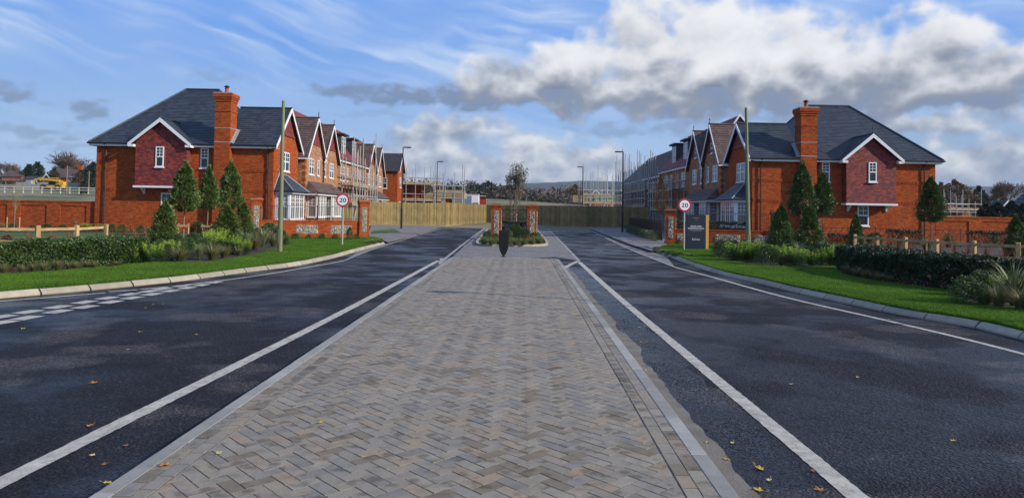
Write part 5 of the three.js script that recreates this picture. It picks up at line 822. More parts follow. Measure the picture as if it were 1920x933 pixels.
scaffold('scaffold along the far end of the right terrace with boarded lifts', [15.1, 101], [15.1, 79], 1.2, 0.2, [2.3, 4.1], [5.5, 10.4], 904);
scaffold('scaffold in front of the shaded dormer house on the right', [15.1, 76.5], [15.1, 65.5], 1.2, 0, [2.1, 4.0], [4.6, 7.5], 905);
scaffold('distant scaffold of bare poles left of the right terrace', [12.2, 118], [21, 120], 2.5, 1.2, [2.0, 3.4], [6.0, 9.8], 906);
scaffold('low distant scaffold beside the green netting', [16.0, 132], [20.5, 133], 3, 1.6, [2.2], [4, 9], 907);
scaffold('distant scaffold round a house shell beyond the right garden wall', [67.5, 108], [75.5, 110], 3.5, 0.1, [1.7, 3.0], [3.6, 6.8], 908);
{ const t = thing('house_shell', 'unfinished orange brick shell behind scaffolding left of the road', 'building', [-16.4, 0.7, -99]); const mb = new MB(); mb.box(0, 3.2, 0, 4.4, -6, 0, undefined, 'u'); mb.box(3.2, 7.4, 0, 2.6, -6, -0.4, undefined, 'u'); part(t, 'wall', mb.geo(), M.brick); const b = new MB(); b.box(-0.4, 4.6, 4.42, 4.6, -6.5, 0.7); b.box(3.4, 9.6, 2.62, 3.5, -5.5, -0.1); pieces(t, 'boarding', b, M.boards); const o = new MB(); o.box(1.3, 2.3, 0.9, 2.4, -0.1, 0.02); o.box(4.5, 5.4, 0.9, 2.1, -0.5, -0.38); pieces(t, 'opening', o, M.dark); }
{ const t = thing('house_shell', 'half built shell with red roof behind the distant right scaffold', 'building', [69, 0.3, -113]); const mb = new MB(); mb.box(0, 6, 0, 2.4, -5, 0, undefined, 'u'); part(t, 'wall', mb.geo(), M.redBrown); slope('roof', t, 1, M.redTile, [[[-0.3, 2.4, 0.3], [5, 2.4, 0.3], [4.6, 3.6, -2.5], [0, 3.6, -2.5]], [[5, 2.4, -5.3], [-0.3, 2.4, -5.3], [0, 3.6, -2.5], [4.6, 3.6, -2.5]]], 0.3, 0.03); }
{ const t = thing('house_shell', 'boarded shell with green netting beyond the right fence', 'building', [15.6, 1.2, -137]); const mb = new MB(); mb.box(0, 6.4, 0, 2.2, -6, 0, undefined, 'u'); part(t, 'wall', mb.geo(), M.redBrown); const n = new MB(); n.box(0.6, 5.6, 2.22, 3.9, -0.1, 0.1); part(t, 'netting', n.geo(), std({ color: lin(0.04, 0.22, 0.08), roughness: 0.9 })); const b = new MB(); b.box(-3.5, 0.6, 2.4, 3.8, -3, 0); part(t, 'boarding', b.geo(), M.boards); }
{ const d = 108, x0 = X(867, d), x1 = X(897, d), y0 = landAt(x0, d), y1 = P(882, 364.5, d)[1], t = thing('site_cabin', 'white site cabin behind the fence with a grey end', 'cabin', [x0, y0, -d]), W = x1 - x0, H = y1 - y0, mb = new MB(); mb.box(0, W, 0, H, -2.4, 0, undefined, 'u'); part(t, 'shell', mb.geo(), M.white); const g = new MB(); g.box(0.1, W * 0.56, 0.1, H - 0.2, 0.002, 0.02); part(t, 'shutter', g.geo(), std({ color: lin(0.16, 0.22, 0.32), roughness: 0.7 })); const r = new MB(); r.box(-0.06, W + 0.06, H + 0.002, H + 0.1, -2.46, 0.06); part(t, 'roof', r.geo(), M.lead); }
{ const d = 106, x0 = X(899, d), y0 = landAt(x0, d), top = P(905, 367, d)[1] - y0, t = thing('site_dumper', 'small red dumper parked beside the white cabin', 'dumper', [x0, y0, -d]), red = std({ color: lin(0.35, 0.03, 0.02), roughness: 0.5 }); const mb = new MB(); mb.box(0, 0.95, 0.5, top - 0.5, -1.6, 0); mb.poly([[0, top - 0.5, 0], [0.95, top - 0.5, 0], [0.9, top - 0.1, 0.3], [0.05, top - 0.1, 0.3]]); part(t, 'body', mb.geo(), red); const rb = new MB(); for (const x of [0.06, 0.84]) rb.bar([x, top - 0.5, -0.8], [x, top, -0.8], 0.04, 0.04, 6); rb.bar([0.06, top, -0.8], [0.84, top, -0.8], 0.04, 0.04, 6); pieces(t, 'roll_bar', rb, M.white); for (const [x, z] of [[0.02, -0.25], [0.93, -0.25], [0.02, -1.35], [0.93, -1.35]]) { const w = new THREE.CylinderGeometry(0.42, 0.42, 0.25, 18); w.rotateZ(Math.PI / 2); const m = part(t, 'wheel', w, M.dark); m.position.set(x, 0.42, z); } }

// ------------------------------------------------------------------ plants
const ORD = ['first', 'second', 'third', 'fourth', 'fifth', 'sixth', 'seventh', 'eighth', 'ninth', 'tenth', 'eleventh', 'twelfth', 'thirteenth', 'fourteenth', 'fifteenth', 'sixteenth', 'seventeenth', 'eighteenth', 'nineteenth', 'twentieth', 'twenty-first', 'twenty-second', 'twenty-third'];
class LeafMesh {                                             // many small folded leaves in one geometry
  constructor() { this.p = []; this.n = []; this.c = []; }
  leaf(at, dir, nrm, len, wid, col, fold = 0.25) {
    const dl = Math.hypot(...dir) || 1, d = dir.map((q) => q / dl); let s = [d[1] * nrm[2] - d[2] * nrm[1], d[2] * nrm[0] - d[0] * nrm[2], d[0] * nrm[1] - d[1] * nrm[0]]; const sl = Math.hypot(...s) || 1; s = s.map((q) => q / sl); const n = [s[1] * d[2] - s[2] * d[1], s[2] * d[0] - s[0] * d[2], s[0] * d[1] - s[1] * d[0]];
    const pt = (a, b, c) => [at[0] + d[0] * a + s[0] * b + n[0] * c, at[1] + d[1] * a + s[1] * b + n[1] * c, at[2] + d[2] * a + s[2] * b + n[2] * c];
    const A = pt(0, 0, 0), T = pt(len, 0, -len * 0.08), L = pt(len * 0.45, -wid / 2, wid * fold), R = pt(len * 0.45, wid / 2, wid * fold);
    for (const tri of [[A, T, L], [A, R, T]]) { const u = [0, 1, 2].map((k) => tri[1][k] - tri[0][k]), v = [0, 1, 2].map((k) => tri[2][k] - tri[0][k]); const q = [u[1] * v[2] - u[2] * v[1], u[2] * v[0] - u[0] * v[2], u[0] * v[1] - u[1] * v[0]], l = Math.hypot(...q) || 1; for (const w of tri) { this.p.push(w[0], w[1], w[2]); this.n.push(q[0] / l, q[1] / l, q[2] / l); this.c.push(col[0], col[1], col[2]); } }
  }
  blade(at, az, len, lean, wid, c0, c1, droop = 1) {         // arching strap of four segments
    const ca = Math.cos(az), sa = Math.sin(az), N = 4; let x = 0, y = 0, a = lean, prev = null;
    for (let i = 0; i <= N; i++) {
      const t = i / N, w = wid * (1 - t * t) * 0.5 + 0.0005, col = c0.map((q, k) => mix(q, c1[k], t)), L = [at[0] + ca * x - sa * w, at[1] + y, at[2] + sa * x + ca * w], R = [at[0] + ca * x + sa * w, at[1] + y, at[2] + sa * x - ca * w];
      if (prev) { const [PL, PR, pc] = prev, u = [0, 1, 2].map((k) => L[k] - PL[k]), v = [0, 1, 2].map((k) => PR[k] - PL[k]), q = [v[1] * u[2] - v[2] * u[1], v[2] * u[0] - v[0] * u[2], v[0] * u[1] - v[1] * u[0]], l = Math.hypot(...q) || 1; for (const [w2, cc] of [[PL, pc], [PR, pc], [R, col], [PL, pc], [R, col], [L, col]]) { this.p.push(...w2); this.n.push(q[0] / l, q[1] / l, q[2] / l); this.c.push(...cc); } }
      prev = [L, R, col]; x += Math.sin(a) * len / N; y += Math.cos(a) * len / N; a += droop * (0.25 + t * 0.35);
    }
  }
  geo() { const g = new THREE.BufferGeometry(); g.setAttribute('position', new THREE.Float32BufferAttribute(this.p, 3)); g.setAttribute('normal', new THREE.Float32BufferAttribute(this.n, 3)); g.setAttribute('color', new THREE.Float32BufferAttribute(this.c, 3)); g.setAttribute('uv', new THREE.Float32BufferAttribute(new Float32Array(this.p.length / 3 * 2), 2)); return g; }
}
const sph = (r) => { const z = r() * 2 - 1, t = r() * 6.2832, q = Math.sqrt(1 - z * z); return [q * Math.cos(t), z, q * Math.sin(t)]; };
const LAUREL = [[0.038, 0.085, 0.022], [0.045, 0.105, 0.025], [0.03, 0.066, 0.02], [0.062, 0.135, 0.03], [0.10, 0.17, 0.04], [0.04, 0.085, 0.026]];
const TIPS = [[0.13, 0.20, 0.05], [0.17, 0.24, 0.06], [0.09, 0.16, 0.035], [0.05, 0.11, 0.03]];
const pick = (a, r) => a[Math.floor(r() * a.length)];
function crown(seed, n, H, prof, R, leaf, cols = LAUREL, tipCols) {   // leaves through a body of revolution with an uneven outline
  const r = rng(seed), lm = new LeafMesh(), o = seed * 3.7, cl = Array.from({ length: 70 }, () => { const t = r(), a = r() * 6.283, k = 0.55 + 0.45 * r(); return [t, a, k]; });
  for (let i = 0; i < n; i++) {
    let t, a, k; if (r() < 0.62) { const c = pick(cl, r); t = clamp(c[0] + (r() - 0.5) * 0.13, 0, 1.03); a = c[1] + (r() - 0.5) * 0.7; k = clamp(c[2] + (r() - 0.5) * 0.4, 0.2, 1.2); } else { t = r(); a = r() * 6.283; k = Math.sqrt(r()); }
    const rr = R * Math.max(0.02, prof(Math.min(1, t))) * (1 + 0.26 * nz(Math.cos(a) * 1.6 + o, t * 6 + Math.sin(a) * 1.6)) * k, x = Math.cos(a) * rr, z = Math.sin(a) * rr, y = t * H;
    const out = [Math.cos(a), 0.35, Math.sin(a)], rd = sph(r), nn = [out[0] * 0.7 + rd[0], out[1] + 0.5 + rd[1] * 0.8, out[2] * 0.7 + rd[2]], dd = [out[0] + rd[2] * 0.9, 0.25 + rd[0] * 0.8, out[2] + rd[1] * 0.9];
    const c = tipCols && k > 0.85 && r() < 0.4 ? pick(tipCols, r) : pick(cols, r), v = 0.75 + 0.5 * r(); lm.leaf([x, y, z], dd, nn, leaf * (0.7 + 0.6 * r()), leaf * (0.36 + 0.16 * r()), c.map((q) => q * v));
  }
  if (H > 1.5) for (let i = 0; i < 260; i++) { const lead = i < 110, t = lead ? 0.93 + 0.17 * r() : 0.1 + 0.85 * r(), a = lead ? r() * 6.283 : Math.floor(r() * 40) * 0.157 + t * 3, q = lead ? 0.02 + 0.05 * r() : R * prof(Math.min(1, t)) * (1.02 + 0.28 * r()), rd = sph(r); lm.leaf([Math.cos(a) * q, t * H, Math.sin(a) * q], [Math.cos(a) + rd[0] * 0.6, 0.8 + rd[1] * 0.5, Math.sin(a) + rd[2] * 0.6], rd, leaf * (0.7 + 0.6 * r()), leaf * 0.4, pick(tipCols ?? cols, r)); }
  return lm.geo();
}
const eggProf = (t) => t < 0.22 ? 0.62 + 0.38 * Math.sin(t / 0.22 * Math.PI / 2) : Math.pow(1 - (t - 0.22) / 0.78, 0.62), coneProf = (t) => t < 0.12 ? 0.8 + 0.2 * t / 0.12 : Math.pow(1 - (t - 0.12) / 0.88, 0.55);
const CROWN = [crown(201, 11000, 2.0, eggProf, 0.6, 0.095, LAUREL, TIPS), crown(202, 11000, 2.0, eggProf, 0.6, 0.095, LAUREL, TIPS)], CONE = [crown(203, 12000, 1.8, coneProf, 0.58, 0.085, LAUREL, TIPS), crown(204, 12000, 1.8, coneProf, 0.6, 0.085, LAUREL, TIPS)];
function standardTree(u, vBase, d, top, low, wpx, k, label, stakes) {
  const [x] = P(u, 394, d), y1 = P(u, top, d)[1] - KH, y0 = P(u, low, d)[1] - KH, t = thing('bay_tree', label, 'tree', [x, KH, -d], 0, 'clipped standard evergreens'), mb = new MB(), r = rng(u);
  mb.bar([0, -0.05, 0], [(r() - 0.5) * 0.08, y0 * 0.6, 0.02], 0.038, 0.03, 8); mb.bar([(r() - 0.5) * 0.04, y0 * 0.6, 0.02], [0, y0 + (y1 - y0) * 0.7, 0], 0.03, 0.012, 8);
  for (let i = 0; i < 9; i++) { const a = r() * 6.28, q = 0.2 + 0.6 * r(); mb.bar([0, y0 + q * (y1 - y0) * 0.7, 0], [Math.cos(a) * 0.35, y0 + q * (y1 - y0) * 0.7 + 0.3, Math.sin(a) * 0.35], 0.012, 0.005, 5); } part(t, 'trunk', mb.geo(), M.bark);
  const c = part(t, 'crown', CROWN[k], M.leafGloss); c.position.y = y0 - 0.06; const w = wpx * d / 1300 / 1.16; c.scale.set(w, (y1 - y0 + 0.06) / 2.0, w); c.rotation.y = u;
  if (stakes) for (const s of [-1, 1]) { const p = new MB(); p.bar([s * 0.22, -0.1, 0.04], [s * 0.22, stakes, 0.04], 0.035, 0.035, 8, [1, 1, 1]); part(t, 'stake', p.geo(), M.timber); if (s > 0) { const b = new MB(); b.box(-0.27, 0.27, stakes - 0.14, stakes - 0.04, 0.076, 0.1, [1, 1, 1]); part(t, 'cross_bar', b.geo(), M.timber); } }
}
standardTree(345, 458, 30.5, 309, 393, 49, 0, 'staked standard bay tree with pale trunk, left of three before the left house', 0.85);
standardTree(389, 452, 33.5, 317, 389, 38, 1, 'slimmer standard bay tree, middle of three before the left house', 0.75);
standardTree(430, 450, 35, 307, 389, 43, 0, 'standard bay tree in front of the left chimney, right of three');
standardTree(1505, 476, 32, 311, 400, 47, 1, 'tall standard bay tree in front of the right chimney', 0.7);
standardTree(1543, 474, 33, 327, 401, 38, 0, 'slim standard bay tree beside the tall one at the right house', 0.7);
standardTree(1746, 462, 31.5, 337, 413, 48, 1, 'standard bay tree at the right end of the right house wall', 0.7);
function coneBush(u, vBase, d, top, wpx, k, label) { const [x] = P(u, 394, d), y1 = P(u, top, d)[1] - KH, t = thing('bay_cone', label, 'shrub', [x, KH, -d], 0, 'clipped cone evergreens'); const c = part(t, 'foliage', CONE[k], M.leafGloss), w = wpx * d / 1300 / 1.16; c.scale.set(w, y1 / 1.8, w); c.rotation.y = u * 1.3; const mb = new MB(); mb.bar([0, -0.05, 0], [0, y1 * 0.7, 0], 0.03, 0.01, 6); part(t, 'stem', mb.geo(), M.bark); }
coneBush(309, 472, 26.2, 383, 55, 0, 'large evergreen cone in front of the ground floor window of the left house');
coneBush(424, 458, 32.5, 388, 52, 1, 'broad evergreen cone below the right one of the left three trees');
coneBush(455, 447, 36, 380, 40, 0, 'narrower evergreen cone just left of the flint pillar');
coneBush(1465, 468, 32, 390, 46, 1, 'evergreen cone left of the right chimney trees');
coneBush(1518, 478, 28.5, 392, 54, 0, 'broad evergreen cone below the tall tree at the right chimney');
coneBush(1606, 450, 36, 404, 28, 1, 'small evergreen cone under the right ground floor window');
coneBush(1906, 456, 31, 408, 40, 0, 'rounded evergreen bush at the right edge before the garden wall');
// hedges
function hedge(label, front, h, th, n, leaf, cols, seed, name = 'hedge') {
  const r = rng(seed), lm = new LeafMesh(), c = front.map(([x, z]) => new THREE.Vector3(x, 0, z)), cv = new THREE.CatmullRomCurve3(c), L = cv.getLength(), o = front[0], t = thing(name, label, 'hedge', [o[0], KH, o[1]]);
  for (let i = 0; i < n; i++) {
    const s = r(), p = cv.getPointAt(s), g = cv.getTangentAt(s), bx = -g.z, bz = g.x; const k = r(); let a, y; if (k < 0.45) { a = 0.04 + 0.12 * r() * r(); y = Math.pow(r(), 0.8) * h; } else if (k < 0.85) { a = r() * th; y = h - 0.16 * r() * r(); } else { a = r() * th; y = r() * h; }
    const bump = 0.10 * nz(s * L * 1.7, y * 2 + seed), hb = 0.09 * nz(s * L * 1.3 + 50, a * 1.5) + 0.05 * nz(s * L * 5, a * 6); y = Math.max(0.02, y + hb * (y / h)); a += bump + 0.10 * Math.pow(y / h, 6) * (a < th / 2 ? 1 : -1);
    const rd = sph(r), sgn = bz * 1 < 0 ? -1 : 1; const out = y > h - 0.2 ? [0, 1, 0] : [-bx * 0.8, 0.5, -bz * 0.8];
    const col = pick(cols, r), v = 0.7 + 0.6 * r(); lm.leaf([p.x + bx * a - o[0], y, p.z + bz * a - o[1]], [rd[0] + out[0] * 0.6, rd[1] * 0.7 + 0.35, rd[2] + out[2] * 0.6], [rd[2] + out[0] * 1.2, rd[0] + out[1] * 1.2, rd[1] + out[2] * 1.2], leaf * (0.7 + 0.6 * r()), leaf * (0.45 + 0.15 * r()), col.map((q) => q * v));
  }
  stuff(t, 'foliage', lm.geo(), M.leafGloss); const st = new MB(); for (let s = 0.01; s < 1; s += 0.35 / L) { const p = cv.getPointAt(s), g = cv.getTangentAt(s), q = [p.x - g.z * th * 0.4 - o[0], p.z + g.x * th * 0.4 - o[1]]; st.bar([q[0], -0.05, q[1]], [q[0] + (r() - 0.5) * 0.3, h * 0.8, q[1] + (r() - 0.5) * 0.3], 0.015, 0.006, 4); } stuff(t, 'stem', st.geo(), M.bark); return t;
}
const wl = (l) => l.map(([u, v]) => G(u, v, KH));
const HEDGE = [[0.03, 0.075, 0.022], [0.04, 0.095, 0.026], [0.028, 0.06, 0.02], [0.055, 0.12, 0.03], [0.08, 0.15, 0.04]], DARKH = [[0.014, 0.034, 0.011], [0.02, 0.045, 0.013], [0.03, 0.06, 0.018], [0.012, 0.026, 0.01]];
// (left side of the way along is the far side, so each front line runs from right to left)
hedge('long low leafy green hedge in the left bed below the timber fence', wl([[276, 491], [235, 497], [110, 503], [0, 507], [-180, 517], [-330, 526]]), 0.66, 1.25, 46000, 0.07, HEDGE, 31);
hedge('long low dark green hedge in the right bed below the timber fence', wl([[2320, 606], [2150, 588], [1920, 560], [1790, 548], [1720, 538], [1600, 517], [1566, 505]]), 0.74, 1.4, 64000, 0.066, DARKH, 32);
hedge('low green hedge along the dark railing by the right footway', [[9.1, -41.2], [9.8, -50], [10.9, -62]].map(([x, z]) => [x - 0.35, z]).reverse(), 0.5, 0.6, 9000, 0.09, HEDGE, 33);
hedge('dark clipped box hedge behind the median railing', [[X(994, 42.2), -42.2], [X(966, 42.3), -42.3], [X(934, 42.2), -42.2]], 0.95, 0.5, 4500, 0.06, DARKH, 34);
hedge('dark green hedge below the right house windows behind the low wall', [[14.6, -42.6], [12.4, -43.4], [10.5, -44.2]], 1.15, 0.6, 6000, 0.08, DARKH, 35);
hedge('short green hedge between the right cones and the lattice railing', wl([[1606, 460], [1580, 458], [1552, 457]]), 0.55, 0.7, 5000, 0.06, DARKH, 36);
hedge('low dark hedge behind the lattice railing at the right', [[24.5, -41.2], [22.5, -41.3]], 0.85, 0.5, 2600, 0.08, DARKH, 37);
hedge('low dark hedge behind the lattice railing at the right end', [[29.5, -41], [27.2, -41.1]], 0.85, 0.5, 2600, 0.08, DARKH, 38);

// small shrubs and grasses: two models of each kind, then copies
const KIND = {
  lime: { name: 'spurge', cat: 'plant', d: 'lime green leafy spurge clump', make(s) { const r = rng(s), lm = new LeafMesh(); for (let k = 0; k < 34; k++) { const a = r() * 6.283, q = Math.sqrt(r()) * 0.36, h = (0.55 + 0.45 * r()) * (1 - q * 0.5), bx = Math.cos(a) * q, bz = Math.sin(a) * q; for (let j = 0; j < 34; j++) { const t = Math.pow(j / 34, 0.8), az = j * 2.4 + k, up = mix(-0.1, 0.8, t), c = t > 0.72 ? [0.26 + 0.1 * r(), 0.38 + 0.1 * r(), 0.045] : t > 0.45 ? [0.11, 0.22, 0.03] : [0.04, 0.10, 0.024], v = 0.75 + 0.5 * r(); lm.leaf([bx * (0.6 + 0.5 * t), h * (0.12 + 0.88 * t), bz * (0.6 + 0.5 * t)], [Math.cos(az), up, Math.sin(az)], [0.2 * r(), 1, 0.2], 0.13 * (1.1 - 0.5 * t), 0.035, c.map((x) => x * v)); } } return lm.geo(); } },
  green: { name: 'green_shrub', cat: 'shrub', d: 'rounded dark green shrub', make(s) { return crown(s, 3600, 0.9, (t) => Math.sqrt(Math.max(0, 1 - Math.pow(t * 1.05 - 0.25, 2) * 1.45)) , 0.5, 0.065, HEDGE, [[0.07, 0.13, 0.035]]); } },
  strap: { name: 'striped_sedge', cat: 'plant', d: 'arching cream striped sedge', make(s) { const r = rng(s), lm = new LeafMesh(); for (let k = 0; k < 230; k++) { const a = r() * 6.283, q = r() * 0.09, p = r() < 0.55; lm.blade([Math.cos(a) * q, 0, Math.sin(a) * q], a + (r() - 0.5), 0.75 + 0.5 * r(), 0.1 + 0.55 * r(), 0.022 + 0.012 * r(), p ? [0.10, 0.15, 0.04] : [0.05, 0.09, 0.025], p ? [0.42, 0.42, 0.20] : [0.12, 0.18, 0.06], 0.9); } return lm.geo(); } },
  dry: { name: 'tawny_grass', cat: 'plant', d: 'tawny green ornamental grass mound', make(s) { const r = rng(s), lm = new LeafMesh(); for (let k = 0; k < 420; k++) { const a = r() * 6.283, q = Math.sqrt(r()) * 0.16, p = r(); lm.blade([Math.cos(a) * q, 0, Math.sin(a) * q], a + (r() - 0.5) * 1.2, 0.5 + 0.5 * r(), 0.1 + 0.6 * r(), 0.011 + 0.006 * r(), p < 0.5 ? [0.10, 0.10, 0.03] : [0.06, 0.075, 0.022], p < 0.45 ? [0.30, 0.24, 0.09] : p < 0.7 ? [0.19, 0.18, 0.06] : [0.12, 0.15, 0.045], 0.85); } return lm.geo(); } },
  red: { name: 'red_cordyline', cat: 'plant', d: 'spiky dark red cordyline', make(s) { const r = rng(s), lm = new LeafMesh(); for (let k = 0; k < 70; k++) { const a = r() * 6.283; lm.blade([0, 0.05, 0], a, 0.6 + 0.5 * r(), 0.05 + 0.9 * r(), 0.05, [0.10, 0.02, 0.02], [0.26, 0.035, 0.05], 0.35); } return lm.geo(); } },
  stems: { name: 'red_dogwood', cat: 'shrub', d: 'leafless red stemmed dogwood', make(s) { const r = rng(s), lm = new LeafMesh(); for (let k = 0; k < 70; k++) { const a = r() * 6.283, q = r() * 0.12, c = r() < 0.6 ? [0.20, 0.035, 0.03] : [0.30, 0.12, 0.035]; lm.blade([Math.cos(a) * q, 0, Math.sin(a) * q], a, 0.6 + 0.6 * r(), 0.05 + 0.42 * r(), 0.014, c.map((x) => x * 0.7), c, 0.12); } return lm.geo(); } },
  sedge: { name: 'golden_sedge', cat: 'plant', d: 'golden sedge tuft', make(s) { const r = rng(s), lm = new LeafMesh(); for (let k = 0; k < 360; k++) { const a = r() * 6.283, q = Math.sqrt(r()) * 0.2; lm.blade([Math.cos(a) * q, 0, Math.sin(a) * q], a + (r() - 0.5) * 1.5, 0.4 + 0.35 * r(), 0.1 + 0.7 * r(), 0.014, [0.07, 0.10, 0.02], r() < 0.6 ? [0.28, 0.29, 0.06] : [0.13, 0.19, 0.04], 0.95); } return lm.geo(); } },
  litter: { name: 'bronze_heuchera', cat: 'plant', d: 'low bronze red leafy plant', make(s) { return crown(s, 700, 0.4, (t) => Math.sqrt(Math.max(0, 1 - t * t)), 0.4, 0.09, [[0.10, 0.025, 0.02], [0.13, 0.045, 0.025], [0.07, 0.03, 0.02]]); } },
};
const made = {};
function model(kind, k) { const key = kind + k; if (!made[key]) { const g = KIND[kind].make(500 + k * 37 + kind.length * 11); g.computeBoundingBox(); made[key] = g; } return made[key]; }
const planted = {};
function plants(where, list) {                               // [u, v, kind, width in pixels, height in pixels]
  const by = {}; for (const e of list) (by[e[2]] ??= []).push(e);
  for (const kind in by) by[kind].sort((a, b) => a[0] - b[0]).forEach(([u, v, , w, h], i) => {
    const K = KIND[kind], [x, z] = G(u, v, KH), d = -z, g = model(kind, i % 2), b = g.boundingBox, W = w * d / FOC, H = h * d / FOC;
    const t = thing(K.name, by[kind].length > 1 ? `${K.d}, ${ORD[i]} from the left ${where}` : `${K.d} ${where}`, K.cat, [x, KH, z], u * 0.7, `${K.d}s ${where}`), sx = W / Math.max(b.max.x - b.min.x, b.max.z - b.min.z), sy = H / b.max.y;
    const wide = { dry: 1.55, lime: 1.3, green: 1.2, strap: 1.25, sedge: 1.5 }[kind] ?? 1, m = part(t, 'foliage', g, kind === 'green' ? M.leafGloss : M.leaf); m.scale.set(sx * wide, sy * 1.12, sx * wide);
  });
}
plants('in the left bed', [[238, 495, 'lime', 28, 30], [259, 489, 'lime', 26, 30], [284, 493, 'lime', 34, 36], [297, 489, 'litter', 18, 12], [313, 491, 'green', 26, 32], [338, 492, 'dry', 46, 30], [352, 486, 'green', 32, 38], [373, 488, 'strap', 34, 34], [398, 488, 'dry', 42, 32], [394, 472, 'lime', 30, 36], [411, 470, 'lime', 32, 40], [412, 459, 'red', 18, 20], [434, 476, 'lime', 36, 32], [462, 471, 'strap', 44, 42], [479, 469, 'dry', 38, 32], [493, 463, 'strap', 40, 38], [513, 463, 'dry', 30, 26], [506, 454, 'green', 48, 34], [368, 449, 'green', 32, 32], [391, 460, 'green', 34, 26], [470, 458, 'red', 20, 22], [300, 478, 'green', 36, 28], [322, 482, 'lime', 28, 30], [345, 476, 'green', 34, 28], [380, 478, 'green', 36, 30], [420, 484, 'dry', 36, 28], [445, 468, 'green', 34, 30], [455, 478, 'lime', 30, 28], [478, 458, 'green', 36, 30], [525, 458, 'green', 36, 26], [415, 476, 'green', 34, 26], [360, 462, 'green', 36, 24], [536, 457, 'dry', 22, 18], [330, 470, 'green', 30, 30], [448, 480, 'dry', 24, 18]]);
plants('at the foot of the left hedge', [[6, 514, 'dry', 26, 22], [40, 513, 'dry', 26, 20], [58, 508, 'litter', 18, 8], [62, 511, 'dry', 24, 20], [82, 511, 'dry', 26, 22], [108, 508, 'dry', 28, 24], [128, 507, 'dry', 22, 18], [142, 507, 'dry', 24, 20], [162, 504, 'dry', 24, 18], [176, 505, 'dry', 22, 18], [205, 502, 'litter', 20, 8], [220, 500, 'dry', 24, 12], [20, 509, 'litter', 20, 8], [150, 500, 'litter', 18, 9]]);
plants('behind the left timber fence', [[52, 456, 'stems', 30, 26], [95, 455, 'stems', 34, 24], [128, 453, 'stems', 26, 22], [212, 462, 'stems', 26, 32], [232, 460, 'stems', 30, 36], [252, 459, 'stems', 28, 34], [272, 458, 'stems', 28, 32], [12, 452, 'litter', 26, 12], [222, 468, 'green', 34, 22], [262, 470, 'green', 40, 26]]);
plants('along the foot of the left house', [[4, 433, 'dry', 14, 18], [22, 430, 'green', 18, 10], [58, 431, 'green', 16, 9], [86, 430, 'green', 20, 11], [116, 431, 'green', 22, 10], [140, 432, 'dry', 10, 22], [160, 433, 'lime', 20, 14], [190, 432, 'lime', 20, 12], [208, 436, 'green', 18, 16], [228, 437, 'green', 20, 16], [246, 437, 'stems', 16, 18], [262, 437, 'green', 18, 14], [278, 438, 'dry', 16, 16]]);
plants('at the foot of the low flint wall', [[553, 449, 'green', 17, 11], [578, 449, 'green', 14, 9], [603, 449, 'green', 16, 11], [628, 448.5, 'green', 16, 9], [655, 451, 'green', 14, 24], [668, 449, 'green', 16, 10], [700, 457, 'sedge', 20, 10], [712, 455, 'sedge', 18, 9], [688, 458, 'sedge', 18, 9]]);
plants('in the right bed', [[1358, 484, 'green', 50, 32], [1384, 491, 'lime', 42, 36], [1414, 492, 'lime', 40, 38], [1440, 498, 'green', 48, 36], [1467, 499, 'dry', 30, 26], [1490, 499, 'lime', 44, 34], [1530, 500, 'lime', 30, 28], [1556, 500, 'lime', 36, 36], [1500, 486, 'strap', 40, 34], [1545, 490, 'green', 40, 34], [1432, 480, 'strap', 34, 28], [1402, 478, 'green', 36, 28], [1580, 498, 'green', 34, 30], [1470, 480, 'green', 40, 24], [1374, 482, 'green', 44, 30], [1400, 488, 'dry', 34, 26], [1426, 488, 'green', 40, 30], [1455, 492, 'lime', 36, 32], [1480, 490, 'green', 38, 30], [1515, 494, 'green', 38, 30], [1535, 484, 'green', 40, 30], [1567, 490, 'lime', 34, 32]]);
plants('at the near end of the right hedge', [[1815, 573, 'green', 64, 52], [1848, 575, 'dry', 52, 44], [1874, 579, 'dry', 48, 48], [1903, 574, 'strap', 96, 86], [1918, 584, 'dry', 54, 46], [1950, 588, 'green', 60, 50], [1842, 560, 'green', 60, 50], [1880, 562, 'lime', 50, 44]]);
plants('at the foot of the right hedge', [[1586, 516, 'dry', 24, 22], [1606, 521, 'dry', 26, 22], [1626, 525, 'dry', 26, 22], [1648, 529, 'dry', 26, 20], [1668, 531, 'dry', 22, 18], [1700, 536, 'litter', 26, 8], [1742, 542, 'litter', 26, 8]]);
plants('behind the right timber fence', [[1664, 474, 'stems', 26, 26], [1684, 475, 'stems', 30, 30], [1706, 476, 'stems', 28, 28], [1738, 470, 'dry', 26, 24], [1762, 478, 'stems', 30, 34], [1790, 480, 'stems', 34, 38], [1816, 482, 'stems', 30, 32], [1850, 486, 'stems', 34, 32], [1886, 488, 'stems', 36, 30], [1780, 464, 'dry', 28, 34], [1640, 466, 'green', 36, 28], [1866, 462, 'strap', 30, 34], [1910, 490, 'stems', 30, 28]]);
plants('in the median bed', [[908, 457, 'sedge', 22, 15], [922, 458, 'sedge', 22, 14], [937, 458, 'sedge', 22, 13], [952, 458.5, 'sedge', 22, 14], [967, 458.5, 'sedge', 22, 14], [982, 458.5, 'sedge', 22, 14], [997, 458, 'sedge', 22, 15], [1011, 457, 'sedge', 24, 17], [913, 450, 'green', 22, 16], [928, 452, 'green', 20, 14], [950, 452, 'green', 26, 22], [966, 450, 'green', 30, 28], [984, 451, 'green', 26, 22], [1002, 452, 'green', 22, 16], [940, 446, 'green', 24, 20], [974, 446, 'green', 28, 24]]);
plants('beside the navy board', [[1242, 474, 'sedge', 24, 8], [1258, 478, 'green', 22, 8], [1272, 480, 'green', 22, 7], [1292, 481, 'sedge', 24, 7], [1273, 459, 'green', 14, 10], [1345, 455, 'green', 26, 12], [1362, 456, 'litter', 20, 12], [1232, 470, 'green', 20, 7]]);
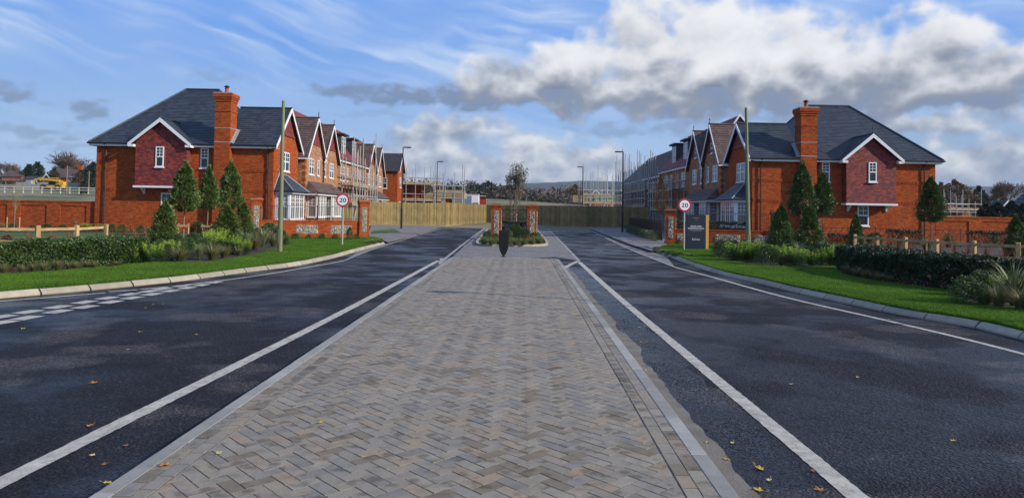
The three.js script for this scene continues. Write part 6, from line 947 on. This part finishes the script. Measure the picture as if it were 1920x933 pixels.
{ // young tree with several stems behind the median railing
  const t = thing('young_birch', 'sparse young multi stemmed tree behind the median railing', 'tree', [X(963, 44.5), 0.07, -44.5]), r = rng(77), mb = new MB(), lm = new LeafMesh();
  const grow = (p, d, len, rad, lev) => { const q = [p[0] + d[0] * len, p[1] + d[1] * len, p[2] + d[2] * len]; mb.bar(p, q, rad, rad * 0.7, 5, undefined, false); if (lev > 1) for (let i = 0; i < (r() < 0.5 ? 1 : 0) + (lev > 3 ? 1 : 0); i++) { const s = sph(r), w = r(); lm.leaf([mix(p[0], q[0], w), mix(p[1], q[1], w), mix(p[2], q[2], w)], s, sph(r), 0.11, 0.07, pick([[0.10, 0.12, 0.04], [0.06, 0.085, 0.03], [0.15, 0.13, 0.05]], r)); } if (lev >= 5 || rad < 0.003) return; const n = lev === 0 ? 1 : r() < 0.75 ? 2 : 1; for (let i = 0; i <= n; i++) { const s = sph(r), k = i === 0 ? 0.10 : 0.30; const e = [d[0] * 0.8 + s[0] * k, d[1] + s[1] * k * 0.6 + 0.25, d[2] + s[2] * k], l = Math.hypot(...e); grow(q, e.map((c) => c / l), len * (0.72 + 0.2 * r()), rad * (i === 0 ? 0.72 : 0.5), lev + 1); } };
  for (let i = 0; i < 5; i++) { const a = i * 1.256, dx = Math.cos(a) * 0.06, dz = Math.sin(a) * 0.06, l = Math.hypot(dx, 1, dz); grow([dx * 2, 0, dz * 2], [dx / l, 1 / l, dz / l], 1.02 + 0.18 * r(), 0.034, 0); }
  part(t, 'trunk', mb.geo(), M.bark); stuff(t, 'crown', lm.geo(), M.leaf); const st = new MB(); st.bar([0.18, 0, 0.2], [0.18, 1.5, 0.2], 0.035, 0.035, 7, [1, 1, 1]); part(t, 'stake', st.geo(), M.timber);
}
{ // slim autumn tree by the right footway
  const d = 47, t = thing('autumn_tree', 'slim orange leaved autumn tree beside the right flint pillar', 'tree', [X(1239, d), KH, -d]); const y1 = P(1239, 343, d)[1], y0 = P(1239, 402, d)[1]; const mb = new MB(); mb.bar([0, 0, 0], [0, y0 * 0.98, 0], 0.05, 0.035, 7); mb.bar([0, y0 * 0.98, 0], [0.05, y1 * 0.95, 0], 0.035, 0.01, 7); part(t, 'trunk', mb.geo(), M.bark); const c = part(t, 'crown', crown(79, 900, y1 - y0, (q) => Math.sin(Math.PI * clamp(q * 0.9 + 0.08)) , 0.42, 0.13, [[0.42, 0.16, 0.02], [0.30, 0.10, 0.015], [0.48, 0.25, 0.03]]), M.leaf); c.position.y = y0; }
{ // bare staked sapling by the left garden wall
  const d = 40, t = thing('bare_sapling', 'bare staked sapling in front of the left garden wall', 'tree', [X(27, d), KH, -d]), r = rng(91), mb = new MB(); mb.bar([0, 0, 0], [0, 1.6, 0], 0.03, 0.022, 6); for (let i = 0; i < 22; i++) { const a = r() * 6.28, y = 1.1 + r() * 0.9, l = 0.5 + r() * 0.9; mb.bar([0, Math.min(y, 1.6), 0], [Math.cos(a) * 0.35, y + l, Math.sin(a) * 0.35], 0.01, 0.004, 4); } part(t, 'trunk', mb.geo(), M.bark); for (const s of [-0.36, 0.36]) { const p = new MB(); p.bar([s, 0, 0.1], [s, 0.8, 0.1], 0.03, 0.03, 6, [1, 1, 1]); part(t, 'stake', p.geo(), M.timber); }
}
// turf: blades standing over both verges
{
  const lm = new LeafMesh(), r0 = rng(5); for (let k = 0; k < 7; k++) { const a = r0() * 6.28; lm.blade([(r0() - 0.5) * 0.06, 0, (r0() - 0.5) * 0.06], a, 0.045 + 0.03 * r0(), 0.15 + 0.6 * r0(), 0.006, [0.8, 0.8, 0.8], [1.15, 1.1, 1], 0.5); }
  const g = lm.geo(), mat = new THREE.MeshPhysicalMaterial({ roughness: 0.9, vertexColors: true, side: THREE.DoubleSide, transmission: 0.35, thickness: 0, specularIntensity: 0.5 });
  const inside = (p, poly) => { let c = false; for (let i = 0, j = poly.length - 1; i < poly.length; j = i++) { const a = poly[i], b = poly[j]; if ((a[1] > p[1]) !== (b[1] > p[1]) && p[0] < (b[0] - a[0]) * (p[1] - a[1]) / (b[1] - a[1]) + a[0]) c = !c; } return c; };
  const vL = [...offset(kerbL, -0.15), ...[[716, 449], [700, 444], [688, 446], [560, 446], [500, 440], [300, 436], [0, 436], [-400, 440]].map(([u, v]) => G(u, v, KH))], vR = [...offset(kerbR, -0.15), ...[[2500, 560], [2100, 470], [1900, 452], [1500, 452], [1345, 458], [1262, 458], [1240, 463], [1234, 468]].map(([u, v]) => G(u, v, KH))];
  const bL = [...bedL, ...[[480, 446], [300, 440], [290, 446], [0, 452], [-330, 460]].map(([u, v]) => G(u, v, KH))], bR = [...bedR, ...[[2350, 520], [2100, 474], [1900, 462], [1560, 460], [1420, 462], [1345, 470]].map(([u, v]) => G(u, v, KH))];
  for (const [nm, poly, bed, x0, x1, n, seed, label] of [['lawn_grass', vL, bL, -17, -5.5, 120000, 61, 'short mown green grass of the left verge'], ['lawn_grass', vR, bR, 5.5, 16, 150000, 62, 'short mown green grass of the right verge']]) {
    const r = rng(seed), mats = [], cols = [], o = new THREE.Object3D(), c = new THREE.Color(); let tries = 0;
    while (mats.length < n && tries++ < n * 8) { const x = mix(x0, x1, r()), d = 9.5 + 30 * Math.pow(r(), 1.5), p = [x, -d]; if (Math.abs(x) > d * 0.78 || !inside(p, poly) || inside(p, bed)) continue; const q = fbm(x * 0.5, d * 0.5, 3), k = 0.8 + 0.3 * q + 0.3 * r(); o.position.set(x, KH - 0.004, -d); o.rotation.set(0, r() * 6.28, 0); o.scale.setScalar(0.75 + 0.5 * r()); o.updateMatrix(); mats.push(o.matrix.clone()); const y = r(); cols.push(c.setRGB((0.075 + 0.05 * y) * k, (0.208 + 0.03 * y) * k, 0.008 * k).clone()); }
    const im = new THREE.InstancedMesh(g, mat, mats.length); mats.forEach((m, i) => { im.setMatrixAt(i, m); im.setColorAt(i, cols[i]); }); im.name = numbered(nm); im.userData.kind = 'stuff'; tag(im, label, 'grass'); scene.add(im);
  }
}
// fallen leaves
{
  const shape = (s) => { const r = rng(s), g = new MB(), n = 10, rim = []; for (let i = 0; i < n; i++) { const a = i / n * 6.283, q = (i % 2 ? 0.72 : 1) * (0.8 + 0.3 * r()); rim.push([Math.cos(a) * q * 0.048, 0.004 + (i % 2 ? 0 : 0.016 * r()), Math.sin(a) * q * 0.036]); } for (let i = 0; i < n; i++) g.poly([[0, 0.006, 0], rim[(i + 1) % n], rim[i]]); g.poly([[-0.055, 0.012, 0.003], [-0.055, 0.012, -0.003], [-0.085, 0.02, -0.002], [-0.085, 0.02, 0.002]]); return g.geo(); };
  const gs = [shape(1), shape(2), shape(3)], cs = { yellow: lin(0.50, 0.33, 0.03), orange: lin(0.40, 0.16, 0.03), brown: lin(0.20, 0.09, 0.03), pale: lin(0.5, 0.45, 0.16) }, ms = {}; for (const k in cs) ms[k] = std({ color: cs[k], roughness: 0.7, side: THREE.DoubleSide });
  const L = { 'on the left carriageway': [[173, 718, 'orange', 1.6], [168, 798, 'orange', 1.2], [262, 622, 'yellow', 1], [367, 627, 'yellow', 1], [240, 655, 'pale', 1], [42, 616, 'pale', 1.1], [272, 577, 'yellow', 1], [286, 571, 'yellow', 1], [305, 570, 'pale', 0.9], [415, 569, 'pale', 0.9], [235, 835, 'brown', 1], [196, 870, 'brown', 1], [172, 853, 'pale', 1], [533, 625, 'brown', 0.9]], 'on the paved island': [[308, 872, 'orange', 1.5], [201, 905, 'yellow', 1.1], [600, 792, 'yellow', 1], [410, 849, 'pale', 1.2]], 'in the right gutter': [[1199, 614, 'pale', 1], [1202, 641, 'yellow', 1], [1190, 638, 'brown', 1], [1212, 641, 'yellow', 0.9], [1211, 694, 'yellow', 0.9], [1326, 829, 'yellow', 0.9], [1363, 861, 'yellow', 1], [1374, 830, 'pale', 0.9], [1425, 878, 'yellow', 1.5], [1443, 900, 'pale', 1], [1422, 918, 'yellow', 1.4], [1536, 918, 'orange', 1.3], [1525, 882, 'brown', 1]], 'on the right carriageway': [[1484, 720, 'pale', 1], [1609, 707, 'pale', 1], [1788, 826, 'yellow', 0.9], [1667, 599, 'pale', 0.9]] };
  for (const w in L) { const by = {}; L[w].sort((a, b) => a[0] - b[0]).forEach(([u, v, c, s], i) => { const y = w.includes('island') ? IS.y + 0.002 : w.includes('gutter') ? 0.006 : 0.002, [x, z] = G(u, v, y), n = by[c] = (by[c] ?? -1) + 1, tot = L[w].filter((e) => e[2] === c).length; const m = new THREE.Mesh(gs[i % 3], ms[c]); m.name = numbered('fallen_leaf'); m.position.set(x, y, z); m.rotation.y = u; m.scale.setScalar(s * 0.62); scene.add(m); tag(m, tot > 1 ? `small ${c} fallen leaf ${w}, ${ORD[n]} from the left of that colour` : `single ${c} fallen leaf lying ${w}`, 'leaf', 'fallen leaves'); }); }
}

// ------------------------------------------------------------------ far away: fields' edge, houses, trees, hills
function bareTree(seed, H, spread, levels = 6, cols = [[1, 1, 1], [1.25, 1.15, 1.05], [0.8, 0.8, 0.8]]) {   // trunk and branches to fine twigs, height H
  const r = rng(seed), mb = new MB(), tw = new MB(), grow = (p, d, len, rad, lev) => { const q = [p[0] + d[0] * len, p[1] + d[1] * len, p[2] + d[2] * len]; (lev > 2 ? tw : mb).bar(p, q, rad, rad * 0.72, lev > 2 ? 3 : 5, pick(cols, r), false); if (lev >= levels) return; const n = lev === 0 ? 5 : lev < 3 ? 4 : 3; for (let i = 0; i < n; i++) { const s = sph(r), k = spread * (i ? 1 : 0.4), e = [d[0] + s[0] * k, d[1] + s[1] * k * 0.5 + 0.12, d[2] + s[2] * k], l = Math.hypot(...e); const f = 0.35 + 0.65 * r(); grow(i ? [mix(p[0], q[0], f), mix(p[1], q[1], f), mix(p[2], q[2], f)] : q, e.map((c) => c / l), len * (0.64 + 0.22 * r()), Math.max(0.035, rad * 0.66), lev + 1); } };
  grow([0, 0, 0], [0, 1, 0], H * 0.26, H * 0.022, 0); return [mb.geo(), tw.geo()];
}
const BT = [bareTree(11, 10, 0.85), bareTree(12, 10, 0.95)];
function bareAt(u, base, top, wk, d, k, label) { const b = P(u, base, d), H = P(u, top, d)[1] - b[1], t = thing('bare_tree', label, 'tree', [b[0], b[1] - 0.2, b[2]], u), sc = H / 8.2; const tr = part(t, 'trunk', BT[k][0], M.twig), tw = stuff(t, 'crown', BT[k][1], M.twig); for (const m of [tr, tw]) m.scale.set(sc * wk, sc, sc * wk); return t; }
bareAt(112, 349, 287, 1.75, 205, 0, 'large rounded bare tree behind the far left brick house');
bareAt(9, 345, 300, 1.0, 200, 1, 'bare tree at the far left edge of the fields');
bareAt(147, 346, 306, 1.0, 190, 1, 'smaller bare tree beside the big one at far left');
bareAt(885, 372, 338, 1.1, 250, 0, 'brown bare tree on the skyline left of the median tree');
bareAt(1890, 395, 334, 0.9, 150, 1, 'bare brown tree on the skyline near the right edge');
function leafyFar(u, base, top, wpx, d, cols, n, leaf, seed, label, prof = (t) => Math.sqrt(Math.max(0, 1 - Math.pow(t * 1.1 - 0.4, 2) * 2))) { const b = P(u, base, d), H = P(u, top, d)[1] - b[1], R = wpx * d / FOC / 2, t = thing('far_tree', label, 'tree', [b[0], b[1] - 0.3, b[2]]); part(t, 'crown', crown(seed, n, H + 0.2, prof, R, leaf, cols), M.leaf); const mb = new MB(); mb.bar([0, 0, 0], [0, H * 0.6, 0], H * 0.03, H * 0.015, 6); part(t, 'trunk', mb.geo(), M.bark); }
const PINE = [[0.018, 0.045, 0.022], [0.025, 0.055, 0.025], [0.014, 0.032, 0.018]], RUST = [[0.22, 0.12, 0.03], [0.16, 0.09, 0.03], [0.28, 0.16, 0.035], [0.12, 0.08, 0.035]], OLIVE = [[0.07, 0.065, 0.035], [0.055, 0.055, 0.03], [0.09, 0.07, 0.045]];
leafyFar(52, 342, 312, 20, 190, PINE, 1500, 0.7, 601, 'dark evergreen tree left of the far brick houses', coneProf);
leafyFar(68, 342, 308, 18, 192, PINE, 1500, 0.7, 602, 'taller dark evergreen between the far left houses');
leafyFar(173, 350, 309, 26, 170, PINE, 1800, 0.7, 603, 'dark evergreen at the left edge of the orange house');
leafyFar(100, 345, 318, 16, 183, OLIVE, 900, 0.6, 604, 'olive coloured tree at the side of the far brick house');
leafyFar(150, 349, 322, 24, 180, OLIVE, 1000, 0.6, 605, 'rusty olive tree right of the far brick house');
leafyFar(156, 360, 340, 16, 150, [[0.04, 0.035, 0.02], [0.05, 0.045, 0.03]], 900, 0.4, 606, 'dark scrubby bush by the far left field wall');
leafyFar(1790, 402, 343, 62, 160, RUST, 3200, 0.6, 607, 'golden autumn tree behind the distant right scaffold');
leafyFar(1766, 402, 348, 34, 165, OLIVE, 1500, 0.6, 608, 'olive autumn tree at the right edge of the right house');
leafyFar(1836, 400, 354, 26, 170, PINE, 1500, 0.6, 609, 'round dark evergreen on the right skyline');
leafyFar(1868, 402, 368, 50, 155, OLIVE, 1800, 0.5, 610, 'low brown trees left of the far right roof');
leafyFar(1078, 372, 349, 28, 255, RUST, 1200, 0.8, 611, 'orange autumn tree on the middle skyline by the far lamp');
leafyFar(856, 372, 352, 30, 245, OLIVE, 1200, 0.8, 612, 'olive tree on the skyline above the white cabin');
leafyFar(914, 374, 343, 40, 248, OLIVE, 1800, 0.8, 613, 'brown tree clump left of the median pillars');
leafyFar(952, 374, 350, 36, 252, OLIVE, 1500, 0.8, 614, 'brown tree clump behind the young median tree');
for (const [u, top, w, i] of [[1849, 384, 22, 0], [1872, 382, 26, 1], [1898, 380, 24, 2], [1920, 384, 26, 3]]) leafyFar(u, 416, top, w, 58, [[0.02, 0.038, 0.016], [0.03, 0.05, 0.02], [0.015, 0.028, 0.013]], 1500, 0.2, 620 + i, `dark bushy conifer above the right garden wall, ${ORD[i]} from the left`);
{ // wood and hedges on the far side of the fields: one mass
  const r = rng(701), lm = new LeafMesh(); for (let i = 0; i < 60000; i++) { const q = r(), u = -60 + 2120 * r(), d = 235 + 70 * r(), x = (u - 960) * d / 1300, g = landAt(x, d), c = fbm(x * 0.05, d * 0.05, 4), h = (2.2 + 4.6 * sstep(-0.25, 0.6, c)) * (0.35 + 0.65 * r()), k = fbm(x * 0.02 + 40, d * 0.02, 3), col = k > 0.15 ? pick(OLIVE, r) : k > -0.2 ? pick([[0.075, 0.05, 0.035], [0.06, 0.045, 0.035]], r) : pick([[0.045, 0.06, 0.028], [0.055, 0.065, 0.03]], r), v = 0.7 + 0.6 * r(); lm.leaf([x, g + h * Math.pow(r(), 0.6), -d], sph(r), sph(r), 1.0 + 0.6 * r(), 0.6, col.map((z) => z * v)); }
  const m = stuff(scene, 'woodland', lm.geo(), M.leaf, 'brown and olive woodland edge beyond the fields', 'woodland');
}
function farHouse(u0, u1, base, eave, top, d, wall, roof, label, o = {}) {   // gabled house: long side or gable end towards the camera
  const a = P(u0, base, d), b = P(u1, base, d), y = a[1] - 0.4, E = P(u0, eave, d)[1] - y, R = P(u0, top, d)[1] - y, W = b[0] - a[0], Dp = o.depth ?? 6, t = thing('far_house', label, 'house', [a[0], y, -d]), mb = new MB(); mb.box(0, W, 0, E, -Dp, 0, undefined, 'tu');
  if (o.gable) { mb.poly([[0, E, 0], [W, E, 0], [W / 2, R, 0]]); part(t, 'wall', mb.geo(), wall); slope('roof', t, 1, roof, [[[-0.3, E - 0.2, -Dp], [-0.3, E - 0.2, 0.3], [W / 2, R + 0.1, 0.3], [W / 2, R + 0.1, -Dp]], [[W + 0.3, E - 0.2, 0.3], [W + 0.3, E - 0.2, -Dp], [W / 2, R + 0.1, -Dp], [W / 2, R + 0.1, 0.3]]], 0.5, 0.04); if (o.barge) { const t2 = new MB(); verge2(t2, frame([0, 0, 0.3], 0), -0.35, W + 0.35, E - 0.2, R + 0.15, 0, 0.25); part(t, 'bargeboard', t2.geo(), M.white); } }
  else { mb.poly([[0, E, -Dp], [0, E, 0], [0, R, -Dp / 2]]); mb.poly([[W, E, 0], [W, E, -Dp], [W, R, -Dp / 2]]); part(t, 'wall', mb.geo(), wall); slope('roof', t, 1, roof, [[[-0.3, E - 0.1, 0.3], [W + 0.3, E - 0.1, 0.3], [W + 0.3, R + 0.05, -Dp / 2], [-0.3, R + 0.05, -Dp / 2]], [[W + 0.3, E - 0.1, -Dp - 0.3], [-0.3, E - 0.1, -Dp - 0.3], [-0.3, R + 0.05, -Dp / 2], [W + 0.3, R + 0.05, -Dp / 2]]], 0.5, 0.04); }
  if (o.chimney) { const c = new MB(); c.box(W * o.chimney - 0.5, W * o.chimney + 0.5, R - 1.5, R + 1.0, -Dp / 2 - 0.4, -Dp / 2 + 0.4); part(t, 'chimney', c.geo(), wall); }
  for (const [p, q, w, h] of o.win ?? []) sash(t, 1, frame([0, 0, 0], 0), p * W - w / 2, p * W + w / 2, q * E, q * E + h, { lights: 2 });
  return t;
}
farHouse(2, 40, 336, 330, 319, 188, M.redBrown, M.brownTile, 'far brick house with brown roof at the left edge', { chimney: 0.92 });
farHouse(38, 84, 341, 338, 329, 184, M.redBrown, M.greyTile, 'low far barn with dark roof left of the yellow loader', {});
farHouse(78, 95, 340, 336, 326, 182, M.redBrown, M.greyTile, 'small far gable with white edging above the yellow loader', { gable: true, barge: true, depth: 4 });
farHouse(94, 142, 340, 332, 315, 185, M.brick, M.brownTile, 'far orange brick house with two white windows below the big bare tree', { chimney: 0.88, win: [[0.26, 0.35, 1.6, 1.3], [0.82, 0.35, 1.6, 1.3]] });
[[1003, 1021, 364, 358, 352], [1030, 1043, 364, 357, 350], [1052, 1068, 365, 359, 352], [970, 988, 364, 358, 351], [1106, 1128, 378, 366, 356]].forEach(([a, b, c, e, f], i) => farHouse(a, b, c, e, f, i === 4 ? 200 : 262, M.buff, M.brownTile, ['far brown roofed house in the middle of the skyline row', 'far gabled house, narrowest in the skyline row', 'far house at the right end of the skyline row', 'far house just right of the young median tree', 'far bungalow gable beside the second right lamp'][i], { gable: i % 2 === 1 || i === 4, depth: 7, barge: i === 4 }));
{ const d = 62, t = farHouse(1982, 2080, 412, 388, 345, d, M.buff, M.slate, 'house with grey blue roof at the far right edge', { gable: true, depth: 6, barge: true }); }
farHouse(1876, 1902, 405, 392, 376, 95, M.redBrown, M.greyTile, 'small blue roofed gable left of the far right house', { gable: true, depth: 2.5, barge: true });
{ // field walls and fences far left
  const a = P(28, 352, 172), b = P(165, 354, 172), t = thing('field_wall', 'pale concrete wall behind the yellow loader', 'wall', [a[0], a[1] - 0.3, a[2]]); for (let i = 0; i < 9; i++) { const mb = new MB(), L = (b[0] - a[0]) / 9; mb.box(i * L, (i + 1) * L - 0.06, 0, 1.75 + 0.1 * (i % 2), -0.2, 0); part(t, 'panel', mb.geo(), M.paleKerb.clone()); }
  const p = P(-10, 358, 132), q = P(182, 361, 132), f = thing('rail_fence', 'long pale rail fence across the far left field', 'fence', p), L = q[0] - p[0], n = 11, wood = std({ color: lin(0.55, 0.52, 0.44), roughness: 0.8 }); for (let i = 0; i <= n; i++) { const mb = new MB(); mb.box(-0.07, 0.07, -0.3, 1.0, -0.07, 0.07); const m = part(f, 'post', mb.geo(), wood); m.position.set(L * i / n, (q[1] - p[1]) * i / n, 0); } for (const y of [0.4, 0.88]) { const mb = new MB(); mb.beam([0, y, 0.1], [L, y + q[1] - p[1], 0.1], 0.04, 0.13); part(f, 'rail', mb.geo(), wood); }
  for (const [u, v0, v1, d, l] of [[123.5, 358, 310, 138, 'thin wooden utility pole beside the yellow loader'], [165, 358, 320, 145, 'thin wooden utility pole left of the orange house']]) { const c = P(u, v0, d), e = P(u, v1, d), z = thing('utility_pole', l, 'pole', c); const mb = new MB(); mb.bar([0, -0.3, 0], [0, e[1] - c[1], 0], 0.14, 0.1, 8); part(z, 'shaft', mb.geo(), M.bark); const k = new MB(); k.box(-0.5, 0.5, e[1] - c[1] - 0.5, e[1] - c[1] - 0.4, -0.05, 0.05); part(z, 'crossarm', k.geo(), M.bark); }
}
{ // yellow telescopic loader, boom to the left
  const o = P(92, 357.5, 136), t = thing('telescopic_loader', 'yellow telescopic loader in the far left field', 'loader', o), ye = std({ color: lin(0.62, 0.36, 0.015), roughness: 0.45 }), s = 1.05; t.scale.setScalar(s);
  const b = new MB(); b.box(-1.7, 2.3, 0.55, 1.05, -1.0, 0.0); b.box(1.0, 2.4, 1.05, 1.75, -1.0, -0.1); b.poly([[1.0, 1.75, -0.1], [2.4, 1.75, -0.1], [2.3, 1.95, -0.3], [1.1, 1.95, -0.3]]); part(t, 'body', b.geo(), ye);
  const c = new MB(); c.box(-0.35, 0.95, 1.05, 2.35, -1.0, -0.1); const cab = part(t, 'cab', c.geo(), M.dark), rf = new MB(); rf.box(-0.42, 1.0, 2.352, 2.45, -1.05, -0.05); part(cab, 'cab_roof', rf.geo(), ye);
  const m = new MB(); m.beam([1.9, 1.9, 0.12], [-2.0, 2.25, 0.12], 0.3, 0.4, undefined); m.beam([-1.6, 2.25, 0.12], [-2.9, 2.0, 0.12], 0.24, 0.3); m.beam([-2.6, 2.05, 0.12], [-3.0, 1.3, 0.12], 0.22, 0.28); const bm = part(t, 'boom', m.geo(), ye); const k = new MB(); k.box(-3.9, -2.95, 1.2, 1.9, -0.8, 0.9); part(bm, 'bucket', k.geo(), M.lead);
  for (const [x, z] of [[-1.15, 0.05], [1.6, 0.05], [-1.15, -1.05], [1.6, -1.05]]) { const g = new THREE.CylinderGeometry(0.6, 0.6, 0.42, 20); g.rotateX(Math.PI / 2); const w = part(t, 'wheel', g, M.dark); w.position.set(x, 0.6, z); const h = new THREE.CylinderGeometry(0.26, 0.26, 0.45, 14); h.rotateX(Math.PI / 2); part(w, 'hub', h, ye); }
}
{ // the downs on the horizon
  const pos = [], idx = [], nx = 240, rows = [[1300, 0], [1700, 0.35], [2100, 0.72], [2500, 0.95], [2800, 1], [3300, 0.6]];
  for (const [d, k] of rows) for (let i = 0; i <= nx; i++) { const x = mix(-2600, 3000, i / nx), rise = mix(96, 150, sstep(-900, 1500, x)) * mix(0.55, 1, sstep(-1500, -500, x)), h = rise * (0.9 + 0.16 * fbm(x * 0.0012, 2, 4)) + 3.2 * Math.abs(fbm(x * 0.02, d * 0.01, 3)) * k; pos.push(x, k * h - 5, -d); }
  for (let j = 0; j + 1 < rows.length; j++) for (let i = 0; i < nx; i++) { const a = j * (nx + 1) + i, b = a + nx + 1; idx.push(a, a + 1, b + 1, a, b + 1, b); }
  const g = new THREE.BufferGeometry(); g.setAttribute('position', new THREE.Float32BufferAttribute(pos, 3)); g.setAttribute('uv', new THREE.Float32BufferAttribute(pos.filter((_, i) => i % 3 !== 1), 2)); g.setIndex(idx); g.computeVertexNormals();
  struct('hills', g, std({ map: tex(256, 256, true, (x, y) => { const n = tfbm(tn, x / 256, y / 256, 6, 5), k = sstep(0.45, 0.58, n); return [mix(0.02, 0.035, k), mix(0.03, 0.048, k), mix(0.024, 0.03, k)]; }, 900), roughness: 1 }));
}
scene.fog = new THREE.FogExp2(new THREE.Color().setRGB(0.62, 0.74, 0.95), 0.00011);
scene.traverse((o) => { if (o.isMesh) { o.castShadow = true; o.receiveShadow = true; } });
renderer.render(scene, camera);
